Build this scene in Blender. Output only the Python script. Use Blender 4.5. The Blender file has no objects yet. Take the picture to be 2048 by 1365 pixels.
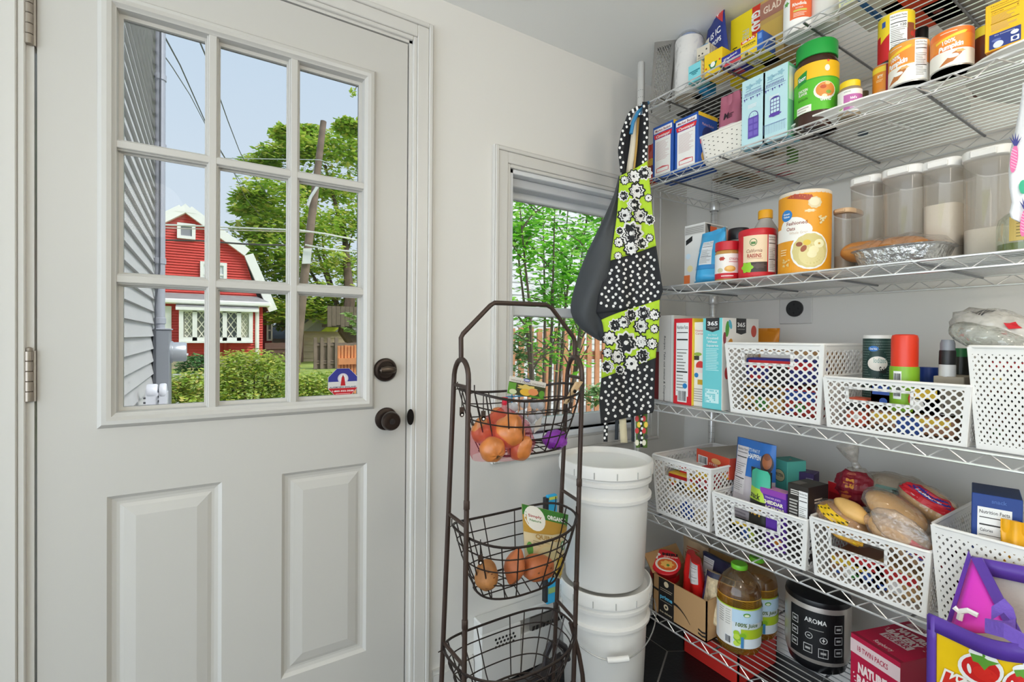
import bpy, bmesh, random
from math import *
from mathutils import Vector, Matrix
random.seed(7)
V = Vector
# ------------------------------------------------------------------ camera, world, lights, exposure
H = 1.16
F = 964.6                                    # focal length in pixels of the 2048 px wide frame
YAW, PIT, ROL = radians(32.366), radians(-.4914), radians(.478)
FW = V((sin(YAW) * cos(PIT), cos(YAW) * cos(PIT), sin(PIT)))
_r = V((cos(YAW), -sin(YAW), 0)); _u = _r.cross(FW)
RT = _r * cos(ROL) + _u * sin(ROL); UP = -_r * sin(ROL) + _u * cos(ROL)
CAM = V((0, 0, H))
sc = bpy.context.scene
COL = sc.collection
cam = bpy.data.objects.new('camera', bpy.data.cameras.new('camera'))
COL.objects.link(cam)
cam.data.sensor_width = 36; cam.data.lens = F / 2048 * 36
cam.data.clip_start = .02; cam.data.clip_end = 300
cam.matrix_world = Matrix(((RT.x, UP.x, -FW.x, 0), (RT.y, UP.y, -FW.y, 0), (RT.z, UP.z, -FW.z, H), (0, 0, 0, 1)))
sc.camera = cam
sc.view_settings.view_transform = 'Standard'; sc.view_settings.look = 'None'
sc.view_settings.gamma = 1; sc.view_settings.use_curve_mapping = False
sc.view_settings.exposure = 0.22
W = bpy.data.worlds.new('sky'); sc.world = W; W.use_nodes = True
_n = W.node_tree.nodes; _l = W.node_tree.links
_bg = _n['Background']
_tc = _n.new('ShaderNodeTexCoord'); _sx = _n.new('ShaderNodeSeparateXYZ'); _cr = _n.new('ShaderNodeValToRGB')
_l.new(_tc.outputs['Generated'], _sx.inputs[0]); _l.new(_sx.outputs['Z'], _cr.inputs[0]); _l.new(_cr.outputs[0], _bg.inputs[0])
_cr.color_ramp.elements[0].position = 0.0; _cr.color_ramp.elements[0].color = (.76, .84, .92, 1)
_cr.color_ramp.elements[1].position = .7; _cr.color_ramp.elements[1].color = (.56, .71, .89, 1)
_bg.inputs[1].default_value = 3.2
sun = bpy.data.objects.new('sun', bpy.data.lights.new('sun', 'SUN')); COL.objects.link(sun)
sun.data.energy = 10.; sun.data.angle = radians(25); sun.data.color = (1, .97, .93)
sun.rotation_euler = (radians(42), 0, radians(42))      # high behind the camera; the ceiling shades the room
# (the ceiling lamp and an added second one are built with their fixtures below)

# ------------------------------------------------------------------ pixel helpers (points at real distances)
def ray(px, py): return RT * ((px - 1024) / F) + UP * ((682.5 - py) / F) + FW
def at(px, py, X=None, Y=None, Z=None, d=None, rho=None):
    r = ray(px, py)
    if X is not None: t = X / r.x
    elif Y is not None: t = Y / r.y
    elif Z is not None: t = (Z - H) / r.z
    elif rho is not None: t = rho / hypot(r.x, r.y)
    else: t = d
    return CAM + r * t
# ------------------------------------------------------------------ materials
def lin(c):
    return tuple((x / 12.92 if x <= .04045 else ((x + .055) / 1.055) ** 2.4) for x in c)
def rgb(c):
    if isinstance(c, str):
        c = c.lstrip('#')
        if len(c) == 3: c = ''.join(x * 2 for x in c)
        c = tuple(int(c[i:i + 2], 16) / 255 for i in (0, 2, 4))
    return lin(c)
_mc = {}
GAIN = 1.12
def M(c, rough=.5, metal=0., spec=.5, bump=0., bscale=60., var=0., vscale=8., name=None, gain=None, coat=0.):
    key = (c, rough, metal, spec, bump, bscale, var, vscale, coat)
    if key in _mc: return _mc[key]
    m = bpy.data.materials.new(name or 'material_' + str(c).strip('#'))
    m.use_nodes = True
    nt = m.node_tree; b = nt.nodes['Principled BSDF']
    g = GAIN if gain is None else gain
    col = tuple(min(.93, x * g) for x in rgb(c)) + (1,)
    b.inputs['Base Color'].default_value = col
    b.inputs['Roughness'].default_value = rough; b.inputs['Metallic'].default_value = metal
    b.inputs['Specular IOR Level'].default_value = spec
    if coat: b.inputs['Coat Weight'].default_value = coat; b.inputs['Coat Roughness'].default_value = .08
    if bump or var:
        tc = nt.nodes.new('ShaderNodeTexCoord')
    if var:
        nz = nt.nodes.new('ShaderNodeTexNoise'); nz.inputs['Scale'].default_value = vscale; nz.inputs['Detail'].default_value = 5
        rp = nt.nodes.new('ShaderNodeValToRGB')
        rp.color_ramp.elements[0].position = .3; rp.color_ramp.elements[1].position = .7
        rp.color_ramp.elements[0].color = tuple(x * (1 - var) for x in col[:3]) + (1,)
        rp.color_ramp.elements[1].color = tuple(min(.95, x * (1 + var)) for x in col[:3]) + (1,)
        nt.links.new(tc.outputs['Object'], nz.inputs['Vector']); nt.links.new(nz.outputs['Fac'], rp.inputs[0])
        nt.links.new(rp.outputs[0], b.inputs['Base Color'])
    if bump:
        n2 = nt.nodes.new('ShaderNodeTexNoise'); n2.inputs['Scale'].default_value = bscale; n2.inputs['Detail'].default_value = 4
        bp = nt.nodes.new('ShaderNodeBump'); bp.inputs['Strength'].default_value = bump; bp.inputs['Distance'].default_value = .01
        nt.links.new(tc.outputs['Object'], n2.inputs['Vector']); nt.links.new(n2.outputs['Fac'], bp.inputs['Height'])
        nt.links.new(bp.outputs[0], b.inputs['Normal'])
    _mc[key] = m
    return m
def LEAF(c, tr=.45):
    key = ('leaf', c)
    if key in _mc: return _mc[key]
    m = bpy.data.materials.new('leaf_green'); m.use_nodes = True; nt = m.node_tree; b = nt.nodes['Principled BSDF']
    col = tuple(min(.9, x * 1.25) for x in rgb(c)) + (1,)
    b.inputs['Base Color'].default_value = col; b.inputs['Roughness'].default_value = .55
    t = nt.nodes.new('ShaderNodeBsdfTranslucent'); t.inputs[0].default_value = col
    mx = nt.nodes.new('ShaderNodeMixShader'); mx.inputs[0].default_value = tr
    nt.links.new(b.outputs[0], mx.inputs[1]); nt.links.new(t.outputs[0], mx.inputs[2]); nt.links.new(mx.outputs[0], nt.nodes['Material Output'].inputs[0])
    _mc[key] = m
    return m
def GLASS(c='#ffffff', haze=.06, gloss=.06, rough=.03, name=None, wrinkle=0., edge=.45, dc=None):
    """thin clear sheet: mostly transparent, some white haze, some gloss"""
    key = ('glass', c, haze, gloss, rough, wrinkle, edge, dc)
    if key in _mc: return _mc[key]
    m = bpy.data.materials.new(name or 'clear_sheet'); m.use_nodes = True
    nt = m.node_tree; nt.nodes.remove(nt.nodes['Principled BSDF'])
    out = nt.nodes['Material Output']
    tr = nt.nodes.new('ShaderNodeBsdfTransparent'); tr.inputs[0].default_value = rgb(c) + (1,)
    df = nt.nodes.new('ShaderNodeBsdfDiffuse'); df.inputs[0].default_value = tuple(min(.9, x) for x in rgb(dc or c)) + (1,)
    gl = nt.nodes.new('ShaderNodeBsdfGlossy'); gl.inputs['Roughness'].default_value = rough
    m1 = nt.nodes.new('ShaderNodeMixShader'); m1.inputs[0].default_value = haze
    m2 = nt.nodes.new('ShaderNodeMixShader')
    lw = nt.nodes.new('ShaderNodeLayerWeight'); lw.inputs[0].default_value = .25
    ma = nt.nodes.new('ShaderNodeMath'); ma.operation = 'MULTIPLY_ADD'; ma.inputs[1].default_value = edge; ma.inputs[2].default_value = gloss
    ma.use_clamp = True
    nt.links.new(lw.outputs['Facing'], ma.inputs[0]); nt.links.new(ma.outputs[0], m2.inputs[0])
    nt.links.new(tr.outputs[0], m1.inputs[1]); nt.links.new(df.outputs[0], m1.inputs[2])
    nt.links.new(m1.outputs[0], m2.inputs[1]); nt.links.new(gl.outputs[0], m2.inputs[2])
    nt.links.new(m2.outputs[0], out.inputs[0])
    if wrinkle:
        tc = nt.nodes.new('ShaderNodeTexCoord'); nz = nt.nodes.new('ShaderNodeTexNoise'); nz.inputs['Scale'].default_value = 30
        bp = nt.nodes.new('ShaderNodeBump'); bp.inputs['Strength'].default_value = wrinkle; bp.inputs['Distance'].default_value = .02
        nt.links.new(tc.outputs['Object'], nz.inputs['Vector']); nt.links.new(nz.outputs['Fac'], bp.inputs['Height'])
        nt.links.new(bp.outputs[0], gl.inputs['Normal']); nt.links.new(bp.outputs[0], lw.inputs['Normal'])
    _mc[key] = m
    return m
# ------------------------------------------------------------------ object helpers
def tag(o, label=None, cat=None, group=None, kind=None):
    if label: o['label'] = label
    if cat: o['category'] = cat
    if group: o['group'] = group
    if kind: o['kind'] = kind
    return o
def thing(name, label, cat, loc, group=None, kind=None):
    o = bpy.data.objects.new(name, None); COL.objects.link(o)
    o.location = V(loc); o.empty_display_size = .02
    return tag(o, label, cat, group, kind)
def wloc(o):
    p = V(o.location)
    while o.parent: o = o.parent; p = p + V(o.location)
    return p
class MB:
    def __init__(s, mat=None): s.v = []; s.f = []; s.mi = []; s.mats = []; s.cur = 0; s.use(mat) if mat else None
    def use(s, m):
        if m not in s.mats: s.mats.append(m)
        s.cur = s.mats.index(m); return s
    def add(s, vs, fs):
        o = len(s.v); s.v += [V(p) for p in vs]
        for f in fs: s.f.append([i + o for i in f]); s.mi.append(s.cur)
        return s
    def box(s, x0, x1, y0, y1, z0, z1):
        c = [(x0, y0, z0), (x1, y0, z0), (x1, y1, z0), (x0, y1, z0), (x0, y0, z1), (x1, y0, z1), (x1, y1, z1), (x0, y1, z1)]
        return s.add(c, [(0, 3, 2, 1), (4, 5, 6, 7), (0, 1, 5, 4), (1, 2, 6, 5), (2, 3, 7, 6), (3, 0, 4, 7)])
    def obox(s, O, a, b, c):
        """box from corner O along three edge vectors"""
        O, a, b, c = V(O), V(a), V(b), V(c)
        p = [O, O + a, O + a + b, O + b, O + c, O + a + c, O + a + b + c, O + b + c]
        return s.add(p, [(0, 3, 2, 1), (4, 5, 6, 7), (0, 1, 5, 4), (1, 2, 6, 5), (2, 3, 7, 6), (3, 0, 4, 7)])
    def frame(s, x0, x1, z0, z1, w, y0, y1):
        """rectangular frame in an XZ plane, members of width w inside the outline"""
        s.box(x0, x0 + w, y0, y1, z0, z1); s.box(x1 - w, x1, y0, y1, z0, z1)
        s.box(x0 + w, x1 - w, y0, y1, z0, z0 + w); s.box(x0 + w, x1 - w, y0, y1, z1 - w, z1); return s
    def tube(s, pts, r, n=6, closed=False, caps=True):
        pts = [V(p) for p in pts]; N = len(pts); rs = r if isinstance(r, (list, tuple)) else [r] * N
        ring = []; ref = None
        for i, p in enumerate(pts):
            if closed: t = pts[(i + 1) % N] - pts[i - 1]
            else: t = pts[min(i + 1, N - 1)] - pts[max(i - 1, 0)]
            t.normalize()
            if ref is None:
                ref = V((0, 0, 1)) if abs(t.z) < .9 else V((1, 0, 0))
            a = (ref - t * ref.dot(t)); a.normalize(); ref = a
            b = t.cross(a)
            ring.append([p + (a * cos(2 * pi * k / n) + b * sin(2 * pi * k / n)) * rs[i] for k in range(n)])
        vs = [q for g in ring for q in g]; fs = []
        for i in range(N if closed else N - 1):
            j = (i + 1) % N
            for k in range(n): fs.append((i * n + k, i * n + (k + 1) % n, j * n + (k + 1) % n, j * n + k))
        if caps and not closed: fs.append(tuple(range(n))[::-1]); fs.append(tuple((N - 1) * n + k for k in range(n)))
        return s.add(vs, fs)
    def lathe(s, prof, c=(0, 0, 0), n=24, ax=None, sx=1., sy=1., cap0=True, cap1=True, rot=0.):
        """prof: list of (r, h); ax: axis vector (default +z)"""
        c = V(c); az = V(ax).normalized() if ax is not None else V((0, 0, 1))
        u = V((1, 0, 0)) if abs(az.x) < .8 else V((0, 1, 0))
        u = (u - az * u.dot(az)).normalized(); w = az.cross(u)
        vs = []; fs = []
        for (r, h) in prof:
            for k in range(n):
                t = 2 * pi * k / n + rot
                vs.append(c + az * h + u * (r * sx * cos(t)) + w * (r * sy * sin(t)))
        for i in range(len(prof) - 1):
            for k in range(n): fs.append((i * n + k, i * n + (k + 1) % n, (i + 1) * n + (k + 1) % n, (i + 1) * n + k))
        if cap0 and prof[0][0] > 1e-6: fs.append(tuple(range(n))[::-1])
        L = len(prof) - 1
        if cap1 and prof[L][0] > 1e-6: fs.append(tuple(L * n + k for k in range(n)))
        return s.add(vs, fs)
    def blob(s, c, rx, ry, rz, nu=16, nv=10, fn=None, R=None):
        """ellipsoid with optional radial function fn(direction)"""
        c = V(c); vs = []; fs = []
        for j in range(nv + 1):
            t = pi * j / nv
            for k in range(nu):
                p = 2 * pi * k / nu; d = V((sin(t) * cos(p), sin(t) * sin(p), cos(t)))
                q = fn(d) if fn else 1.
                e = V((d.x * rx * q, d.y * ry * q, d.z * rz * q))
                vs.append(c + (R @ e if R is not None else e))
        for j in range(nv):
            for k in range(nu): fs.append((j * nu + k, (j + 1) * nu + k, (j + 1) * nu + (k + 1) % nu, j * nu + (k + 1) % nu))
        return s.add(vs, fs)
    def prism(s, pts, a, b, n, O=(0, 0, 0), t=.01):
        """polygon (u,v) in the plane O+a*u+b*v, thickened by t along n"""
        O, a, b, n = V(O), V(a), V(b), V(n); k = len(pts)
        lo = [O + a * p[0] + b * p[1] for p in pts]; hi = [p + n * t for p in lo]
        fs = [tuple(range(k))[::-1], tuple(range(k, 2 * k))] + [(i, (i + 1) % k, k + (i + 1) % k, k + i) for i in range(k)]
        return s.add(lo + hi, fs)
    def build(s, name, parent=None, origin=None, smooth=False, bevel=0., bseg=1, solid=0., angle=35, sub=0, shadow=True):
        me = bpy.data.meshes.new(name)
        org = wloc(parent) if parent is not None else V(origin if origin is not None else (0, 0, 0))
        me.from_pydata([tuple(p - org) for p in s.v], [], s.f)
        for m in s.mats: me.materials.append(m)
        me.polygons.foreach_set('material_index', s.mi)
        if smooth:
            me.polygons.foreach_set('use_smooth', [True] * len(me.polygons))
            if angle: me.set_sharp_from_angle(angle=radians(angle))
        me.update()
        o = bpy.data.objects.new(name, me); COL.objects.link(o)
        if parent is not None: o.parent = parent
        else: o.location = org
        if bevel:
            b = o.modifiers.new('bevel', 'BEVEL'); b.width = bevel; b.segments = bseg; b.limit_method = 'ANGLE'; b.angle_limit = radians(40)
        if solid:
            q = o.modifiers.new('solid', 'SOLIDIFY'); q.thickness = solid; q.offset = 0
        if sub:
            q = o.modifiers.new('sub', 'SUBSURF'); q.levels = sub; q.render_levels = sub
        return o
def copy_tree(o, parent=None, loc=None, label=None, group=None):
    c = o.copy(); COL.objects.link(c); c.parent = parent
    if loc is not None: c.location = V(loc)
    if label: c['label'] = label
    if group: c['group'] = group
    for ch in [x for x in bpy.data.objects if x.parent == o]: copy_tree(ch, c)
    return c
def arc(c, a, b, r, t0, t1, n):
    c, a, b = V(c), V(a), V(b)
    return [c + a * (r * cos(t0 + (t1 - t0) * i / n)) + b * (r * sin(t0 + (t1 - t0) * i / n)) for i in range(n + 1)]
# ------------------------------------------------------------------ printing: flat shapes and lettering laid on a surface
_tx = {}
def text_mesh(sx, bold=0.):
    key = (sx, bold)
    if key in _tx: return _tx[key]
    cu = bpy.data.curves.new('t', 'FONT'); cu.body = sx; cu.size = 1; cu.resolution_u = 2; cu.offset = bold; cu.fill_mode = 'FRONT'
    ob = bpy.data.objects.new('t', cu)
    me = ob.to_mesh()
    vs = [(p.co.x, p.co.y) for p in me.vertices]; fs = [tuple(p.vertices) for p in me.polygons]
    ob.to_mesh_clear(); bpy.data.objects.remove(ob); bpy.data.curves.remove(cu)
    if vs:
        x0 = min(p[0] for p in vs); x1 = max(p[0] for p in vs); y0 = min(p[1] for p in vs); y1 = max(p[1] for p in vs)
    else: x0 = y0 = 0; x1 = y1 = 1
    _tx[key] = (vs, fs, x0, x1, y0, y1)
    return _tx[key]
class Print:
    """shapes in surface coordinates (u, v); mp(u, v, h) gives the point, h = height above the surface"""
    def __init__(s, mp, w, h, step=0., base=.0004, rough=.45):
        s.mp = mp; s.w = w; s.h = h; s.mb = MB(); s.k = 0; s.step = step; s.base = base; s.rough = rough
    def _lay(s): s.k += 1; return s.base + s.k * (.00007 if s.step else .00003)
    def tris(s, pts, fs, c, sub=True):
        L = s._lay(); s.mb.use(c if not isinstance(c, str) else M(c, s.rough))
        if s.step and sub:      # cut wide triangles so that they follow the curved surface
            P = list(pts); st = []; out = []; mid = {}; lim = s.step * 1.6
            for f in fs: st += [(f[0], f[i], f[i + 1]) for i in range(1, len(f) - 1)]
            while st:
                t = st.pop(); e = [(hypot(P[t[i]][0] - P[t[(i + 1) % 3]][0], P[t[i]][1] - P[t[(i + 1) % 3]][1]), i) for i in range(3)]
                L_, i = max(e)
                if L_ <= lim or len(P) > 4000: out.append(t); continue
                a, b, c_ = t[i], t[(i + 1) % 3], t[(i + 2) % 3]; key = (min(a, b), max(a, b))
                if key not in mid: P.append(((P[a][0] + P[b][0]) / 2, (P[a][1] + P[b][1]) / 2)); mid[key] = len(P) - 1
                m_ = mid[key]; st += [(a, m_, c_), (m_, b, c_)]
            pts, fs = P, out
        s.mb.add([s.mp(u, v, L) for u, v in pts], fs)
    def rect(s, u0, v0, u1, v1, c):
        """fractions of the face"""
        u0, u1, v0, v1 = u0 * s.w, u1 * s.w, v0 * s.h, v1 * s.h
        n = max(1, int(ceil(abs(u1 - u0) / s.step))) if s.step else 1
        m = max(1, int(ceil(abs(v1 - v0) / s.step))) if s.step else 1
        pts = [(u0 + (u1 - u0) * i / n, v0 + (v1 - v0) * j / m) for j in range(m + 1) for i in range(n + 1)]
        fs = [(j * (n + 1) + i, j * (n + 1) + i + 1, (j + 1) * (n + 1) + i + 1, (j + 1) * (n + 1) + i) for j in range(m) for i in range(n)]
        s.tris(pts, fs, c, False); return s
    def ell(s, u, v, ru, rv, c, n=20, lobes=0, amp=0., rot=0.):
        """ru, rv as fractions of width (both)"""
        cu, cv = u * s.w, v * s.h; ru *= s.w; rv *= s.w
        R = max(1, int(ceil(max(ru, rv) / s.step))) if s.step else 1
        if lobes: n = lobes * 4
        pts = [(cu, cv)]; fs = []
        for j in range(1, R + 1):
            for i in range(n):
                t = 2 * pi * i / n; q = j / R * (1 + amp * cos(lobes * t) if lobes else 1)
                x, y = ru * q * cos(t), rv * q * sin(t)
                pts.append((cu + x * cos(rot) - y * sin(rot), cv + x * sin(rot) + y * cos(rot)))
        for i in range(n): fs.append((0, 1 + i, 1 + (i + 1) % n))
        for j in range(1, R):
            for i in range(n):
                a = 1 + (j - 1) * n; b = 1 + j * n
                fs.append((a + i, b + i, b + (i + 1) % n, a + (i + 1) % n))
        s.tris(pts, fs, c); return s
    def poly(s, pts, c):
        s.tris([(p[0] * s.w, p[1] * s.h) for p in pts], [tuple(range(len(pts)))], c); return s
    def text(s, t, u, v, size, c, bold=0., al='c', rot=0., fit=None, shear=0., vs=1.):
        """size: cap height as a fraction of face height; fit: width as a fraction of face width"""
        vs_, fs, x0, x1, y0, y1 = text_mesh(t, bold)
        k = size * s.h / .7; kx = k
        if fit: kx = fit * s.w / max(1e-6, x1 - x0)
        ox = -(x0 + x1) / 2 if al == 'c' else (-x0 if al == 'l' else -x1)
        oy = -.35
        pts = []
        for x, y in vs_:
            yy = (y + oy) * k * vs; xx = (x + ox) * kx + shear * yy
            pts.append((u * s.w + xx * cos(rot) - yy * sin(rot), v * s.h + xx * sin(rot) + yy * cos(rot)))
        s.tris(pts, fs, c); return s
    def lines(s, u0, v0, u1, v1, n, c, fill=.45, ragged=.25, seed=1):
        rr = random.Random(seed); d = (v1 - v0) / n
        for i in range(n):
            e = u1 - (u1 - u0) * ragged * rr.random(); a = v1 - d * (i + .5 + fill / 2)
            s.rect(u0, a, e, a + d * fill, c)
        return s
    def bars(s, u0, v0, u1, v1, c='#222222', bg='#f0efea', n=14, seed=3):
        s.rect(u0, v0, u1, v1, bg); rr = random.Random(seed); x = u0 + (u1 - u0) * .06; L = (u1 - u0) * .88 / n
        for i in range(n): s.rect(x, v0 + (v1 - v0) * .1, x + L * (.3 + .5 * rr.random()), v1 - (v1 - v0) * .08, c); x += L
        return s
    def nutri(s, u0, v0, u1, v1, bg='#f1efe9', c='#2a2a28', title='Nutrition Facts', cal=None, seed=1):
        s.rect(u0, v0, u1, v1, bg); d = v1 - v0; w = u1 - u0
        s.text(title, (u0 + u1) / 2, v1 - d * .06, d * .045, c, bold=.012, fit=w * .88)
        for y, t in ((.14, .012), (.24, .02), (.37, .008), (.68, .02)): s.rect(u0 + w * .06, v1 - d * y, u1 - w * .06, v1 - d * (y - t), c)
        if cal: s.text('Calories', u0 + w * .08, v1 - d * .3, d * .04, c, bold=.01, al='l', fit=w * .38); s.text(cal, u1 - w * .08, v1 - d * .3, d * .06, c, bold=.015, al='r')
        s.lines(u0 + w * .08, v1 - d * .65, u1 - w * .1, v1 - d * .39, 6, '#77756f', .3, .5, seed)
        s.lines(u0 + w * .08, v0 + d * .05, u1 - w * .1, v1 - d * .7, 6, '#8a8880', .3, .4, seed + 1)
        return s
    def build(s, parent, name='printed_label', label=None):
        if not s.mb.v: return None
        o = s.mb.build(name, parent)
        if label: o['label'] = label
        return o
def flat_map(O, a, b, n):
    O, a, b, n = V(O), V(a), V(b), V(n)
    return lambda u, v, h: O + a * u + b * v + n * h
def cyl_map(c, rf, az0):
    """c: base centre; rf(v) radius; az0: world angle (atan2(y,x)) that u = 0 faces; u grows to the right seen from outside"""
    c = V(c)
    def mp(u, v, h):
        r = rf(v) if callable(rf) else rf
        t = az0 + u / r
        return c + V((cos(t) * (r + h), sin(t) * (r + h), v))
    return mp
# ================================================================== the room
D = 1.40                 # inner face of the door wall
XR = 1.80                # inner face of the shelf wall
ZC = 2.21                # ceiling
WALL = M('#dedbd5', .6, bump=.03, bscale=250, name='wall_paint', gain=1.1)
TRIM = M('#d0cdc7', .35, name='trim_paint')
DOORW = M('#c6c3bd', .38, name='door_paint')
BRONZE = M('#3a302b', .35, .75, name='oil_rubbed_bronze', var=.15, vscale=40)
NICKEL = M('#9c9287', .35, .9, name='satin_nickel')
PANE = GLASS('#bbbcbc', .006, .003, .01, name='window_glass', edge=.02)  # grey tint added to dim the outdoors behind the panes
def structure(o): return tag(o, kind='structure')
DX0, DX1, DZ1 = -.3025, .5085, 2.036
WX0, WX1, WZ0, WZ1 = .869, 1.556, .80, 1.734
m = MB(WALL)
y0, y1 = D, D + .15
for b in ((-2.4, DX0 - .02, 0, ZC), (DX1 + .02, WX0, 0, ZC), (WX1, XR + .15, 0, ZC), (DX0 - .02, DX1 + .02, DZ1 + .02, ZC), (WX0, WX1, 0, WZ0), (WX0, WX1, WZ1, ZC)):
    m.box(b[0], b[1], y0, y1, b[2], b[3])
wb = structure(m.build('wall_back'))
structure(MB(WALL).box(XR, XR + .15, -2.6, D, 0, ZC).build('wall_right'))
structure(MB(M('#e2e0dc', .7, name='ceiling_paint', gain=1.25)).box(-2.4, XR + .15, -2.6, D + .15, ZC, ZC + .12).build('ceiling'))
structure(MB(WALL).box(-2.4, XR + .15, -2.75, -2.6, 0, ZC).build('added_wall_front'))  # unseen wall, added to cut the light reaching the door from behind
# floor: black hexagon tiles with pale joints
fl = structure(MB(M('#8f8c88', .8, name='grout')).box(-2.4, XR + .15, -2.6, D + .15, -.05, -.002).build('floor'))
S = .2
hexm = MB(M('#17181c', .32, bump=.12, bscale=90, var=.3, vscale=12, name='black_tile'))
g = .0035
pts = [((S - g) * sin(k * pi / 3), (S - g) * cos(k * pi / 3)) for k in range(6)]
hexm.prism(pts[::-1], (1, 0, 0), (0, 1, 0), (0, 0, 1), (0, 0, -.006), .006)
tile0 = None
vx, vy = 1.446, 1.188          # a joint seen under the shelf; an edge runs from it towards +y
for i in range(-7, 4):
    for j in range(-7, 4):
        cx = vx + S * sqrt(3) / 2 + (i + (j % 2) * .5) * S * sqrt(3); cy = vy + S / 2 + j * 1.5 * S
        if cx > XR + .1 or cx < -1.2 or cy > D + .1 or cy < -1.5: continue
        if tile0 is None:
            tile0 = hexm.build('tile', fl); t = tile0
        else:
            t = tile0.copy(); COL.objects.link(t); t.parent = fl
        t.location = (cx, cy, 0)
# ---- baseboard left of the window, and the baseboard heater behind the rack
m = MB(TRIM).box(.60, .742, D - .014, D, 0, .1); m.box(.60, .742, D - .010, D, .1, .113)
structure(m.build('baseboard_back'))
hz = .236
ht = thing('baseboard_heater', 'white metal baseboard heater along the wall behind the wire basket rack', 'heater', (1.18, D - .03, 0))
HW = M('#d9d7d2', .35, name='heater_enamel')
m = MB(HW).box(.745, 1.60, D - .055, D, hz - .035, hz); m.box(.745, .90, D - .055, D, .02, hz - .035)
m.box(.90, 1.60, D - .05, D, .02, hz - .085); m.box(.90, 1.60, D - .02, D, hz - .085, hz - .035)
m.build('cover', ht, bevel=.004)
FIN = M('#86817b', .4, .6, name='fin_metal')
m = MB(FIN).box(.94, 1.55, D - .052, D - .045, hz - .083, hz - .04); m.build('grille_strip', ht)
m = MB(M('#241f1c', .6))
for i in range(40): m.obox((.945 + i * .015, D - .0535, hz - .084), (.010, 0, 0), (0, .002, 0), (.003, 0, .014))
m.build('fin_slots', ht)
m = MB(M('#1d1b1a', .6))
for r in range(3):
    for c in range(6): m.lathe([(.0042, 0), (.0042, .0015)], (.80 + c * .0135 + (r % 2) * .006, D - .0545, hz - .065 - r * .0125 + c * .0), 8, (0, -1, 0))
m.build('vent_holes', ht)
# ---- door casing, window casing
def casing(name, x0, x1, z0, z1, w, bottom=False, y=D):
    """moulded casing round an opening: flat band, raised outer bead, inner bead"""
    m = MB(TRIM)
    for (a, b, pr) in ((0, .012, .012), (.012, w - .016, .016), (w - .016, w - .004, .021), (w - .004, w, .017)):
        X0, X1, Z1, Z0 = x0 - b, x1 + b, z1 + b, (z0 - b if bottom else z0)
        xi0, xi1, zi1, zi0 = x0 - a, x1 + a, z1 + a, (z0 - a if bottom else z0)
        m.box(X0, xi0, y - pr, y, Z0, Z1); m.box(xi1, X1, y - pr, y, Z0, Z1); m.box(xi0, xi1, y - pr, y, zi1, Z1)
        if bottom: m.box(xi0, xi1, y - pr, y, Z0, zi0)
    return structure(m.build(name, bevel=.002))
casing('trim_1', DX0 - .016, DX1 + .014, 0, DZ1 + .012, .064)
casing('trim_2', WX0, WX1, WZ0, WZ1, .066, bottom=True)
m = MB(TRIM)
m.box(DX0 - .02, DX0 - .004, D - .002, D + .15, 0, DZ1 + .02); m.box(DX1 + .004, DX1 + .02, D - .002, D + .15, 0, DZ1 + .02); m.box(DX0 - .02, DX1 + .02, D - .002, D + .15, DZ1 + .004, DZ1 + .02)
m.box(DX0 - .004, DX1 + .004, D - .0, D + .15, -.01, .008)
structure(m.build('trim_3'))
# ---- door with nine panes
def loft(m, rects):
    """rects: (x0,x1,z0,z1,y) rings joined by quads; the last one is filled"""
    vs = []; fs = []
    for (a, b, c, d, y) in rects: vs += [(a, y, c), (b, y, c), (b, y, d), (a, y, d)]
    for i in range(len(rects) - 1):
        for k in range(4): fs.append((4 * i + k, 4 * i + (k + 1) % 4, 4 * i + 4 + (k + 1) % 4, 4 * i + 4 + k))
    return vs, fs
GX0, GX1, GZ0, GZ1 = -.1715, .3795, .981, 1.891       # glazed opening
ox = .034                                             # moulding round it
def pxz(px, py): p = at(px, py, Y=D); return p.x, p.z
PL = (pxz(209, 993)[0], pxz(447.8, 961.5)[0], .30, pxz(209, 993)[1])
pr0 = pxz(560.6, 946); pr1 = pxz(736.8, 923.8); prb = pxz(736.8, 1303.7)
PR = (pr0[0], pr1[0], prb[1], pr0[1]); PL = (PL[0], PL[1], prb[1], pr0[1])
door = structure(thing('door_1', None, None, (DX0, D, 0)))
door['label'] = 'white entry door with nine panes of glass'
m = MB(DOORW)
zt = [.008, PL[2], PL[3], GZ0 - ox, GZ1 + ox, DZ1]
Y0, Y1 = D, D + .044
m.box(DX0, DX1, Y0, Y1, zt[0], zt[1])
m.box(DX0, PL[0], Y0, Y1, zt[1], zt[2]); m.box(PL[1], PR[0], Y0, Y1, zt[1], zt[2]); m.box(PR[1], DX1, Y0, Y1, zt[1], zt[2])
m.box(DX0, DX1, Y0, Y1, zt[2], zt[3])
m.box(DX0, GX0 - ox, Y0, Y1, zt[3], zt[4]); m.box(GX1 + ox, DX1, Y0, Y1, zt[3], zt[4])
m.box(DX0, DX1, Y0, Y1, zt[4], zt[5])
m.build('slab', door)
for P_ in (PL, PR):
    m = MB(DOORW); a, b, c, d = P_
    prof = [(0, 0), (.004, .0), (.012, .007), (.020, .009), (.026, .009), (.034, .006), (.056, .0015), (.0561, .0015)]
    vs, fs = loft(m, [(a + i, b - i, c + i, d - i, D + y) for i, y in prof]); fs.append((len(vs) - 4, len(vs) - 3, len(vs) - 2, len(vs) - 1))
    m.add(vs, fs); m.build('raised_panel', door)
m = MB(DOORW)
prof = [(0, 0), (.002, -.004), (.009, -.013), (.018, -.016), (.026, -.013), (.030, -.008), (.034, -.006), (.036, .014), (.044, .016), (.0441, .03)]
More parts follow.
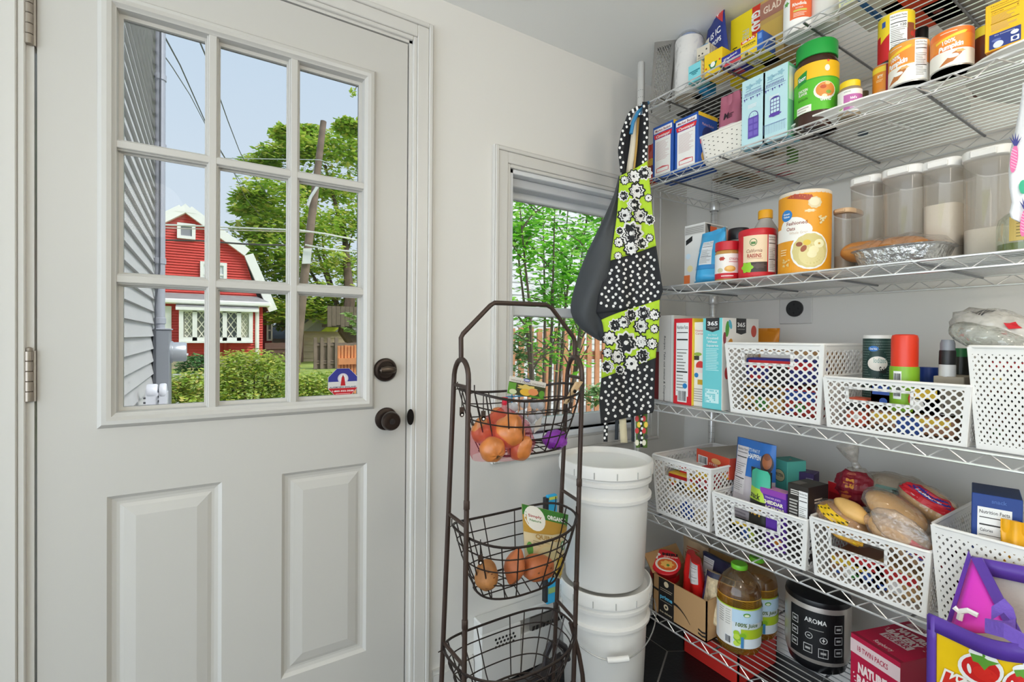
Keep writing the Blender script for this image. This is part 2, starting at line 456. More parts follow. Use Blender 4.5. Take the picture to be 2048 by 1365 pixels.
vs, fs = loft(m, [(GX0 - ox + i, GX1 + ox - i, GZ0 - ox + i, GZ1 + ox - i, D + y) for i, y in prof]); m.add(vs, fs); m.build('glazing_frame', door, smooth=True, angle=30)
gw = (GX1 - GX0) / 3; gh = (GZ1 - GZ0) / 3
for k in (1, 2):
    for ax in (0, 1):
        m = MB(DOORW); e = .0006 * ax
        for (w2, ya, yb) in ((.0125, .001 + e, .02), (.009, -.005 + e, .0012 + e), (.0165, .014 + e, .022)):
            if ax == 0: x = GX0 + gw * k; m.box(x - w2, x + w2, D + ya, D + yb, GZ0 - .004, GZ1 + .004)
            else: z = GZ0 + gh * k; m.box(GX0 - .004, GX1 + .004, D + ya, D + yb, z - w2, z + w2)
        m.build('muntin', door, bevel=.002)
for i in range(3):
    for j in range(3):
        MB(PANE).box(GX0 + gw * i, GX0 + gw * (i + 1), D + .0225, D + .0255, GZ0 + gh * j, GZ0 + gh * (j + 1)).build('pane', door)
for z0, z1 in ((1.93, 2.03) , (at(62, 803, Y=D).z, at(62, 702, Y=D).z), (.2, .3)):
    if z0 > 1.9: z0 = at(64, 93, Y=D).z; z1 = z0 + (at(62, 702, Y=D).z - at(62, 803, Y=D).z)
    hg = MB(NICKEL); n = 5; d = (z1 - z0) / n
    for k in range(n): hg.lathe([(.0065, 0), (.0075, .001), (.0075, d - .0015), (.0065, d - .0005)], (DX0 - .011, D - .006, z0 + k * d), 12)
    hg.lathe([(.0055, 0), (.0055, .006), (.002, .008)], (DX0 - .011, D - .006, z1), 10)
    hg.box(DX0 - .004, DX0 - .0005, D - .007, D + .03, z0, z1)
    hg.build('hinge', door, smooth=True)
kp = at(772, 838, Y=D); bp_ = at(770, 740, Y=D)
k = MB(BRONZE); k.lathe([(.0, 0), (.033, 0), (.0335, .003), (.031, .007), (.024, .009), (.022, .0095)], (kp.x, D, kp.z), 32, (0, -1, 0)); kr = k.build('knob_rose', door, smooth=True)
k = MB(BRONZE); k.lathe([(.012, .008), (.011, .02), (.014, .027), (.024, .034), (.0275, .043), (.0265, .052), (.0235, .0575), (.017, .0585), (.012, .0575), (.0, .0575)], (kp.x, D, kp.z), 32, (0, -1, 0)); k.build('door_knob', door, smooth=True, angle=50)
k = MB(M('#4d4a49', .3, .9)).lathe([(.008, .057), (.008, .0605), (0, .061)], (kp.x, D, kp.z), 20, (0, -1, 0)); k.box(kp.x - .001, kp.x + .001, D - .0625, D - .0605, kp.z - .006, kp.z + .006); k.build('lock_button', kr, smooth=True)
k = MB(BRONZE); k.lathe([(.0, 0), (.034, 0), (.0345, .005), (.031, .010), (.0255, .012), (.0245, .009), (.0, .009)], (bp_.x, D, bp_.z), 32, (0, -1, 0)); db = k.build('deadbolt_plate', door, smooth=True)
k = MB(M('#5a4f46', .3, .85)); k.lathe([(.001, -.024), (.006, -.02), (.0075, -.008), (.008, 0), (.0075, .008), (.006, .02), (.001, .026)], (bp_.x + .002, D - .02, bp_.z), 14, (1, 0, 0), sy=1.5); k.lathe([(.008, 0), (.007, .014)], (bp_.x, D - .009, bp_.z), 14, (0, -1, 0)); k.build('thumb_turn', db, smooth=True)
sp = at(816, 833, Y=D)
k = MB(M('#1d1a19', .45, .6)).lathe([(0, 0), (.024, 0), (.024, .003)], (DX1 + .009, D - .0165, sp.z), 24, (0, -1, 0), sx=.45); k.build('strike_plate', door, smooth=True)
# alarm sticker on the lower right pane
stc = at(686, 766, Y=D + .0215); sr = .041
st = tag(thing('alarm_sticker', 'octagonal blue, white and red alarm sticker on the lower right door pane', 'sticker', (stc.x, D + .0215, stc.z)))
def octo(r): return [(r * cos(pi / 8 + k * pi / 4), r * sin(pi / 8 + k * pi / 4)) for k in range(8)]
MB(M('#b9b6b4', .4)).prism([(p[0] + 0, p[1]) for p in octo(sr * 1.083)], (1, 0, 0), (0, 0, 1), (0, -1, 0), (stc.x, D + .0222, stc.z), .0007).build('backing', st)
p = Print(flat_map((stc.x, D + .0215, stc.z), (1, 0, 0), (0, 0, 1), (0, -1, 0)), 1, 1, base=.0002)
q = sr * .985; h_ = q * tan(pi / 8)
p.poly([(-h_, q), (-q * .97, h_ * .98), (-q, h_ * .2), (q, h_ * .2), (q * .97, h_ * .98), (h_, q)][::-1], '#2b2f86')
p.poly([(-q, h_ * .2), (-q, -h_ * .9), (q, -h_ * .9), (q, h_ * .2)], '#cfcdcb')
p.poly([(-q, -h_ * .9), (-h_, -q), (h_, -q), (q, -h_ * .9)], '#b81220')
p.ell(0, sr * .30, sr * .36, sr * .36, '#c9c3cc'); p.ell(0, sr * .30, sr * .27, sr * .27, '#d9d6da')
p.poly([(-sr * .17, -sr * .2), (sr * .17, -sr * .2), (sr * .09, sr * .38), (-sr * .09, sr * .38)], '#b81220')
p.poly([(-sr * .08, sr * .38), (sr * .08, sr * .38), (sr * .0, sr * .56)], '#8a1018')
p.text('ALARM NEW ENGLAND', 0, -sr * .30, sr * .105, '#22244f', bold=.02, fit=sr * 1.8)
p.text('1-800-322-3500', 0, -sr * .57, sr * .105, '#f2eeee', bold=.02, fit=sr * 1.45)
p.rect(-sr * .5, -sr * .79, sr * .5, -sr * .75, '#e3b9bb')
p.build(st)
# ---- side window (double hung, white vinyl)
VIN = M('#d9dadb', .35, name='window_vinyl'); VIN2 = M('#c3c4c6', .4, name='window_track')
win = structure(thing('window_1', None, None, (WX0, D, WZ0)))
win['label'] = 'white double-hung window beside the door'
m = MB(VIN); t_ = .016
m.box(WX0, WX0 + t_, D - .004, D + .15, WZ0, WZ1); m.box(WX1 - t_, WX1, D - .004, D + .15, WZ0, WZ1); m.box(WX0, WX1, D - .004, D + .15, WZ1 - t_, WZ1); m.box(WX0, WX1, D - .004, D + .15, WZ0, WZ0 + t_)
m.build('window_frame', win, bevel=.002)
zt_ = at(1022, 399, Y=D + .095).z                  # top of the upper glass
m = MB(VIN2).box(WX0 + t_, WX1 - t_, D + .03, D + .115, zt_ + .024, WZ1 - t_); m.build('head_track', win, bevel=.003)
m = MB(VIN).box(WX0 + t_, WX1 - t_, D + .012, D + .034, zt_ + .085, WZ1 - t_ + .001); m.build('head_stop', win, bevel=.003)
zm0 = at(1030, 632, Y=D + .055).z; zm1 = at(1100, 606, Y=D + .055).z; zm1 = zm0 + .034
zb = at(1195, 823, Y=D + .055).z
ux0, ux1 = WX0 + .014, WX1 - .014
m = MB(VIN).frame(ux0, ux1, zm0 - .0, zt_ + .03, .03, D + .08, D + .112); us = m.build('upper_sash', win, bevel=.003)
MB(PANE).box(ux0 + .03, ux1 - .03, D + .095, D + .098, zm0 + .03, zt_).build('pane', us)
m = MB(VIN); sw = .034
m.box(ux0, ux0 + sw, D + .036, D + .07, WZ0 + t_, zm1); m.box(ux1 - sw, ux1, D + .036, D + .07, WZ0 + t_, zm1); m.box(ux0 + sw, ux1 - sw, D + .036, D + .07, zm0, zm1); m.box(ux0 + sw, ux1 - sw, D + .036, D + .07, WZ0 + t_, zb)
ls = m.build('lower_sash', win, bevel=.003)
MB(PANE).box(ux0 + sw, ux1 - sw, D + .052, D + .055, zb, zm0).build('pane', ls)
MB(M('#b9bbbd', .4)).box(1.20, 1.26, D + .03, D + .055, zm1, zm1 + .012).build('sash_lock', ls, bevel=.003)
m = MB(VIN).box(WX0 - .066 + .06, WX1 + .006, D - .02, D + .04, WZ0 - .004, WZ0 + .016); m.build('window_sill', win, bevel=.004)
# ---- dryer outlet on the shelf wall
oc = at(1592, 618, X=XR)
ol = thing('dryer_outlet', 'white wall plate with round black four-slot dryer outlet between the shelves', 'outlet', (XR, oc.y, oc.z))
MB(M('#cfcdc9', .4)).box(XR - .006, XR, oc.y - .058, oc.y + .058, oc.z - .055, oc.z + .055).build('wall_plate', ol, bevel=.003)
MB(M('#242426', .45)).lathe([(.029, 0), (.029, .008), (.027, .010), (0, .010)], (XR - .005, oc.y, oc.z), 32, (-1, 0, 0)).build('receptacle', ol, smooth=True)
m = MB(M('#0c0c0d', .6))
for (dy, dz, a, b) in ((0, .015, .004, .006), (0, -.016, .004, .007), (.015, 0, .003, .008), (-.015, 0, .003, .008)): m.box(XR - .0156, XR - .0148, oc.y + dy - a / 2, oc.y + dy + a / 2, oc.z + dz - b / 2, oc.z + dz + b / 2)
m.build('slots', ol)
# ---- round ceiling lamps (behind the camera; one mirrored in the door glass, one added)
LAMP = bpy.data.materials.new('lamp_diffuser'); LAMP.use_nodes = True
_e = LAMP.node_tree.nodes['Principled BSDF']; _e.inputs['Base Color'].default_value = (.9, .88, .84, 1); _e.inputs['Emission Color'].default_value = (1, .93, .82, 1); _e.inputs['Emission Strength'].default_value = 1.6
def ceiling_lamp(x, y, energy, label):
    t = thing('ceiling_lamp', label, 'lamp', (x, y, ZC), 'round ceiling lamps')
    MB(TRIM).lathe([(.155, 0), (.155, -.02), (.145, -.028)], (x, y, ZC), 32, cap1=False).build('lamp_rim', t, smooth=True)
    MB(LAMP).lathe([(.143, -.02), (.135, -.045), (.09, -.06), (0, -.066)], (x, y, ZC), 32).build('diffuser', t, smooth=True)
    L = bpy.data.lights.new('lamp_light', 'POINT'); L.shadow_soft_size = .16; L.energy = energy; L.color = (1, .90, .78)
    o = bpy.data.objects.new('lamp_light', L); COL.objects.link(o); o.parent = t; o.location = (0, 0, -.32)
ceiling_lamp(-.27, -.69, 11, 'round white ceiling lamp behind the camera, nearer the door side')
ceiling_lamp(.97, -.25, 9, 'added round ceiling lamp behind the camera, to light the shelves')  # second lamp, added to brighten the shelf fronts
# ================================================================== outdoors
GZ = -.42
structure(MB(M('#8fa04e', .9, bump=.6, bscale=3, var=.35, vscale=1.5, name='lawn_green')).add([(-40, D + .16, GZ - .02), (60, D + .16, GZ - .02), (60, 90, GZ), (-40, 90, GZ)], [(0, 1, 2, 3)]).build('lawn'))
structure(MB(M('#8f8e8b', .85, bump=.2, bscale=20, var=.1, name='bounce_slab_grey')).box(-3, 7.5, D + .16, 9.0, GZ - .05, GZ + .015).build('bounce_slab'))  # unseen grey ground, added to keep green bounce off the clapboards
rr = random.Random(11)
def leaf_cloud(mb, mats, n, pick, size, rnd, flat=.5):
    """leaf blades: folded diamonds at points from pick()"""
    for i in range(n):
        c = V(pick()); s_ = size * (.6 + .8 * rnd.random())
        a = V((rnd.uniform(-1, 1), rnd.uniform(-1, 1), rnd.uniform(-.7, .3) * flat)).normalized()
        b = a.cross(V((rnd.uniform(-.6, .6), rnd.uniform(-.6, .6), 1))).normalized()
        nn = a.cross(b).normalized()
        mb.use(mats[int(rnd.random() * len(mats))])
        mb.add([c, c + a * s_ * .5 + b * s_ * .28 + nn * s_ * .06, c + a * s_, c + a * s_ * .5 - b * s_ * .28 + nn * s_ * .06], [(0, 1, 2), (0, 2, 3)])
def in_blob(c, rx, ry, rz, rnd, shell=.55):
    def f():
        while True:
            d = V((rnd.gauss(0, 1), rnd.gauss(0, 1), rnd.gauss(0, 1)))
            if d.length > .01: break
        d.normalize(); q = shell + (1 - shell) * rnd.random()
        return (c[0] + d.x * rx * q, c[1] + d.y * ry * q, c[2] + d.z * rz * q)
    return f
def multi(fs, rnd):
    return lambda: fs[int(rnd.random() * len(fs))]()
BARK = M('#5b4a3c', .85, bump=.5, bscale=30, var=.3, name='bark')
# ---- grey clapboard wing of the own house, seen obliquely beyond the door
SX = -.39; CLAP = M('#bdbbb9', .6, var=.05, name='grey_clapboard_paint')
sw_ = structure(thing('wall_neighbour', None, None, (SX, 1.7, GZ)))
sw_['label'] = 'grey clapboard house wall beyond the door'
MB(M('#9b9da3', .7)).box(SX - .12, SX - .012, 1.62, 5.95, GZ, 5.2).build('sheathing', sw_)
cb = None; ex = .104
for k in range(54):
    z = GZ + k * ex
    if cb is None:
        m = MB(CLAP).add([(SX - .012, 1.62, z), (SX + .020, 1.62, z), (SX - .002, 1.62, z + ex + .004), (SX - .012, 1.62, z + ex + .004), (SX - .012, 5.8, z), (SX + .020, 5.8, z), (SX - .002, 5.8, z + ex + .004), (SX - .012, 5.8, z + ex + .004)],
                         [(0, 1, 2, 3), (4, 7, 6, 5), (0, 4, 5, 1), (1, 5, 6, 2), (2, 6, 7, 3)])
        cb = m.build('clapboard', sw_); o = cb
    else:
        o = cb.copy(); COL.objects.link(o); o.parent = sw_
    o.location = (0, 0, k * ex)
MB(M('#bdbec3', .6)).box(SX - .02, SX + .02, 5.8, 5.95, GZ, 5.2).build('corner_board', sw_)
# ---- electric service: conduit, meter box, meter
es = thing('electric_meter', 'grey electric meter box with round meter and conduit on the clapboard wall', 'meter', (SX + .05, 5.0, GZ))
GR = M('#8d9096', .5, .3, name='grey_enamel'); GR2 = M('#a6a8b0', .5, .2)
bx0 = SX + .012; ztop = at(315, 660, Y=5.0).z
MB(GR).box(bx0, bx0 + .115, 5.0, 5.3, GZ + .25, ztop).build('meter_box', es, bevel=.006)
MB(GR2).box(bx0, bx0 + .125, 4.992, 5.31, ztop, ztop + .012).build('box_lid', es, bevel=.003)
MB(GR2).tube([(bx0 + .045, 5.06, ztop), (bx0 + .045, 5.06, 5.0)], .036, 14).build('conduit', es, smooth=True)
for z in (ztop + .05, 1.75, 2.65, 2.72, 3.3): MB(GR2).lathe([(.036, 0), (.043, .004), (.043, .05), (.036, .054)], (bx0 + .045, 5.06, z), 14).build('conduit_coupling', es, smooth=True)
MB(M('#4a4c52', .6)).tube([(bx0 + .02, 4.985, GZ + .4), (bx0 + .018, 4.985, ztop + .2), (bx0 + .045, 5.02, 1.7), (bx0 + .05, 5.02, 5.0)], .006, 6).build('cable', es)
mc = at(340, 705, X=bx0 + .115)
MB(M('#b9bbbf', .3, .5)).lathe([(.095, 0), (.095, .02), (.085, .022), (.085, .11), (.078, .12), (0, .12)], (bx0 + .112, 5.15, mc.z), 28, (1, 0, 0)).build('meter_can', es, smooth=True)
MB(M('#d9dadb', .4)).box(bx0 + .20, bx0 + .245, 5.08, 5.1, mc.z - .03, mc.z - .012).build('seal_tab', es)
ub = at(312, 790, Y=3.9)
u = thing('utility_box', 'white rounded plastic service box low on the grey clapboard wall', 'utility box', (SX + .07, 3.9, ub.z - .12))
m = MB(M('#d4d5dc', .35))
for (a, b, s_) in ((-.055, .012, 1.), (.014, .06, 1.03)):
    m.lathe([(.02, a), (.05 * s_, a + .004), (.055 * s_, a + .012), (.055 * s_, b - .012), (.05 * s_, b - .004), (.02, b)], (ub.x - .002, 3.95, ub.z + .012), 24, (1, 0, 0))
    m.box(ub.x + a, ub.x + b, 3.9, 4.0, ub.z - .25, ub.z + .012)
m.build('cover', u, smooth=True)
for z in (-.02, -.05, -.08):
    MB(M('#3d3d44', .6)).box(ub.x + .010, ub.x + .016, 3.885, 3.9, ub.z + z, ub.z + z + .014).build('latch', u)
    MB(M('#3d3d44', .6)).lathe([(.006, 0), (.006, .012)], (ub.x - .066, 3.9, ub.z + z), 8, (1, 0, 0)).build('screw', u)
# ---- red gambrel house across the street
HY = 27.
def hp(px, py, y=HY): return at(px, py, Y=y)
hs = thing('red_house', 'red clapboard house with white trim and gambrel roof across the street', 'house', (0, HY, GZ))
RED = M('#c9473f', .7, var=.08, vscale=1, name='red_clapboard'); WH = M('#e6e4e0', .5, name='white_house_trim'); SHG = M('#8f8d8c', .85, bump=.4, bscale=5, var=.15, vscale=4, name='shingle')
pk = hp(371, 408); eR = hp(489, 497); bR = hp(536, 600); gl_ = hp(530, 606); cx = pk.x
hw1 = eR.x - cx; hw2 = gl_.x - cx - .25; zk = eR.z; zg = gl_.z
gab = [(cx - hw2, zg), (cx + hw2, zg), (cx + hw1 - .1, zk), (cx, pk.z - .25), (cx - hw1 + .1, zk)]
def gx(z):
    if z <= zg: return hw2 + .15
    if z <= zk: return hw2 + (hw1 - .1 - hw2) * (z - zg) / (zk - zg)
    return max(.0, (hw1 - .1) * (1 - (z - zk) / (pk.z - .25 - zk)))
m = MB(RED); z = GZ + .55; e_ = .125
while z < pk.z - .3:
    z1 = min(z + e_, pk.z - .26); a0 = gx(z); a1 = gx(z1)
    yo = HY if z < zg else HY + .25
    m.add([(cx - a0, yo - .06, z), (cx + a0, yo - .06, z), (cx + a1, yo, z1), (cx - a1, yo, z1), (cx - a0, yo, z), (cx + a0, yo, z)], [(0, 1, 2, 3), (4, 5, 1, 0)])
    z = z1
m.build('clapboard_siding', hs)['kind'] = 'stuff'
MB(RED).box(cx - hw2 - .1, cx + hw2 + .1, HY + .02, HY + 9, GZ + .5, zg).build('side_wall', hs)
MB(M('#a89a86', .85, bump=.4, bscale=3, var=.2, vscale=2)).box(cx - hw2 - .1, cx + hw2 + .1, HY + .0, HY + 9, GZ - .1, GZ + .55).build('foundation', hs)
def slab_(m, p0, p1, w, y0, y1):
    d = V((p1[0] - p0[0], 0, p1[1] - p0[1])).normalized(); nrm = V((-d.z, 0, d.x)); nrm = nrm if nrm.z > 0 else -nrm
    m.obox(V((p0[0], y0, p0[1])), V((p1[0] - p0[0], 0, p1[1] - p0[1])), V((0, y1 - y0, 0)), nrm * w)
RF = M('#6f6d6f', .85, bump=.4, bscale=5)
segs = [((cx, pk.z - .05), (eR.x, zk)), ((eR.x, zk), (bR.x + .05, zg - .1))]
for s_ in (1, -1):
    for (p0, p1) in segs:
        q0 = (cx + (p0[0] - cx) * s_, p0[1]); q1 = (cx + (p1[0] - cx) * s_, p1[1])
        m = MB(WH); slab_(m, (q0[0], q0[1] - .36), (q1[0], q1[1] - .36), .4, HY - .05, HY + .3); m.build('rake_board', hs)
        m = MB(RF); slab_(m, (q0[0], q0[1] - .3), (q1[0], q1[1] - .3), .06, HY + .3, HY + 9); m.build('roof', hs)
MB(WH).prism([(cx - .42, pk.z - .40), (cx + .42, pk.z - .40), (cx, pk.z - .0)], (1, 0, 0), (0, 0, 1), (0, 1, 0), (0, HY - .06, 0), .3).build('peak_board', hs)
MB(SHG).add([(cx - hw2 - .4, HY - .45, zg), (cx + hw2 + .4, HY - .45, zg), (cx + hw2 - .1, HY + .25, zg + .32), (cx - hw2 + .1, HY + .25, zg + .32)], [(0, 1, 2, 3)]).build('porch_roof', hs)
MB(WH).box(cx - hw2 - .45, cx + hw2 + .45, HY - .5, HY - .02, zg - .22, zg + .0).build('gutter', hs, bevel=.05)
MB(WH).tube([(gl_.x - .35, HY - .2, zg - .1), (gl_.x - .35, HY - .08, zg - .35), (gl_.x - .35, HY - .08, GZ)], .09, 8).build('downspout', hs)
def house_window(x0, x1, z0, z1, y, nm='window', w=.14, sash=True, glass='#55585e'):
    f = MB(WH).frame(x0, x1, z0, z1, w, y - .12, y + .02)
    if sash: f.box(x0 + w, x1 - w, y - .09, y, (z0 + z1) / 2 - .04, (z0 + z1) / 2 + .04)
    f = f.build(nm, hs)
    MB(M(glass, .15)).box(x0 + w, x1 - w, y - .05, y - .03, z0 + w, z1 - w).build('pane', f)
    return f
a = hp(354, 444); b = hp(391, 479); house_window(a.x, b.x, b.z, a.z, HY + .2, sash=False, glass='#8b8a90')
a = hp(400, 522); b = hp(454, 560); a = V((b.x - (b.x - hp(430, 540).x) * 2.2, 0, a.z)); house_window(a.x, b.x, b.z - .35, a.z, HY + .2, glass='#c9cdd0')
a = hp(314, 512); house_window(a.x - 1.2, hp(323, 540).x, hp(318, 565).z - .3, a.z, HY + .2, glass='#c9cdd0')
# bow window with diamond lattice
a = hp(359, 622); b = hp(504, 682)
bw = MB(WH).frame(a.x, b.x, b.z, a.z + .12, .16, HY - .5, HY)
for px in (390, 420, 449, 477): q = hp(px, 650); bw.box(q.x - .09, q.x + .09, HY - .5, HY, b.z, a.z)
bw.box(a.x, b.x, HY - .55, HY, b.z - .1, b.z); bw = bw.build('bow_window', hs)
edges = [a.x + .16] + [hp(px, 650).x for px in (390, 420, 449, 477)] + [b.x - .16]
for i in range(5):
    e0, e1 = edges[i], edges[i + 1]
    MB(M(['#9c9c90', '#6d7068', '#5c6260', '#5a5f60', '#b9b9a6'][i], .2)).box(e0, e1, HY - .3, HY - .28, b.z + .1, a.z + .05).build('pane', bw)
    m = MB(M('#d9d6c6', .5)); zz0 = b.z + .16; zz1 = a.z - .02; wd = e1 - e0 - .12; c0 = e0 + .06; hh = zz1 - zz0; st_ = wd * .62
    for s_ in (1, -1):
        k0 = -hh - wd
        while k0 < wd + hh:
            # clip the diagonal z = (x-k0)*1.5*s within the pane
            pts = []
            for t in range(61):
                x = t / 60 * wd; z = ((x - k0) * 1.5) if s_ > 0 else (hh - (x - k0) * 1.5)
                if 0 <= z <= hh: pts.append((c0 + x, z + zz0))
            if len(pts) > 3: m.tube([(pts[0][0], HY - .33, pts[0][1]), (pts[-1][0], HY - .33, pts[-1][1])], .022, 4)
            k0 += st_
    m.build('lattice', bw)
MB(SHG).add([(a.x - .12, HY - .62, a.z + .12), (b.x + .25, HY - .62, a.z + .12), (b.x + .25, HY, a.z + .52), (a.x - .12, HY, a.z + .52)], [(0, 1, 2, 3)]).build('window_hood', hs)
MB(WH).box(a.x - .12, b.x + .25, HY - .66, HY - .6, a.z + .02, a.z + .16).build('hood_trim', hs)
MB(M('#9c2a26', .7)).prism([(0, 0), (0, -.8), (-.4, 0)], (0, 1, 0), (0, 0, 1), (1, 0, 0), (hp(447, 690).x, HY, b.z - .1), .12).build('bracket', hs)
a = hp(300, 625); b = hp(343, 665); MB(WH).frame(a.x - .8, b.x, b.z - 1.2, a.z + .3, .35, HY - .1, HY + .02).build('entry_frame', hs)
MB(M('#4a2f29', .5)).box(a.x - .45, b.x - .35, HY - .04, HY - .02, b.z - 1.2, a.z).build('entry_door', hs)
# rear ell of the house
MB(M('#8e2a2c', .7)).box(cx + hw2 + .1, hp(545, 650).x + .6, HY + 6, HY + 9, GZ, zg - .55).build('ell_wall', hs)
MB(RF).box(cx + hw2, hp(545, 650).x + 1.0, HY + 5.6, HY + 9.2, zg - .55, zg - .35).build('ell_roof', hs)
a = hp(533, 640, HY + 6); b = hp(541, 682, HY + 6); house_window(a.x, b.x + .1, b.z, a.z, HY + 6, w=.09)
# ---- garage, shed, fences, tree house
gy = 31.
ga = thing('tan_garage', 'tan block garage with a mossy green roof edge behind the grey fence', 'garage', (13, gy, GZ))
a = hp(607, 663, gy); b = hp(735, 725, gy); gxm = hp(657, 612, gy)
BLK = M('#b8a68a', .85, var=.12, vscale=1)
m = MB(BLK); z = GZ; k = 0
while z < a.z: m.box(a.x, b.x + 3, gy - .03 * (k % 2), gy + 5, z, min(a.z, z + .2)); z += .2; k += 1
m.build('block_wall', ga)['kind'] = 'stuff'
m = MB(SHG).prism([(a.x - .5, a.z), (b.x + 4, a.z), (b.x + 4, gxm.z + .6), (gxm.x, gxm.z)], (1, 0, 0), (0, 0, 1), (0, 1, 0), (0, gy - .3, 0), 5); m.build('roof', ga)
m = MB(M('#b9c23a', .9, var=.3, vscale=3)); d = V((gxm.x - a.x + .5, 0, gxm.z - a.z)); m.obox(V((a.x + .9, gy - .36, a.z)), d * .95, V((.8, 0, 0)), V((0, .04, 0))); m.build('moss_strip', ga)
m = MB(M('#a9a59f', .8)); m.obox(V((a.x - .55, gy - .38, a.z)), d * 1.05, V((.55, 0, 0)), V((0, .05, 0))); m.build('rake_board', ga)
a = hp(548, 678, 36); b = hp(600, 655, 36)
sh = thing('blue_roofed_shed', 'low shed with a pale blue-grey roof between house and pole', 'shed', (a.x, 36, GZ))
MB(BLK).box(a.x - .4, b.x + 2.6, 36, 40, GZ, a.z - .25).build('wall', sh)
MB(WH).box(a.x - .7, b.x + 2.9, 35.6, 36, a.z - .3, a.z).build('fascia', sh)
MB(M('#8c93a6', .8, bump=.3, bscale=5)).add([(a.x - .7, 35.6, a.z), (b.x + 2.9, 35.6, a.z), (b.x + 2.9, 38, b.z + 1.3), (b.x - .5, 38, b.z + 1.3)], [(0, 1, 2, 3)]).build('roof', sh)
FEN = M('#7b6a5f', .85, var=.2, vscale=3, name='weathered_fence')
def board_fence(name, label, x0, x1, y, z0, z1, n, mat, bw=.9, posts=(), rails=(), cat='fence'):
    f = thing(name, label, cat, ((x0 + x1) / 2, y, z0))
    b0 = None; d = (x1 - x0) / n
    for k in range(n):
        if b0 is None:
            b0 = MB(mat).box(x0, x0 + d * bw, y, y + .025, z0, z1).build('board', f); o = b0
        else: o = b0.copy(); COL.objects.link(o); o.parent = f
        o.location = (d * k, .006 * (k % 2), .012 * ((k * 7) % 3 - 1))
    for px in posts: MB(mat).box(px - .07, px + .07, y - .12, y, z0, z1 + .25).build('post', f)
    for rz in rails: MB(mat).box(x0, x1, y - .05, y, rz - .05, rz + .05).build('rail', f)
    return f
fy = 24.
a = hp(628, 686, fy); b = hp(676, 735, fy)
board_fence('plank_fence', 'weathered grey-brown plank fence with tall posts in front of the tan garage', a.x, b.x + 1.2, fy, GZ, a.z, 14, FEN, 1., [hp(x, 700, fy).x for x in (630, 643, 657, 672)], (a.z - .1, a.z - .95, GZ + .35))
a = hp(530, 686, 30); b = hp(606, 730, 30)
board_fence('plank_fence', 'dark brown plank fence between the red house and the pole', a.x, b.x, 30, GZ, a.z, 12, M('#69534a', .85, var=.2), 1., [], (GZ + .6, a.z - .3))
cy = 8.
CED = M('#d08a55', .7, var=.15, vscale=6, name='new_cedar')
a = at(676, 692, Y=cy); b = at(722, 700, Y=cy)
board_fence('cedar_fence', 'bright orange cedar picket fence behind the alarm sticker', a.x, b.x + .1, cy, GZ, a.z, 9, CED, .72, [], (a.z - .25,))
MB(CED).box(a.x, b.x + .1, cy + .03, cy + .05, GZ, a.z).build('rear_board', bpy.data.objects['cedar_fence'])
ty = 27.4
a = hp(655, 612, ty); b = hp(716, 655, ty)
th = thing('tree_house', 'weathered plank tree house box in the fork of a trunk', 'tree house', ((a.x + b.x) / 2, ty, b.z))
n = 10; d = (b.x + .7 - a.x) / n
for k in range(n): MB(M('#6d6052', .9, var=.3)).box(a.x + d * k, a.x + d * (k + .93), ty, ty + .06, b.z + .05 * (k % 3), a.z).build('plank', th)
MB(M('#4f453b', .9)).box(a.x, b.x + .7, ty + .06, ty + 1.5, b.z, b.z + .15).build('deck', th)
# ---- big tree behind, with trunk carrying the tree house
LEAVES = [LEAF(c) for c in ('#a9bf4c', '#93b23f', '#bccb5e', '#789a38', '#c6c163', '#86a53e')]
r5 = random.Random(5); Yt = 34.
tr = thing('maple_tree', 'huge leafy green maple tree behind the utility pole', 'tree', (hp(690, 700, Yt).x, Yt, GZ))
cl = []
for (px, py, r) in ((640, 300, 1.8), (600, 300, 1.4), (555, 310, 1.3), (520, 330, 1.1), (690, 290, 1.9), (730, 320, 2.), (545, 385, 1.7), (510, 415, 1.2), (600, 380, 1.8), (650, 370, 1.9), (700, 380, 2.), (520, 460, 1.4), (565, 450, 1.9), (620, 450, 2.), (680, 450, 2.), (740, 440, 2.2), (545, 500, 1.5), (560, 540, 1.5), (640, 520, 2.), (700, 530, 2.2), (560, 590, 1.6), (545, 620, 1.3), (615, 590, 1.9), (690, 590, 1.8), (580, 640, 1.3), (635, 620, 1.2), (500, 395, .7), (487, 420, .6), (575, 270, .8), (700, 255, .9), (620, 265, .9)):
    c = hp(px, py, Yt + r5.uniform(-4.5, 2.5)); cl.append(in_blob(c, r * 1.15, r, r * .62, r5, .35))
m = MB(); leaf_cloud(m, LEAVES, 24000, multi(cl, r5), .38, r5); m.build('crown', tr)['kind'] = 'stuff'
m = MB(BARK); base = V((hp(693, 700, Yt).x, Yt - 5.5, GZ)); fk = hp(690, 660, Yt - 5.5)
m.tube([base, fk, hp(700, 600, Yt - 5.5), hp(690, 480, Yt), hp(650, 330, Yt)], [.5, .42, .3, .18, .06], 10)
for (px, py) in ((660, 600), (640, 420), (560, 420), (720, 420), (600, 350), (560, 500)):
    q = hp(px, py, Yt + 1); m.tube([fk, fk.lerp(q, .5) + V((0, 2.2, .6)), q], [.13, .08, .02], 6)
m.build('trunk', tr, smooth=True)
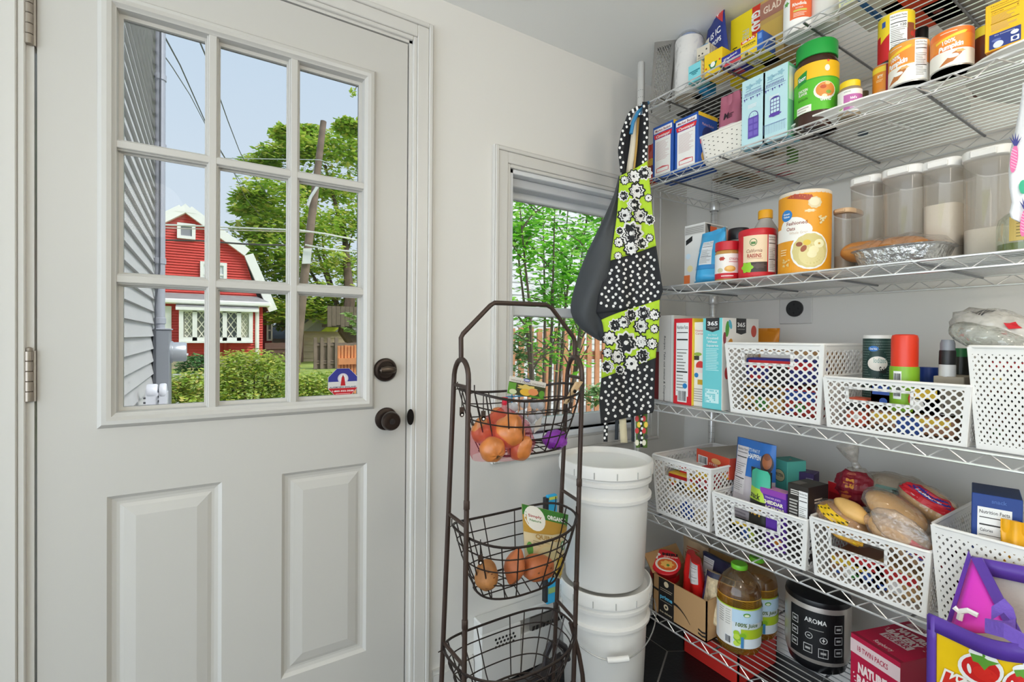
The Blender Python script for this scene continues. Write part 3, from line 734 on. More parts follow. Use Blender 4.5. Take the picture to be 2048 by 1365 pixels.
# sprig hanging into the top right pane, twigs near the treehouse
sp_ = thing('maple_sprig', 'small sprig of green leaves at the top corner of the door glass', 'branch', at(712, 180, Y=6))
m = MB(); c = at(707, 183, Y=6); leaf_cloud(m, LEAVES[:4], 26, in_blob(c, .05, .05, .11, r5, .1), .05, r5); m.build('leaves', sp_)
MB(BARK).tube([V((at(790, 700, Y=6).x, 6, GZ)), at(785, 400, Y=6), at(750, 140, Y=6), at(712, 175, Y=6), at(706, 195, Y=6)], [.04, .03, .012, .004, .002], 6).build('stem', sp_)
sp_ = thing('fern_branch', 'pale green feathery branch below the tree house', 'branch', at(715, 650, Y=10))
m = MB(); pl = [M('#b7cf7c', .6), M('#a3c064', .6)]
for (px0, py0, px1, py1) in ((722, 640, 694, 625), (722, 672, 694, 655), (725, 655, 700, 640)):
    for t in range(16):
        q = at(px0 + (px1 - px0) * t / 15, py0 + (py1 - py0) * t / 15, Y=10); leaf_cloud(m, pl, 3, lambda: (q.x, q.y, q.z), .12, r5)
m.build('leaves', sp_)
MB(BARK).tube([V((at(790, 700, Y=10).x, 10, GZ)), at(780, 680, Y=10), at(722, 645, Y=10), at(696, 632, Y=10)], [.05, .03, .01, .004], 6).build('stem', sp_)
# ---- utility pole and wires
py_ = 21.
up = thing('utility_pole', 'leaning brown wooden utility pole in front of the maple tree', 'pole', V((hp(592, 740, py_).x, py_, GZ)))
m = MB(M('#7a685c', .85, bump=.5, bscale=12, var=.25, vscale=3)); t0 = hp(590, 745, py_); t1 = hp(647, 243, py_)
m.tube([V((t0.x - .02, py_, GZ)), hp(608, 560, py_), hp(628, 400, py_), t1], [.19, .17, .15, .12], 12); m.build('pole', up, smooth=True)
MB(M('#cfcfcf', .5)).obox(hp(604, 528, py_ - .3), V((.32, 0, .04)), V((0, .04, 0)), V((.05, 0, .62))).build('marker_plate', up)
MB(M('#c9c9c9', .4)).tube([hp(615, 412, py_ - .25), hp(621, 395, py_ - .25), hp(636, 372, py_ - .25)], .06, 8).build('riser', up)
MB(M('#b9bbc0', .4, .5)).tube([hp(605, 365, py_ - .3), hp(610, 330, py_ - .3)], .03, 6).build('guy_bracket', up)
def wire(label, pts, r, c):
    m = MB(M(c, .6)); P_ = [at(p[0], p[1], Y=p[2]) for p in pts]
    o = m.tube(P_, r, 5).build('overhead_wire', None, origin=P_[0]); tag(o, label, 'wire', 'overhead wires across the street')
wire('thin dark wire from the roof edge down past the first muntin, longest of the pair', [(322, 60, 7), (360, 130, 9), (411, 245, 12), (432, 285, 13), (470, 350, 17), (490, 395, 20), (520, 430, 21)], .010, '#55565a')
wire('thin dark wire just below the longest sloping wire in the top left pane', [(326, 108, 7), (345, 135, 8), (380, 190, 10), (432, 290, 14), (465, 340, 17), (500, 390, 21)], .007, '#6a6b70')
wire('thin dark wire sloping through the top middle pane', [(400, 85, 8), (414, 118, 9), (434, 180, 11), (455, 240, 13), (478, 300, 16), (500, 345, 18), (540, 395, 21)], .011, '#55565a')
wire('pale horizontal cable crossing below the attic window', [(300, 449, 24), (390, 452, 23), (480, 456, 22), (600, 461, 20.5), (650, 468, 20.5), (722, 482, 22)], .035, '#d6d2d0')
wire('second pale cable close below the one under the attic window', [(300, 455, 24), (390, 458, 23), (480, 461, 22), (620, 465, 20.5)], .02, '#d6c6c4')
wire('dark thick cable crossing the red house at mid height', [(300, 480, 24), (400, 482, 23), (480, 488, 21), (520, 490, 20.5), (600, 491, 20.5)], .035, '#4d4647')
wire('pale cable from the pole towards the right edge of the door glass', [(610, 490, 20.5), (650, 498, 20.5), (722, 505, 22)], .035, '#c9c9c6')
wire('faint horizontal wire across the maple crown top', [(430, 316, 22), (520, 318, 21), (640, 320, 20.5), (722, 348, 22)], .016, '#b9bcc0')
# ---- hedges and bushes
BUSH = [LEAF(c) for c in ('#a9bf4c', '#8fae3e', '#c6cf78', '#738f34', '#b9c25a', '#d0c864')]
def bush(name, label, blobs, n, size, y, leaves=BUSH, stems=()):
    c0 = at(blobs[0][0], blobs[0][1], Y=y)
    b = thing(name, label, 'bush', (c0.x, y, GZ))
    fs = []
    for (px, py, rx, rz) in blobs:
        c = at(px, py, Y=y); fs.append(in_blob((c.x, c.y, c.z), rx, rx * .8, rz, r5, .5))
    m = MB(); leaf_cloud(m, leaves, n, multi(fs, r5), size, r5); m.build('foliage', b)['kind'] = 'stuff'
    m = MB(BARK)
    for (px, py) in stems: q = at(px, py, Y=y); m.tube([V((c0.x + (q.x - c0.x) * .3, y, GZ)), V((c0.x + (q.x - c0.x) * .6, y, GZ + (q.z - GZ) * .4)), q], [.03, .022, .008], 6)
    m.build('stems', b)
by = 10.5
bush('rounded_bush', 'large rounded yellow-green bush in the middle bottom pane', [(505, 755, .85, .52), (470, 740, .5, .4), (545, 745, .55, .42), (505, 725, .6, .28), (450, 780, .4, .35), (560, 785, .45, .35), (500, 795, .8, .3)], 6500, .085, by, BUSH, ((450, 740), (480, 730), (510, 725), (540, 740), (470, 760), (530, 760)))
bush('clipped_hedge', 'low clipped green hedge left of the alarm sticker', [(625, 770, .55, .28), (600, 775, .3, .25), (655, 770, .4, .28), (625, 795, .6, .25)], 3200, .075, 9.5)
bush('clipped_hedge', 'yellowish low hedge behind the electric meter', [(365, 775, .4, .28), (395, 770, .35, .3), (340, 785, .3, .25), (370, 805, .5, .25)], 2600, .075, 9.5, BUSH + [M('#b8a860', .7)])
bush('dark_shrub', 'small dark green shrub against the red house', [(395, 735, .75, .55)], 1600, .14, 22, [M('#3f6a34', .7), M('#52803c', .7)])
MB(M('#c9c9cc', .4, .3)).box(at(345, 750, Y=13).x, at(425, 745, Y=13).x, 13, 13.1, at(345, 752, Y=13).z - .06, at(345, 752, Y=13).z + .03).box(at(350, 750, Y=13).x, at(352, 750, Y=13).x + .05, 13.02, 13.08, GZ, at(345, 752, Y=13).z).build('street_guardrail', None)
tag(bpy.data.objects['street_guardrail'], 'pale metal rail beyond the yellowish hedge', 'rail')
# ---- side yard seen through the small window: young tree, cedar fence, white house
sy = 3.6
yt = thing('young_tree', 'young leafy green tree close outside the small window', 'tree', (at(1110, 700, Y=sy).x, sy, GZ))
SUN_L = [LEAF(c) for c in ('#84c83c', '#9bd84c', '#66ad34', '#b0e068', '#72b838', '#549230')]
r6 = random.Random(21); m = MB(); brs = []
mt = MB(M('#6b5d4f', .85, bump=.4, bscale=30))
for (x0, x1, x2, top) in ((1070, 1060, 1035, 380), (1085, 1090, 1085, 380), (1105, 1120, 1140, 385), (1120, 1150, 1180, 400), (1075, 1050, 1020, 470), (1130, 1165, 1205, 480), (1095, 1105, 1110, 420), (1110, 1130, 1160, 520), (1130, 1170, 1215, 400)):
    yo = sy + r6.uniform(-.5, .6)
    P_ = [at(x0, 900, Y=yo), at((x0 + x1) / 2, 760, Y=yo), at(x1, 620, Y=yo), at((x1 + x2) / 2, 500, Y=yo), at(x2, top - 20, Y=yo)]
    mt.tube(P_, [.02, .017, .013, .008, .004], 6); brs.append(P_)
    for k in range(7):
        t = r6.uniform(1, 3.9); i = int(t); q = P_[i].lerp(P_[i + 1], t - i); e = q + V((r6.uniform(-.35, .35), r6.uniform(-.25, .25), r6.uniform(.08, .35)))
        mt.tube([q, q.lerp(e, .5) + V((0, 0, .03)), e], [.009, .006, .003], 5); brs.append([q, e])
mt.build('branches', yt, smooth=True)
def on_br():
    P_ = brs[int(r6.random() * len(brs))]
    if len(P_) > 2: t = r6.uniform(1.6, 3.99)
    else: t = r6.uniform(.1, .999)
    i = int(t); q = P_[i].lerp(P_[i + 1], t - i)
    if q.z < 1.25 and r6.random() < .8: return on_br()
    return q + V((r6.gauss(0, .06), r6.gauss(0, .06), r6.gauss(0, .06)))
leaf_cloud(m, SUN_L, 4600, on_br, .07, r6); m.build('leaves', yt)['kind'] = 'stuff'
m = MB(); b2 = thing('low_shrub', 'pale green shrub at the foot of the cedar fence outside the small window', 'bush', (at(1060, 750, Y=4.6).x, 4.6, GZ))
leaf_cloud(m, [M('#8fb070', .6), M('#a9c48a', .6), M('#6d9a4a', .6)], 900, multi([in_blob(at(1055, 740, Y=4.6), .22, .2, .2, r6), in_blob(at(1045, 690, Y=4.6), .15, .15, .2, r6), in_blob(at(1190, 790, Y=4.6), .16, .15, .14, r6)], r6), .07, r6); m.build('leaves', b2)
fy2 = 5.6
a = at(1020, 655, Y=fy2); b = at(1290, 660, Y=fy2)
f = board_fence('cedar_fence', 'open orange cedar board fence outside the small window', a.x, b.x, fy2, GZ, a.z, 17, M('#c98c62', .7, var=.15, vscale=6), .56, [], ())
MB(M('#a9785a', .7)).box(a.x, b.x, fy2 + .03, fy2 + .07, at(1100, 712, Y=fy2).z - .07, at(1100, 712, Y=fy2).z + .06).build('rail', f)
wy = 8.5
hw_ = thing('white_house', 'white clapboard neighbour house behind the young tree', 'house', (7, wy, GZ))
m = MB(M('#dcdcda', .6)); z = GZ
while z < 4.5: m.add([(3.2, wy - .02, z), (15, wy - .02, z), (15, wy, z + .13), (3.2, wy, z + .13), (3.2, wy, z), (15, wy, z)], [(0, 1, 2, 3), (4, 5, 1, 0)]); z += .13
m.build('siding', hw_)['kind'] = 'stuff'
a = at(1165, 480, Y=wy); b = at(1195, 620, Y=wy)
MB(WH).frame(a.x, b.x + .3, b.z, a.z, .12, wy - .08, wy).build('window_frame', hw_); MB(M('#7c828a', .2)).box(a.x + .1, b.x + .2, wy - .04, wy - .03, b.z + .1, a.z - .1).build('pane', hw_)
# ================================================================== chrome wire shelving unit
CHR = M('#d6d6d5', .32, .7, name='chrome_wire'); CHR2 = M('#77787a', .3, .85, name='dark_chrome')  # second one: darker chrome for cross ribs and post grooves
SXF, SXB, SY1, SY0 = 1.305, 1.762, 1.238, .005
SZ = [1.984, 1.713, 1.333, .937, .552, .216]      # upper wires of the six shelves
ST = [z + .0035 for z in SZ]                      # where things stand
su = thing('wire_shelving_unit', 'chrome wire shelving unit with six shelves along the pantry wall', 'shelving', (1.53, .62, 0))
posts = [(1.318, 1.227), (1.749, 1.227), (1.318, .016), (1.749, .016)]
for (x, y) in posts:
    m = MB(CHR).lathe([(.0127, 0), (.0127, 2.145), (.0115, 2.15), (0, 2.15)], (x, y, 0), 14)
    p_ = m.build('post', su, smooth=True)
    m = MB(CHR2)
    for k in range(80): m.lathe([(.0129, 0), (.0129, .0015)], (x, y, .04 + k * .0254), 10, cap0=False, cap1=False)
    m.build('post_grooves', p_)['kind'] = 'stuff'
def zig(m, p, q, z0, z1, n, r=.0019):
    pts = []
    for i in range(n + 1):
        t = i / n; b = V(p).lerp(V(q), t); pts.append(V((b.x, b.y, z0 if i % 2 == 0 else z1)))
    m.tube(pts, r, 4)
for k, z in enumerate(SZ):
    m = MB(CHR); zl = z - .026; r = .0027
    cs = [(SXF, SY1), (SXB, SY1), (SXB, SY0), (SXF, SY0)]
    for zz in (z, zl):
        for i in range(4): a, b = cs[i], cs[(i + 1) % 4]; m.tube([(a[0], a[1], zz), (b[0], b[1], zz)], r, 6)
    zig(m, (SXF, SY1, 0), (SXF, SY0, 0), zl, z, 38); zig(m, (SXB, SY1, 0), (SXB, SY0, 0), zl, z, 38); zig(m, (SXF, SY1, 0), (SXB, SY1, 0), zl, z, 14)
    sh = m.build('shelf', su, smooth=True)
    m = MB(CHR); n = 18
    for i in range(1, n): x = SXF + (SXB - SXF) * i / n; m.tube([(x, SY1, z + .001), (x, SY0, z + .001)], .0016, 5)
    d_ = m.build('deck_wires', sh, smooth=True); d_['kind'] = 'stuff'
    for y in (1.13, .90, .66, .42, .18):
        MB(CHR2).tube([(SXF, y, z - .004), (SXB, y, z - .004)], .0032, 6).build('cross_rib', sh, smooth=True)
    for (x, y) in posts:
        MB(CHR).lathe([(.0165, -.034), (.019, -.03), (.0175, .0), (.0160, .004), (.0135, .005)], (x, y, z), 16, cap0=False, cap1=False).build('collar', sh, smooth=True)
# ================================================================== brown three-tier wire basket rack
BR = M('#43352e', .42, .35, name='brown_metal', var=.12, vscale=30)
BRW = M('#2f2622', .45, .35, name='dark_brown_wire')
rk = thing('basket_rack', 'brown metal rack frame with arched ends and a top handle, for hanging baskets', 'rack', (.70, 1.07, 0))
Yf, Yr = 1.02, 1.112
def post_line(px0, px1, Y0, Y1): return at(px0, 760, Y=Y0), at(px1, 1365, Y=Y1)
sides = []
for (nm, fpx, rpx, fb, rb) in (('left', 937, 908, 928, 883), ('right', 1164.5, 1134, 1147, 1106)):
    f0, f1 = post_line(fpx, fb, Yf, Yf - .01); r0, r1 = post_line(rpx, rb, Yr, Yr + .012)
    def ext(a, b): return a + (b - a) * ((.0 - a.z) / (b.z - a.z))
    ctr = (f0 + r0) / 2; half = (f0 - r0) / 2; rad = half.length
    zt = at(921 if nm == 'left' else 1149, 716 if nm == 'left' else 711, Y=(Yf + Yr) / 2).z
    hgt = zt - f0.z
    ar = [ctr + half * cos(t) + V((0, 0, hgt * sin(t))) for t in [pi * i / 12 for i in range(13)]]
    m = MB(BR).tube([ext(f0, f1)] + ar + [ext(r0, r1)], .0065, 8); o = m.build('side_frame', rk, smooth=True, angle=60)
    sides.append((f0, f1, r0, r1, ctr + V((0, 0, hgt))))
    # rungs
    for (pz, qz) in ((at(fpx, 776 if nm == 'left' else 757, Y=Yf).z,) * 2, (at(fpx, 1052 if nm == 'left' else 1000, Y=Yf).z,) * 2, (at(fpx, 1325 if nm == 'left' else 1232, Y=Yf).z,) * 2):
        def onp(a, b, z): return a + (b - a) * ((z - a.z) / (b.z - a.z))
        MB(BR).tube([onp(f0, f1, pz), onp(r0, r1, qz)], .0048, 8).build('rung', rk, smooth=True)
    for z in (.47, .75, .2):
        q = onp(f0, f1, z); MB(BR).lathe([(.0067, 0), (.0078, .002), (.0078, .02), (.0067, .022)], (q.x, q.y, q.z), 8).build('tube_joint', rk, smooth=True)
Ym = (Yf + Yr) / 2
tp = [sides[0][4], at(922, 676, Y=Ym), at(926, 668, Y=Ym), at(980, 612, Y=Ym), at(989, 606, Y=Ym), at(1092, 610, Y=Ym), at(1103, 616, Y=Ym), at(1146, 674, Y=Ym), at(1150, 684, Y=Ym), sides[1][4]]
MB(BR).tube(tp, .0062, 8).build('top_handle', rk, smooth=True, angle=60)
# baskets -------------------------------------------------------------
def rrect(cx, cy, a, b, n, e=2.6):
    pts = []
    for i in range(n):
        t = 2 * pi * i / n; c, s_ = cos(t), sin(t)
        pts.append((cx + a * copysign(abs(c) ** (2 / e), c), cy + b * copysign(abs(s_) ** (2 / e), s_)))
    return pts
def basket(label, cx, cy, zr, dep, a=.168, b=.112, a2=.115, b2=.07, saddle=.012, nv=18):
    t = thing('wire_basket', label, 'basket', (cx, cy, zr - dep), 'hanging wire baskets on the brown rack')
    N = 44
    def ring(f):
        q = f ** .8
        A, B = a2 + (a - a2) * q, b2 + (b - b2) * q
        return [V((x, y, zr - dep + dep * f + (saddle * cos(2 * pi * i / N * 2) * f))) for i, (x, y) in enumerate(rrect(cx, cy, A, B, N))]
    MB(BRW).tube(ring(1), .0034, 6, closed=True).build('rim', t, smooth=True)
    MB(BRW).tube(ring(0), .0028, 6, closed=True).build('base_ring', t, smooth=True)
    m = MB(BRW)
    for f in (.28, .53, .77): m.tube(ring(f), .0018, 5, closed=True)
    m.build('hoops', t, smooth=True)['kind'] = 'stuff'
    m = MB(BRW); lv = [ring(f) for f in (0, .15, .3, .5, .75, 1)]
    for k in range(nv):
        i = int(k * N / nv); m.tube([L[i] for L in lv], .0018, 5)
    m.build('upright_wires', t, smooth=True)['kind'] = 'stuff'
    m = MB(BRW); bz = zr - dep
    for k in range(-3, 4):
        x = cx + k * a2 / 3.6; h = b2 * sqrt(max(0, 1 - (k / 3.6) ** 2)); m.tube([(x, cy - h, bz), (x + .02, cy, bz), (x, cy + h, bz)], .0016, 5)
    m.tube([(cx - a2, cy - .02, bz), (cx + a2, cy - .02, bz)], .0016, 5); m.tube([(cx - a2, cy + .025, bz), (cx + a2, cy + .025, bz)], .0016, 5)
    m.build('base_grid', t, smooth=True)['kind'] = 'stuff'
    for sx in (-1, 1):
        for dy in (-.046, .046):
            x = cx + sx * a * .985; z = zr + saddle
            MB(BRW).tube([(x, cy + dy, z + .016), (x, cy + dy, z - .002), (x + sx * .012, cy + dy, z - .004)], .0016, 5).build('hook', t)
    return t
bc = .5 * (sides[0][0].x + sides[1][0].x)
def rimz(px, py): return at(px, py, Y=1.06).z
bk1 = basket('top wire basket of the rack, holding onions', bc + .004, 1.063, rimz(1045, 783), .150)
bk2 = basket('middle wire basket of the rack, holding potatoes and a quinoa pouch', bc - .009, 1.063, rimz(1040, 1046), .152)
bk3 = basket('empty lowest wire basket of the rack', bc - .022, 1.063, rimz(1020, 1285), .15, a=.178, b=.118)
# little brown tags hanging on the basket wires
def hang_tag(px, py, Y, label):
    p = at(px, py, Y=Y); t = thing('metal_tag', label, 'tag', (p.x, p.y, p.z), 'small brown metal tags on the baskets')
    MB(BRW).tube([(p.x, p.y, p.z), (p.x, p.y, p.z - .034)], .0013, 5).build('wire_loop', t)
    m = MB(BR); w = .0055
    m.box(p.x - w, p.x + w, p.y - .001, p.y + .001, p.z - .052, p.z - .034); m.lathe([(w, -.001), (w, .001)], (p.x, p.y, p.z - .052), 14, (0, 1, 0)); m.build('tag_plate', t)
    MB(M('#e9e4e0', .5)).lathe([(.0026, 0), (.0026, .0006)], (p.x, p.y - .001, p.z - .052), 10, (0, -1, 0)).build('tag_hole', t)
hang_tag(924, 786, 1.02, 'brown tag hanging left of the top basket beside the front post')
hang_tag(967, 792, .948, 'brown tag hanging on the front rim of the top basket')
hang_tag(1141, 779, .968, 'brown tag hanging at the right end of the top basket under the clothespin')
hang_tag(961, 1080, .948, 'brown tag hanging on the front rim of the middle basket')
# ================================================================== white buckets
BUK = M('#e4e2dd', .42, name='white_bucket_plastic', bump=.02, bscale=20); BUK2 = M('#eae8e3', .45, name='bucket_lid')
def cyl_px(px0, px1, xf=None, xc=None, rho=None):
    """centre and radius of an upright cylinder from its side edges and its X (front or centre) or distance"""
    t0, t1 = atan((px0 - 1024) / F), atan((px1 - 1024) / F); az = YAW + (t0 + t1) / 2; dl = (t1 - t0) / 2
    if rho is None: rho = xc / sin(az) if xc is not None else xf / (sin(az) - sin(dl))
    return V((rho * sin(az), rho * cos(az), 0)), rho * sin(dl), rho
bc_, brad, brho = cyl_px(1120, 1310, rho=1.60)
def bucket(label, z0, lid, wire_z):
    t = thing('bucket', label, 'bucket', (bc_.x, bc_.y, z0), 'stacked white plastic buckets'); R = brad; c = (bc_.x, bc_.y, z0)
    h = .385
    pr = [(R * .80, 0), (R * .82, .004), (R * .88, h * .62), (R * .885, h * .66), (R * .955, h * .67), (R * .96, h * .70), (R * .90, h * .715), (R * .91, h * .80), (R * .965, h * .81), (R * .97, h * .84), (R * .93, h * .855), (R * .94, h * .93), (R * .99, h * .94), (R * .99, h * .985)]
    pr = [(R * .80, 0), (R * .83, .005), (R * .895, h * .70), (R * .96, h * .71), (R * .965, h * .735), (R * .90, h * .75), (R * .905, h * .835), (R * .965, h * .845), (R * .97, h * .87), (R * .925, h * .885), (R * .93, h * .985)]
    MB(BUK).lathe(pr, c, 56, cap1=False).build('body', t, smooth=True, angle=50)
    lp = [(R * .955, h * .90), (R * .995, h * .91), (R, h * .985), (R * .985, h * 1.005), (R * .955, h * 1.008), (R * .93, h * .985), (R * .915, h * .962), (R * .90, h * .958), (0, h * .958)]
    MB(BUK2).lathe(lp, c, 56, cap0=False).build('lid', t, smooth=True, angle=50)
    for k in range(14):
        a = 2 * pi * k / 14 + .15; q = V((bc_.x + cos(a) * R * 1.0, bc_.y + sin(a) * R * 1.0, z0 + h * .915))
        MB(M('#b9b8b4', .5)).box(q.x - .0012, q.x + .0012, q.y - .0012, q.y + .0012, q.z, q.z + .02).build('lid_notch', t)
    if wire_z:
        e = V((-FW.x, -FW.y, 0)).normalized(); s_ = V((e.y, -e.x, 0)); pts = []
        for i in range(25):
            a = pi * i / 24; pts.append(V(c) + V((0, 0, h * .80)) + s_ * (-(R + .012) * cos(a)) * -1 + e * (sin(a) * (R + .015)) + V((0, 0, -sin(a) ** 1.3 * wire_z)))
        MB(M('#a9a9a7', .3, .7)).tube(pts, .002, 6).build('bail_wire', t, smooth=True)
        q0, q1 = pts[11], pts[14]
        MB(BUK2).tube([q0, q0.lerp(q1, .5) + e * .002, q1], .0085, 12).build('grip', t, smooth=True)
    return t
bt = at(1213, 915, rho=brho).z
bucket('upper white plastic bucket with lid, standing on the lower bucket', bt - .385, True, None)
bucket('lower white plastic bucket with wire bail handle, standing on the floor', .0, True, .095)
# ================================================================== kit for packaged goods
UPV = V((0, 0, 1))
def hline(P0, a, px):
    """distance along horizontal direction a from P0 to the vertical plane of pixel column px"""
    r = ray(px, 682); d = a.x * -r.y + a.y * r.x
    return (P0.x * r.y - P0.y * r.x) / d
def zat(P, px, py):
    r = ray(px, py); return H + r.z * hypot(P.x, P.y) / hypot(r.x, r.y)
class Box: pass
def carton(name, label, cat, px0, px1, pytop, z, xf, dep, col, yaw=0, front=None, side=None, top=None, bot=None, sc=None, tc=None, bc=None, group=None, w=None, h=None, rough=.5, Y0=None, bev=.0012):
    """box whose front face (towards the room) spans px0..px1; xf = X of its left front edge"""
    pm = 600 if pytop is None else pytop + 40
    P0 = at(px0, pm, X=xf); P0 = V((P0.x, P0.y, z))
    if Y0 is not None: P0.y = Y0
    R = Matrix.Rotation(radians(yaw), 3, 'Z'); a = R @ V((0, -1, 0)); d = R @ V((1, 0, 0))
    if w is None: w = hline(P0, a, px1)
    if h is None: h = zat(P0, px0, pytop) - z
    n = -d
    t = thing(name, label, cat, P0 + a * w / 2 + d * dep / 2, group)
    m = MB(); cf = M(col, rough); cs_ = M(sc or col, rough); ct = M(tc or col, rough); cb_ = M(bc or col, rough)
    p = [P0, P0 + a * w, P0 + a * w + d * dep, P0 + d * dep]; q = [x + UPV * h for x in p]; vs = p + q
    for mt, f in ((cf, (0, 1, 5, 4)), (cs_, (1, 2, 6, 5)), (cf, (2, 3, 7, 6)), (cs_, (3, 0, 4, 7)), (ct, (4, 5, 6, 7)), (cb_, (0, 3, 2, 1))):
        m.use(mt); m.add([], []); m.f.append(list(f)); m.mi.append(m.cur)
    m.v = [V(x) for x in vs]
    m.build('carton', t, bevel=bev)
    for fn, O, u, v_, nn, ww, hh, nm in ((front, P0, a, UPV, n, w, h, 'front_print'), (side, P0 + a * w, d, UPV, a, dep, h, 'side_print'), (top, P0 + UPV * h, a, d, UPV, w, dep, 'top_print'), (bot, P0 + d * dep, a, -d, -UPV, w, dep, 'bottom_print')):
        if fn: pr = Print(flat_map(O, u, v_, nn), ww, hh); fn(pr); pr.build(t, nm)
    b = Box(); b.t = t; b.P0 = P0; b.a = a; b.d = d; b.w = w; b.h = h; b.dep = dep; b.n = n
    return b
def round_thing(name, label, cat, px0, px1, pytop, z, parts, xf=None, xc=None, deco=None, h=None, group=None, n=32, az=0., sx=1., rho=None, us=1.):
    """parts: (name, material, [(r, h)...]) as fractions of radius and height; deco(Print): u in radians, v in heights"""
    c, R, rho = cyl_px(px0, px1, xf=xf, xc=xc, rho=rho)
    c = V((c.x, c.y, z))
    if h is None: h = zat(c, (px0 + px1) / 2, pytop) - z
    t = thing(name, label, cat, c, group)
    for (nm, mt, pr) in parts:
        MB(mt).lathe([(r * R, y * h) for r, y in pr], c, n).build(nm, t, smooth=True, angle=40)
    if deco:
        az0 = atan2(-c.y, -c.x) + az
        pr = Print(cyl_map(c, R, az0), R * us, h, step=R * .09, base=.0006); deco(pr); pr.build(t)
    b = Box(); b.t = t; b.c = c; b.R = R; b.h = h
    return b
CAN = M('#b4b4b2', .3, .85, name='tin'); 
def can_parts(col, rim=CAN):
    return [('can', M(col, .35), [(.97, 0), (.985, .008), (.985, .03), (1, .035), (1, .965), (.985, .97), (.985, .992), (.96, 1), (.95, .985), (0, .985)]),
            ('rim', rim, [(.975, .975), (.995, .98), (.995, 1), (.97, 1.003), (.955, .995)]), ('base_rim', rim, [(.95, -.0), (.995, 0), (.995, .022), (.98, .026)])]
def bag(name, label, cat, px0, px1, pytop, z, xf, t, col, yaw=0, lean=0., deco=None, mat=None, group=None, w=None, h=None, twist=.0, top=.86, seed=1, Y0=None, crimp=True, taper=.0, lb='printed_label', nosub=False):
    """filled pouch standing on z: pillow shape, sealed top edge; lean tips it back (towards +X)"""
    P0 = at(px0, pytop + 40, X=xf); P0 = V((P0.x, P0.y, z))
    if Y0 is not None: P0.y = Y0
    R = Matrix.Rotation(radians(yaw), 3, 'Z'); a = R @ V((0, -1, 0)); d = R @ V((1, 0, 0))
    if w is None: w = hline(P0, a, px1)
    if h is None: h = zat(P0, px0, pytop) - z
    up = (UPV * cos(radians(lean)) + d * sin(radians(lean))); nn = (-d * cos(radians(lean)) + UPV * sin(radians(lean)))
    h /= cos(radians(lean)); rnd = random.Random(seed); ph = [rnd.uniform(0, 6.28) for _ in range(6)]; fr = [rnd.uniform(2.5, 6) for _ in range(6)]
    O = P0 + a * w / 2 + d * t * .5
    def off(x, y):   # x in -1..1, y in 0..1
        b_ = max(0, 1 - abs(x) ** 3.2) ** .55
        v_ = min(1, (y / .10)) ** .5 if y < .10 else 1
        tp = 1 if y < .35 else max(0., 1 - ((y - .35) / (top - .35)) ** 1.7) if y < top else 0.
        wr = 1 + .10 * sin(fr[0] * x + ph[0] + 5 * y) + .08 * sin(fr[1] * y + ph[1]) + .06 * sin(fr[2] * (x + y) + ph[2])
        return t * .5 * b_ * v_ * (tp ** .8 if tp > 0 else 0) * wr + .0008 + (.0025 * sin(fr[3] * x + ph[3]) if y > .6 else 0) * (0.3 + y)
    def pos(x, y, s_, hh=0.):
        k = 1 - taper * y; ew = 1 - .05 * sin(pi * min(1, y / top)) * (1 if y < top else 0)
        return O + a * (x * w / 2 * k * ew) + up * (y * h) + nn * ((off(x, y) + hh) * s_) + nn * (twist * x * y)
    nx, ny = 18, 20; m = MB(mat or M(col, .35)); vs = []; fs = []
    for s_ in (1, -1):
        o = len(vs)
        for j in range(ny + 1):
            for i in range(nx + 1): vs.append(pos(-1 + 2 * i / nx, j / ny, s_))
        for j in range(ny):
            for i in range(nx):
                f = (o + j * (nx + 1) + i, o + j * (nx + 1) + i + 1, o + (j + 1) * (nx + 1) + i + 1, o + (j + 1) * (nx + 1) + i)
                fs.append(f if s_ > 0 else f[::-1])
    L = (nx + 1) * (ny + 1)
    for j in range(ny):
        for i in (0, nx): k = j * (nx + 1) + i; fs.append((k, k + nx + 1, L + k + nx + 1, L + k))
    for j in (0, ny):
        for i in range(nx): k = j * (nx + 1) + i; fs.append((k, k + 1, L + k + 1, L + k))
    m.add(vs, fs)
    th_ = thing(name, label, cat, O, group)
    m.build('pouch', th_, smooth=True, angle=70)
    if deco:
        pr = Print(lambda u, v, hh: pos(2 * u / w - 1, v / h, 1, hh), w, h, step=w * .06, base=.0016); deco(pr); pr.build(th_, lb)
    b = Box(); b.t = th_; b.O = O; b.a = a; b.up = up; b.n = nn; b.w = w; b.h = h; b.pos = pos
    return b
PLW = M('#e4e2de', .45, name='white_plastic'); PLG = M('#8f8c86', .5, name='grey_plastic')
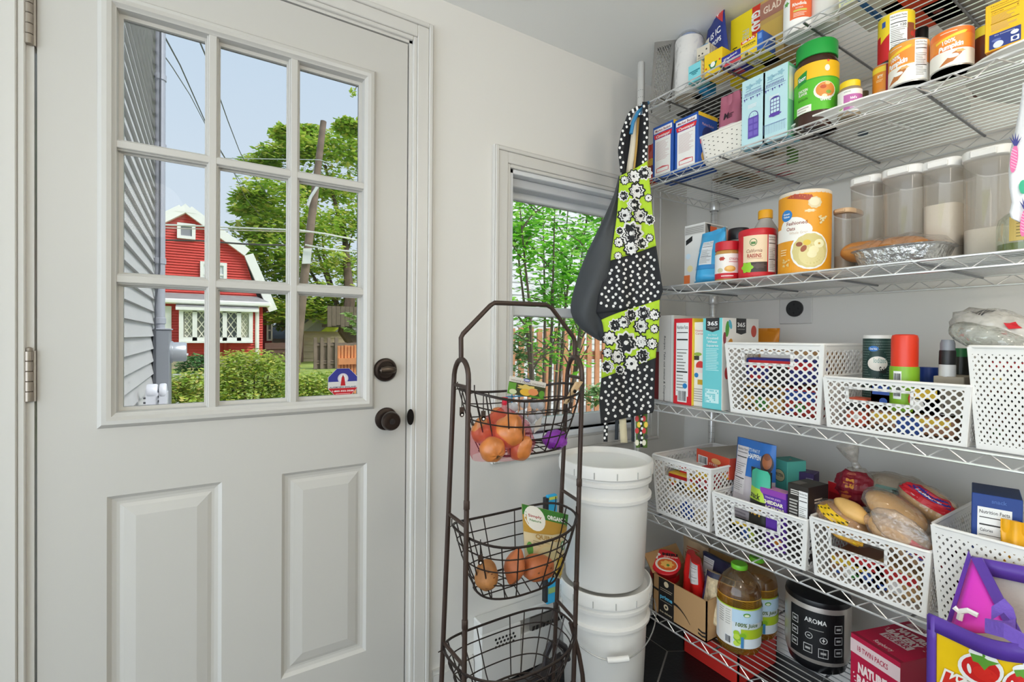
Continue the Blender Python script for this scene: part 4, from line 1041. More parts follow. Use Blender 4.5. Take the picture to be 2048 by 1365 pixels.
def lattice(m, c00, c10, c01, c11, nu, nv, s=.66, mg=(.03, .05, .06), hole=None, sq=False):
    """perforated wall between four corners; mg = side, bottom, top margins; hole = (u0,u1,v0,v1) grip opening"""
    c00, c10, c01, c11 = V(c00), V(c10), V(c01), V(c11); AS = (c10 - c00).length / (c01 - c00).length
    def B(u, v):
        return (c00 * (1 - u) + c10 * u) * (1 - v) + (c01 * (1 - u) + c11 * u) * v
    def quad(u0, u1, v0, v1): m.add([B(u0, v0), B(u1, v0), B(u1, v1), B(u0, v1)], [(0, 1, 2, 3)])
    ms, mb_, mt = mg
    quad(0, 1, 0, mb_); quad(0, 1, 1 - mt, 1); quad(0, ms, mb_, 1 - mt); quad(1 - ms, 1, mb_, 1 - mt)
    U = lambda i: ms + (1 - 2 * ms) * i / (2 * nu)
    W_ = lambda j: mb_ + (1 - mt - mb_) * j / (2 * nv)
    hu, hv = (1 - 2 * ms) / (2 * nu), (1 - mt - mb_) / (2 * nv)
    def inside(u, v): return hole and hole[0] + hu * .9 < u < hole[1] - hu * .9 and hole[2] + hv * .9 < v < hole[3] - hv * .9
    for j in range(2 * nv + 1):
        for i in range(2 * nu + 1):
            if (i + j) % 2: continue
            pts = [(i - 1, j), (i, j - 1), (i + 1, j), (i, j + 1)]
            if i == 0: pts = [(i, j - 1), (i + 1, j), (i, j + 1)]
            elif i == 2 * nu: pts = [(i - 1, j), (i, j - 1), (i, j + 1)]
            if j == 0: pts = [p for p in pts if p[1] >= 0]
            if j == 2 * nv: pts = [p for p in pts if p[1] <= 2 * nv]
            if j in (0, 2 * nv) and i in (0, 2 * nu): pts = [(i, j)] + [p for p in pts]
            if j in (0, 2 * nv) or i in (0, 2 * nu):
                if len(pts) < 3: continue
            cu = sum(U(p[0]) for p in pts) / len(pts); cv = sum(W_(p[1]) for p in pts) / len(pts)
            if inside(cu, cv): continue
            P = [(U(p[0]), W_(p[1])) for p in pts]
            k = len(P)
            ss = s if len(pts) == 4 else s * .8
            Q = [(cu + (x - cu) * ss, cv + (y - cv) * ss) for x, y in P]
            # blunt the hole corners
            T = []
            for q in range(k):
                x0, x1, x2 = Q[q - 1], Q[q], Q[(q + 1) % k]
                T.append((x1[0] + (x0[0] - x1[0]) * .22, x1[1] + (x0[1] - x1[1]) * .22)); T.append((x1[0] + (x2[0] - x1[0]) * .22, x1[1] + (x2[1] - x1[1]) * .22))
            vs = [B(*p) for p in P] + [B(*p) for p in T]; fs = []
            for q in range(k):
                fs.append((q, k + 2 * q, k + 2 * q + 1)); fs.append((q, k + 2 * q + 1, k + (2 * q + 2) % (2 * k), (q + 1) % k))
            if hole and any(hole[0] < x < hole[1] and hole[2] < y < hole[3] for x, y in P + T):
                UV = P + T
                for f in fs:
                    rem = [UV[q] for q in f]
                    for ax, lim, sg in ((0, hole[0], -1), (0, hole[1], 1), (1, hole[2], -1), (1, hole[3], 1)):
                        out_, in_ = [], []
                        for q in range(len(rem)):
                            a0, b0 = rem[q - 1], rem[q]; da, db = (a0[ax] - lim) * sg, (b0[ax] - lim) * sg
                            if da * db < 0: t_ = da / (da - db); c_ = (a0[0] + (b0[0] - a0[0]) * t_, a0[1] + (b0[1] - a0[1]) * t_); out_.append(c_); in_.append(c_)
                            (out_ if db > 0 else in_).append(b0)
                        if len(out_) > 2: m.add([B(*p) for p in out_], [tuple(range(len(out_)))])
                        rem = in_
                        if len(rem) < 3: break
                continue
            m.add(vs, fs)
    if hole:
        u0, u1, v0, v1 = hole; g = hu * .75; gv = g * AS
        quad(u0 - g, u1 + g, v0 - gv, v0); quad(u0 - g, u1 + g, v1, v1 + gv); quad(u0 - g, u0, v0, v1); quad(u1, u1 + g, v0, v1)
def plastic_basket(label, px0, px1, pyrim, z, xf, dep, cells=(12, 8), s=.74, taper=.013, side_cells=None, hole=(.24, .76, .62, .80), yaw=0, col=PLW, name='plastic_basket', w=None, h=None, group='white perforated plastic baskets', pxb=None):
    P0 = at(px0, pyrim, X=xf); zr = P0.z; P0 = V((P0.x, P0.y, z))
    R = Matrix.Rotation(radians(yaw), 3, 'Z'); a = R @ V((0, -1, 0)); d = R @ V((1, 0, 0))
    if w is None: w = hline(P0, a, px1)
    if h is None: h = zr - z
    T = UPV * h; k = taper * h / .2
    tp = [P0 + T, P0 + a * w + T, P0 + a * w + d * dep + T, P0 + d * dep + T]
    bt = [P0 + a * k + d * k, P0 + a * (w - k) + d * k, P0 + a * (w - k) + d * (dep - k), P0 + a * k + d * (dep - k)]
    t = thing(name, label, 'basket', P0 + a * w / 2 + d * dep / 2, group)
    sc_ = side_cells or max(3, int(cells[0] * dep / w + .5))
    for i, (nm, nu, hl) in enumerate((('front_wall', cells[0], hole), ('side_wall', sc_, None), ('rear_wall', cells[0], hole), ('side_wall', sc_, None))):
        j = (i + 1) % 4; m = MB(col); lattice(m, bt[i], bt[j], tp[i], tp[j], nu, cells[1], s, hole=hl); m.build(nm, t, solid=.0022)
    m = MB(col).add([p + UPV * .002 for p in bt], [(0, 1, 2, 3)]); m.build('base', t, solid=.003)
    m = MB(col); pts = []
    for i in range(4):
        A, B_, C_ = tp[i - 1], tp[i], tp[(i + 1) % 4]; rr_ = .012
        pts += [B_ + (A - B_).normalized() * rr_, B_ + ((A - B_).normalized() + (C_ - B_).normalized()) * rr_ * .3, B_ + (C_ - B_).normalized() * rr_]
    m.tube(pts, .0038, 8, closed=True); m.build('rim', t, smooth=True)
    b = Box(); b.t = t; b.P0 = P0; b.a = a; b.d = d; b.w = w; b.h = h; b.dep = dep; b.zr = zr
    return b
def filler(B_, items):
    """plain packages lying inside a basket: (label, cat, u0, u1, d0, d1, z0, z1, colour) as fractions of the basket"""
    for (nm, label, cat, u0, u1, d0, d1, z0, z1, col) in items:
        k = .03
        u0, u1, d0, d1 = [min(1 - k - .09, max(k + .09, x)) for x in (u0, u1, d0, d1)]
        O = B_.P0 + B_.a * (B_.w * u0) + B_.d * (B_.dep * d0) + UPV * (.006 + B_.h * z0)
        A, D_, Hh = B_.a * (B_.w * (u1 - u0)), B_.d * (B_.dep * (d1 - d0)), UPV * (B_.h * (z1 - z0) - .006)
        c = O + (A + D_) / 2
        t = thing(nm, label, cat, c)
        MB(M(col, .45)).obox(O, A, D_, Hh).build('wrapper', t, bevel=.006, bseg=2)
        pr = Print(flat_map(O, B_.a, UPV, -B_.d), A.length, Hh.length)
        rnd = random.Random(len(label) * 7); pal = ['#f0ece4', '#e9c33a', '#c8282c', '#2a4fa0', '#f6f3ee', '#3f8a3c', '#222222']
        pr.rect(.05, .55, .95, .9, pal[rnd.randrange(7)]); pr.ell(.5, .3, .16, .16, pal[rnd.randrange(7)]); pr.rect(.08, .08, .3, .25, pal[rnd.randrange(7)])
        pr.build(t)
# ================================================================== second shelf from the top
z2 = ST[1]; z1 = ST[0]; z3 = ST[2]; z4 = ST[3]; z5 = ST[4]; z6 = ST[5]
NAVY = '#1c4fa3'
def cav_front(p):
    p.rect(.06, .865, .94, .95, '#e9e6e4'); p.text('Market Basket', .5, .907, .045, '#8c2030', bold=.02, fit=.74)
    p.poly([(.1, .76), (.9, .76), (.94, .84), (.5, .855), (.06, .84)], '#d8262c'); p.text('Cavatappi', .5, .80, .05, '#f4ebe8', bold=.02, fit=.66, shear=.2)
    p.rect(.12, .07, .88, .75, '#ece8e3'); p.lines(.18, .34, .82, .70, 16, '#c9a7a4', .3, .35)
    p.poly([(.2, .12), (.8, .12), (.8, .2), (.5, .225), (.2, .2)], '#cf5a5e'); p.rect(.23, .13, .77, .19, '#ece8e3')
def cav_side(p):
    p.rect(0, .93, 1, 1, '#e9c331'); p.text('Market Basket', .5, .80, .05, '#c9a7b0', fit=.6, rot=.0)
    p.ell(.5, .6, .3, .3, '#1a2f66'); p.poly([(.1, .42), (.9, .42), (.9, .52), (.1, .52)], '#c8282c'); p.text('Cavatappi', .5, .47, .05, '#f2e9e6', bold=.02, fit=.6)
    p.ell(.5, .2, .34, .26, '#d9b26a'); p.ell(.45, .22, .2, .15, '#c2914a')
carton('pasta_box', 'blue cavatappi pasta box next to the apron, leftmost of the pair', 'box', 1305.5, 1342, 257, z2, 1.335, .10, NAVY, front=cav_front, side=cav_side, tc='#e9c331', group='blue cavatappi boxes')
carton('pasta_box', 'blue cavatappi pasta box beside the white bin', 'box', 1349.5, 1391.5, 243, z2, 1.335, .10, NAVY, front=cav_front, side=cav_side, tc='#e9c331', group='blue cavatappi boxes')
bag('snack_bag', 'small red and yellow foil packet between apron and pasta boxes', 'packet', 1291, 1305, 290, z2, 1.36, .03, '#c23a2a', seed=4, deco=lambda p: (p.rect(.1, .45, .9, .62, '#e2b23c'), p.rect(.1, .3, .9, .44, '#7a1f1a')))
# white perforated bin with a pink pouch in it
P0 = at(1398, 300, X=1.345); zr = at(1398, 277, X=1.345).z
bn = thing('white_bin', 'small white bin with round holes beside the blue pasta boxes', 'bin', (1.42, P0.y - .07, z2))
a_, d_ = V((0, -1, 0)), V((1, 0, 0)); w_ = hline(V((1.345, P0.y, 0)), a_, 1490); h_ = zr - z2
m = MB(M('#e6e1d6', .45)); q = V((1.345, P0.y, z2)); k = .012
tp = [q + UPV * h_, q + a_ * w_ + UPV * h_, q + a_ * w_ + d_ * .16 + UPV * h_, q + d_ * .16 + UPV * h_]
bt_ = [q + a_ * k + d_ * k, q + a_ * (w_ - k) + d_ * k, q + a_ * (w_ - k) + d_ * (.16 - k), q + a_ * k + d_ * (.16 - k)]
m.add(bt_ + tp, [(0, 1, 5, 4), (1, 2, 6, 5), (2, 3, 7, 6), (3, 0, 4, 7), (0, 3, 2, 1)]); m.build('shell', bn, solid=.002, bevel=.01, bseg=2)
m = MB(M('#e6e1d6', .45)); m.tube(tp, .004, 8, closed=True); m.build('rim', bn, smooth=True)
p = Print(lambda u, v, hh: bt_[0].lerp(bt_[1], u).lerp(tp[0].lerp(tp[1], u), v) - d_ * (hh + .0015), 1, 1)
for r in range(11):
    for c in range(9):
        if (r + c) % 2 == 0 and not (2 < c < 6 and 3 < r < 8 and (r + c) % 4 == 0): p.k = 1; p.ell(.1 + c * .1, .12 + r * .075, .017, .013, '#3a3632', n=8)
p.build(bn, 'holes')
bag('pouch', 'dusky pink pouch with a dark M logo standing in the white bin', 'pouch', 1424, 1476, 197, z2 + .02, 1.40, .05, '#b5687e', seed=9, taper=.35, deco=lambda p: (p.text('M', .42, .66, .10, '#2c2028', bold=.03), p.lines(.5, .6, .8, .68, 3, '#4a2c38'), p.rect(.1, .42, .9, .5, '#e2d6d4'), p.rect(.1, .30, .9, .41, '#cf4f80')))
TEAL = '#b9dbe0'; PUR = '#4a3f8f'
def tea(win):
    def f(p):
        p.ell(.32, .88, .14, .1, '#8fb9c6', lobes=5, amp=.3); p.ell(.72, .90, .12, .1, '#8fb9c6', lobes=5, amp=.3)
        p.lines(.38, .875, .62, .905, 2, '#6b93ad', .4, .2); p.rect(.18, .82, .82, .832, '#7f9fb8')
        for i in range(12): p.rect(.14 + i * .06, .765, .165 + i * .06, .80, PUR)
        p.rect(.08, .75, .92, .755, PUR)
        for i in range(9): p.poly([(.10 + i * .09, .725), (.17 + i * .09, .725), (.135 + i * .09, .68 + .02 * (i % 3))], PUR)
        p.lines(.28, .56, .74, .62, 3, '#f4f6f4', .45, .3, 5)
        if win:
            p.rect(.32, .36, .70, .56, PUR); p.ell(.51, .56, .19, .1, PUR)
            for i in range(3):
                for j in range(4): p.rect(.35 + i * .115, .375 + j * .05, .445 + i * .115, .415 + j * .05, '#c6e0e6')
            p.ell(.51, .345, .24, .07, '#5b3fa0', lobes=7, amp=.12)
            for i in range(14): p.rect(.06 + i * .065, .10, .068 + i * .065, .24, '#6b7fae')
            p.rect(.05, .225, .95, .232, '#6b7fae')
        else:
            p.ell(.52, .44, .2, .2, PUR); p.ell(.52, .44, .17, .17, TEAL)
            for k in range(5): t = pi * k / 4; p.poly([(.52, .43), (.52 + .18 * cos(t), .43 + .18 * sin(t) * .24 * 1.0), (.52 + .18 * cos(t + .06), .43 + .18 * sin(t + .06) * .24)], PUR)
            p.rect(.30, .13, .74, .43, '#5d4aa6')
            for i in range(2):
                for j in range(3): p.rect(.34 + i * .2, .16 + j * .09, .50 + i * .2, .225 + j * .09, '#7260b8')
    return f
def tea_bot(p): p.rect(.2, .1, .8, .4, '#e9e6de'); p.bars(.3, .6, .7, .85)
carton('tea_box', 'pale blue tea carton printed with a purple front door', 'carton', 1483.5, 1524.5, 165, z2, 1.335, .07, TEAL, front=tea(False), bot=tea_bot, sc='#8fc9a8', bc='#8fcbe0', group='pale blue tea cartons')
carton('tea_box', 'pale blue tea carton printed with a purple window', 'carton', 1525.5, 1569.5, 146, z2, 1.335, .07, TEAL, front=tea(True), bot=tea_bot, sc='#7fbf98', bc='#8fcbe0', side=lambda p: p.rect(.05, .5, .9, .95, '#cfe6dc'), group='pale blue tea cartons')
# bouillon jar
BROWN = M('#3a2117', .22, name='brown_jar')
def knorr(p):
    p.rect(-1.5, .18, 1.5, .72, '#57b52a'); p.rect(-1.5, .55, 1.5, .73, '#f2b91c'); p.rect(-1.5, .535, 1.5, .55, '#3aa32a'); p.poly([(-.95, .50), (-.45, .53), (-.42, .66), (-.95, .62)], '#1f8a35')
    p.text('Knorr', -.68, .585, .05, '#f4f4ee', bold=.03, fit=.42, rot=.12)
    p.ell(.48, .64, .12, .16, '#efe9dc'); p.ell(.52, .72, .06, .06, '#e2543a')
    p.ell(.40, .39, .52, .46, '#e8e4da'); p.ell(.42, .40, .45, .39, '#d98a3c'); p.ell(.30, .43, .14, .1, '#c2542a'); p.ell(.5, .47, .12, .09, '#e8c98a'); p.ell(.55, .37, .13, .09, '#7fa33c'); p.ell(.36, .33, .12, .08, '#f0dfb0')
    p.text('CHICKEN', -.62, .44, .03, '#e9f4dc', bold=.03, fit=.5); p.text('FLAVOR', -.62, .40, .03, '#e9f4dc', bold=.03, fit=.45); p.text('BOUILLON', -.62, .34, .028, '#2c5a1c', fit=.5)
    p.text('GRANU', .42, .30, .05, '#f4f1e6', bold=.03, fit=.5); p.rect(-.95, .18, -.2, .26, '#eeeae0'); p.lines(-.9, .19, -.3, .25, 2, '#b9b4a6')
round_thing('bouillon_jar', 'large brown bouillon jar with a bright green lid', 'jar', 1582, 1671, 96, z2, [('jar', BROWN, [(.93, 0), (.98, .02), (1, .06), (1, .66), (.97, .70), (1, .74), (.9, .80), (.86, .83), (.86, .86)]), ('lid', M('#1f9a3f', .4), [(.93, .82), (.95, .825), (.95, .985), (.90, 1), (0, 1)])], xf=1.335, deco=knorr)
round_thing('tea_tin', 'small jar with red lid and greens, half hidden behind the tea carton', 'jar', 1568, 1592, 130, z2, [('jar', M('#6b8f4e', .4), [(.95, 0), (1, .03), (1, .8), (.8, .88)]), ('lid', M('#c2262c', .4), [(.85, .86), (.85, 1), (0, 1)])], xc=1.56)
round_thing('almond_butter_jar', 'small jar with a yellow cap and a pink label', 'jar', 1668, 1718, 168, z2, [('jar', M('#8f7f66', .25), [(.93, 0), (.98, .03), (1, .07), (1, .74), (.93, .80), (.80, .83)]), ('cap', M('#ecc81e', .4), [(.82, .81), (.84, .82), (.84, .985), (.78, 1), (0, 1)])], xf=1.345,
    deco=lambda p: (p.rect(-1.3, .12, 1.3, .72, '#e6e3dc'), p.text('SPRING', -.2, .66, .035, '#4a6a3c', fit=.55), p.rect(-.5, .16, 1.3, .58, '#b563a0'), p.text("kid's", .3, .48, .06, '#f6e9f2', bold=.03), p.text('multi', .3, .38, .06, '#f6e9f2', bold=.03), p.ell(-.75, .3, .3, .3, '#8fb54a'), p.lines(0, .2, .8, .3, 3, '#e9d6e4')))
round_thing('dark_jar', 'dark jar with brown lid behind the pink-labelled jar', 'jar', 1708, 1731, 187, z2, [('jar', M('#3a4a5c', .3), [(.95, 0), (1, .05), (1, .8), (.9, .84)]), ('lid', M('#6b5a3c', .4), [(.95, .83), (.95, 1), (0, 1)])], xc=1.50)
# white oval serving trays lying flat
def tray(label, px, py, y0, y1, x0, x1, zb):
    t = thing('serving_tray', label, 'tray', ((x0 + x1) / 2, (y0 + y1) / 2, zb), 'white oval plastic trays')
    W3 = M('#e2e0da', .4); cx_, cy_ = (x0 + x1) / 2, (y0 + y1) / 2; A, B_ = (x1 - x0) / 2, (y1 - y0) / 2
    m = MB(W3); vs = []; fs = []; N = 40; prof = [(.0, .004), (.62, .004), (.64, 0), (.70, 0), (.72, .004), (.82, .006), (.93, .022), (1, .026), (1, .030), (.93, .031), (.81, .031), (.0, .031)]
    for (r, hh) in prof: vs += [V((x, y, zb + hh)) for x, y in rrect(cx_, cy_, A * max(r, .001), B_ * max(r, .001), N, 2.8)]
    for i in range(len(prof) - 1):
        for k in range(N): fs.append((i * N + k, (i + 1) * N + k, (i + 1) * N + (k + 1) % N, i * N + (k + 1) % N))
    m.add(vs, fs); m.build('tray', t, smooth=True, angle=40)
    m = MB(W3)
    for s_ in (-1, 1): m.tube([(cx_ - A * .3, cy_ + s_ * B_ * .32, zb + .0), (cx_ + A * .3, cy_ + s_ * B_ * .42, zb + .0)], .004, 6)
    m.build('foot_rib', t)
tray('white oval plastic tray lying under the pumpkin cans', 1850, 250, .40, .79, 1.335, 1.70, z2)
tray('white oval plastic tray under the yellow box, nearest the frame edge', 2000, 250, .04, .385, 1.335, 1.70, z2)
zp = z2 + .0315
def pump(back):
    def f(p):
        p.rect(-1.6, .42, 1.6, .97, '#e8742a' if not back else '#e89a3a'); p.rect(-1.6, .46, 1.6, .80, '#ea8a32'); p.rect(-1.6, .03, 1.6, .43, '#ebe6dc')
        o = -.62 if back else -.05
        p.poly([(o - .75, .66), (o + .65, .80), (o + .78, .86), (o + .62, .87), (o - .75, .72)], '#f0c83a'); p.text('100%', o - .1, .66, .10, '#f6efe6', bold=.03, fit=.6, rot=.1); p.text('Pumpkin', o, .53, .12, '#f6efe6' if 0 else '#f7f2ea', bold=.05, fit=1.15, rot=.12, shear=.2)
        p.rect(-1.6, .44, 1.6, .50, '#ebe6dc') if 0 else None
        p.poly([(o - .55, .06), (o + .1, .12), (o + .5, .30), (o + .55, .40), (o + .1, .34), (o - .2, .2)], '#b5703a'); p.ell(o + .42, .36, .22, .08, '#d9a868', lobes=6, amp=.2); p.ell(o + .1, .26, .26, .12, '#f2eee6')
        p.lines(o - .5, .87, o + .3, .91, 1, '#f4d8c0')
        if back: p.nutri(.28, .06, 1.0, .95); 
    return f
round_thing('pumpkin_can', 'pumpkin can turned to show its nutrition panel', 'can', 1769, 1850, 96, zp, can_parts('#ebe6dc'), xf=1.345, deco=pump(True), group='orange and white pumpkin cans')
round_thing('pumpkin_can', 'pumpkin can facing forward with the orange 100% Pumpkin label', 'can', 1852, 1939, 72, zp, can_parts('#ebe6dc'), xf=1.345, deco=pump(False), group='orange and white pumpkin cans')
g_ = round_thing('food_can', 'orange and maroon food can under the tall yellow canister', 'can', 1737, 1786, 137, zp, can_parts('#d9862a'), xf=1.39, deco=lambda p: (p.rect(-1.3, .78, .3, .93, '#e6c83a'), p.text('RTY', -.35, .66, .08, '#f2e6cc', bold=.03, fit=.45), p.rect(.1, .03, 1.3, .97, '#8c1f3a'), p.ell(-.3, .2, .4, .3, '#c98a4a'), p.lines(-.7, .5, -.1, .58, 2, '#f0c890')))
def yel(p):
    p.rect(-1.6, .60, 1.6, .97, '#ecce2a'); p.rect(-1.6, .05, 1.6, .62, '#c21f26'); p.poly([(-.95, .45), (-.2, .62), (-.2, .66), (-.95, .62)], '#ecce2a'); p.rect(-.85, .76, -.6, .88, '#2f57a5'); p.nutri(-.35, .1, .62, .95, cal='120'); p.rect(.62, .3, 1.1, .72, '#8c4a2e'); p.ell(.95, .5, .15, .18, '#c23a2a')
round_thing('breadcrumb_canister', 'tall yellow and red canister with nutrition panel standing on the maroon can', 'canister', 1747, 1820, 40, g_.c.z + g_.h + .001, [('tube', M('#c9342c', .4), [(.98, 0), (1, .02), (1, .97), (.98, .98)]), ('lid', M('#e9d24a', .4), [(1.02, .955), (1.02, .995), (.99, 1.0), (0, .99)]), ('base_ring', M('#3a3632', .4), [(1.01, 0), (1.01, .05)])], rho=hypot(g_.c.x, g_.c.y) + .012, deco=yel)
round_thing('soy_bottle', 'dark bottle with a black cap behind the pumpkin can', 'bottle', 1817, 1851, 61, z2 + .0315, [('bottle', M('#2a2320', .3), [(.9, 0), (1, .03), (1, .7), (.75, .8)]), ('cap', M('#141414', .4), [(.8, .8), (.8, .985), (.72, 1), (0, 1)])], xc=1.53)
round_thing('sauce_jar', 'brown jar with a yellow lid beside the yellow box', 'jar', 1936, 1992, 60, z2 + .0315, [('jar', M('#6b3018', .3), [(.95, 0), (1, .05), (1, .78), (.92, .86)]), ('lid', M('#e6cf3a', .4), [(.95, .85), (.95, .99), (.9, 1), (0, 1)])], xc=1.56)
def ybox(p):
    p.nutri(.10, .36, .90, .97, bg='#ecb41e', c='#3a2c10', cal='0'); p.rect(.12, .03, .90, .34, '#28387c'); p.text('Our Commitment', .5, .30, .022, '#dfe3f0', fit=.5); p.ell(.75, .24, .10, .07, '#dfe3f0'); p.ell(.3, .2, .12, .05, '#5a68a8'); p.ell(.35, .10, .13, .12, '#c9cfe6'); p.rect(.66, .06, .86, .16, '#dfe3f0'); p.ell(.76, .11, .06, .06, '#28387c')
carton('sugar_box', 'bright yellow box with a blue panel and nutrition facts at the frame edge', 'box', 1970, 2040, 14, z2 + .0315, 1.345, .055, '#ecb41e', front=ybox, bot=lambda p: (p.rect(.1, .2, .6, .8, '#9aa3b5'), p.bars(.65, .2, .95, .8)), bc='#d98a28')
carton('spice_box', 'dark green box behind the yellow box at the frame edge', 'box', 2040, 2075, -12, z2 + .0315, 1.40, .06, '#1f4a38', front=lambda p: p.ell(.2, .7, .2, .2, '#d9e6dc'))
def lying(name, label, cat, Y0, Y1, X0, X1, zb, th_, col, deco=None, mat=None):
    """soft bag lying flat; deco printed on its underside"""
    t = thing(name, label, cat, ((X0 + X1) / 2, (Y0 + Y1) / 2, zb)); m = MB(mat or M(col, .5)); N, K = 16, 12; vs = []; fs = []
    rnd = random.Random(int(Y0 * 1000)); f1, f2 = rnd.uniform(10, 18), rnd.uniform(8, 14)
    def pt(u, v, s_):
        b_ = max(0, 1 - abs(2 * u - 1) ** 3) ** .6 * max(0, 1 - abs(2 * v - 1) ** 3) ** .6
        wv = .5 + .5 * (.7 + .2 * sin(f1 * u + 3 * v) + .12 * sin(f2 * v))
        zz = zb + th_ * .35 * (1 - b_) + (b_ * th_ * .9 * wv if s_ > 0 else 0.0)
        return V((X0 + (X1 - X0) * v + .008 * sin(9 * u), Y1 + (Y0 - Y1) * u + .008 * sin(11 * v), zz))
    for s_ in (1, -1):
        o = len(vs); vs += [pt(i / N, j / K, s_) for j in range(K + 1) for i in range(N + 1)]
        for j in range(K):
            for i in range(N): f = (o + j * (N + 1) + i, o + j * (N + 1) + i + 1, o + (j + 1) * (N + 1) + i + 1, o + (j + 1) * (N + 1) + i); fs.append(f if s_ > 0 else f[::-1])
    m.add(vs, fs); m.build('bag', t, smooth=True, angle=70)
    if deco: p = Print(lambda u, v, hh: pt(u, v, -1) - UPV * hh, 1, 1, step=.12, base=.001); deco(p); p.build(t)
lying('lentil_bag', 'brown bag of lentils lying at the back of the shelf above the oats', 'bag', .97, 1.08, 1.52, 1.72, z2, .035, '#8f775c', lambda p: (p.rect(.1, .1, .9, .4, '#2c3a34'), p.lines(.2, .15, .8, .35, 4, '#c9c4b4')))
lying('flour_bag', 'white bag with red lettering lying at the back behind the bouillon jar', 'bag', .81, .95, 1.52, 1.74, z2, .04, '#d9d5cc', lambda p: (p.lines(.2, .45, .8, .7, 3, '#b5202a', .5, .4), p.rect(.1, .12, .9, .16, '#b5202a')))
lying('noodle_bag', 'clear bag of noodles lying at the back beside the white trays', 'bag', .80, .91, 1.36, 1.49, z2, .03, '#b9a88c', lambda p: (p.rect(.2, .3, .5, .7, '#d9cfb8'), p.rect(.55, .2, .9, .8, '#6b5c44')))
# ================================================================== top shelf
# grey perforated crate standing on end
gc = thing('grey_crate', 'grey perforated plastic tray standing on its end beside the shelf post', 'crate', (1.37, 1.20, z1))
GP = M('#7a7772', .5)
O = at(1303, 190, X=1.335); O = V((1.335, 1.205, z1)); A = V((.10, -.0, 0)); h_ = .20; n_ = V((-.6, -.8, 0)).normalized()
c00 = at(1300, 205, X=1.33); c00 = V((c00.x, c00.y, z1 + .001)); c10 = at(1338, 190, X=1.375); c10.z = z1 + .001
hgt = zat(c10, 1356, 66) - z1
c01 = c00 + UPV * hgt * .93 + V((.012, -.01, 0)); c11 = c10 + UPV * hgt + V((.016, -.012, 0))
m = MB(GP); lattice(m, c00, c10, c01, c11, 6, 11, .78, mg=(.14, .05, .12)); m.build('perforated_face', gc, solid=.002)
bk_ = V((.06, .045, 0)) * .9
m = MB(GP); m.add([c10, c10 + bk_, c11 + bk_, c11], [(0, 1, 2, 3)]); m.add([c01, c11, c11 + bk_, c01 + bk_], [(0, 1, 2, 3)]); m.add([c00, c00 + bk_, c01 + bk_, c01], [(0, 1, 2, 3)]); m.build('rim_wall', gc, solid=.003)
# paper towel roll in film
rt = round_thing('paper_towel_roll', 'white paper towel roll in clear film on the top shelf', 'paper roll', 1343, 1400, 84, z1, [('roll', M('#e6e3df', .8, bump=.06, bscale=120), [(.98, 0), (1, .02), (1, .98), (.96, 1), (.35, 1), (.35, .9), (0, .9)])], xf=1.36)
FILM = GLASS('#ffffff', .10, .05, .15, name='plastic_film', wrinkle=.6, edge=.5)
m = MB(FILM).lathe([(1.06 * rt.R, 0), (1.06 * rt.R, rt.h * .98), (.8 * rt.R, rt.h * 1.08), (.35 * rt.R, rt.h * 1.2), (.25 * rt.R, rt.h * 1.28), (.5 * rt.R, rt.h * 1.42)], rt.c, 18, cap1=False); m.build('film', rt.t, smooth=True, angle=80)
MB(M('#6f86b0', .5)).lathe([(.75 * rt.R, rt.h * 1.0), (.55 * rt.R, rt.h * 1.09)], rt.c, 18, cap0=False, cap1=False).build('film_print', rt.t)
carton('tea_carton', 'small aqua carton on the top shelf beside the paper towel roll', 'box', 1376, 1396, 134, z1, 1.325, .05, '#7fd0d9', front=lambda p: (p.rect(.1, .55, .9, .62, '#1f7a88'), p.rect(.25, .46, .75, .52, '#1f7a88'), p.rect(.35, .38, .65, .43, '#1f7a88')), sc='#c9b48a', side=lambda p: [p.rect(.1, .2 + i * .2, .9, .3 + i * .2, '#e2d6b4') for i in range(4)])
carton('cracker_box', 'bright blue box with white lettering behind the aqua carton', 'box', 1382, 1408, 104, z1, 1.40, .05, '#1f8ac2', front=lambda p: (p.ell(.5, .65, .3, .3, '#e9eef2'), p.ell(.5, .65, .2, .2, '#1f8ac2'), p.poly([(.2, .1), (.9, .2), (.9, .4), (.5, .45)], '#1a2438')))
yb = carton('crayon_box', 'yellow box with a green and white diamond on the top shelf', 'box', 1408, 1437, 112, z1, 1.335, .07, '#ecc61e', front=lambda p: (p.poly([(.25, .5), (.75, .5), (.62, .25), (.38, .25)], '#2c7a4a'), p.ell(.5, .42, .13, .13, '#eef0e6'), p.ell(.12, .35, .05, .05, '#d04a2a'), p.ell(.88, .5, .05, .05, '#d04a2a')), bot=lambda p: p.lines(.1, .1, .9, .9, 6, '#e9e2b4'))
zb_ = round(z1 + yb.h, 4) + .002
tb = carton('tissue_carton', 'long tan carton with three dark dots lying on the yellow box', 'box', 1393, 1416, 82, zb_, 1.345, .12, '#cfc6b4', yaw=6, front=lambda p: (p.ell(.2, .35, .06, .06, '#2c2824'), p.ell(.45, .4, .06, .06, '#2c2824'), p.ell(.75, .62, .06, .06, '#2c2824'), p.lines(.1, .05, .9, .22, 3, '#8f8674', .4)), side=lambda p: (p.rect(.04, .1, .25, .9, '#e2dccc'), p.lines(.06, .15, .24, .85, 7, '#7a7264', .5, .0)), sc='#a89a80', h=.042, w=.046)
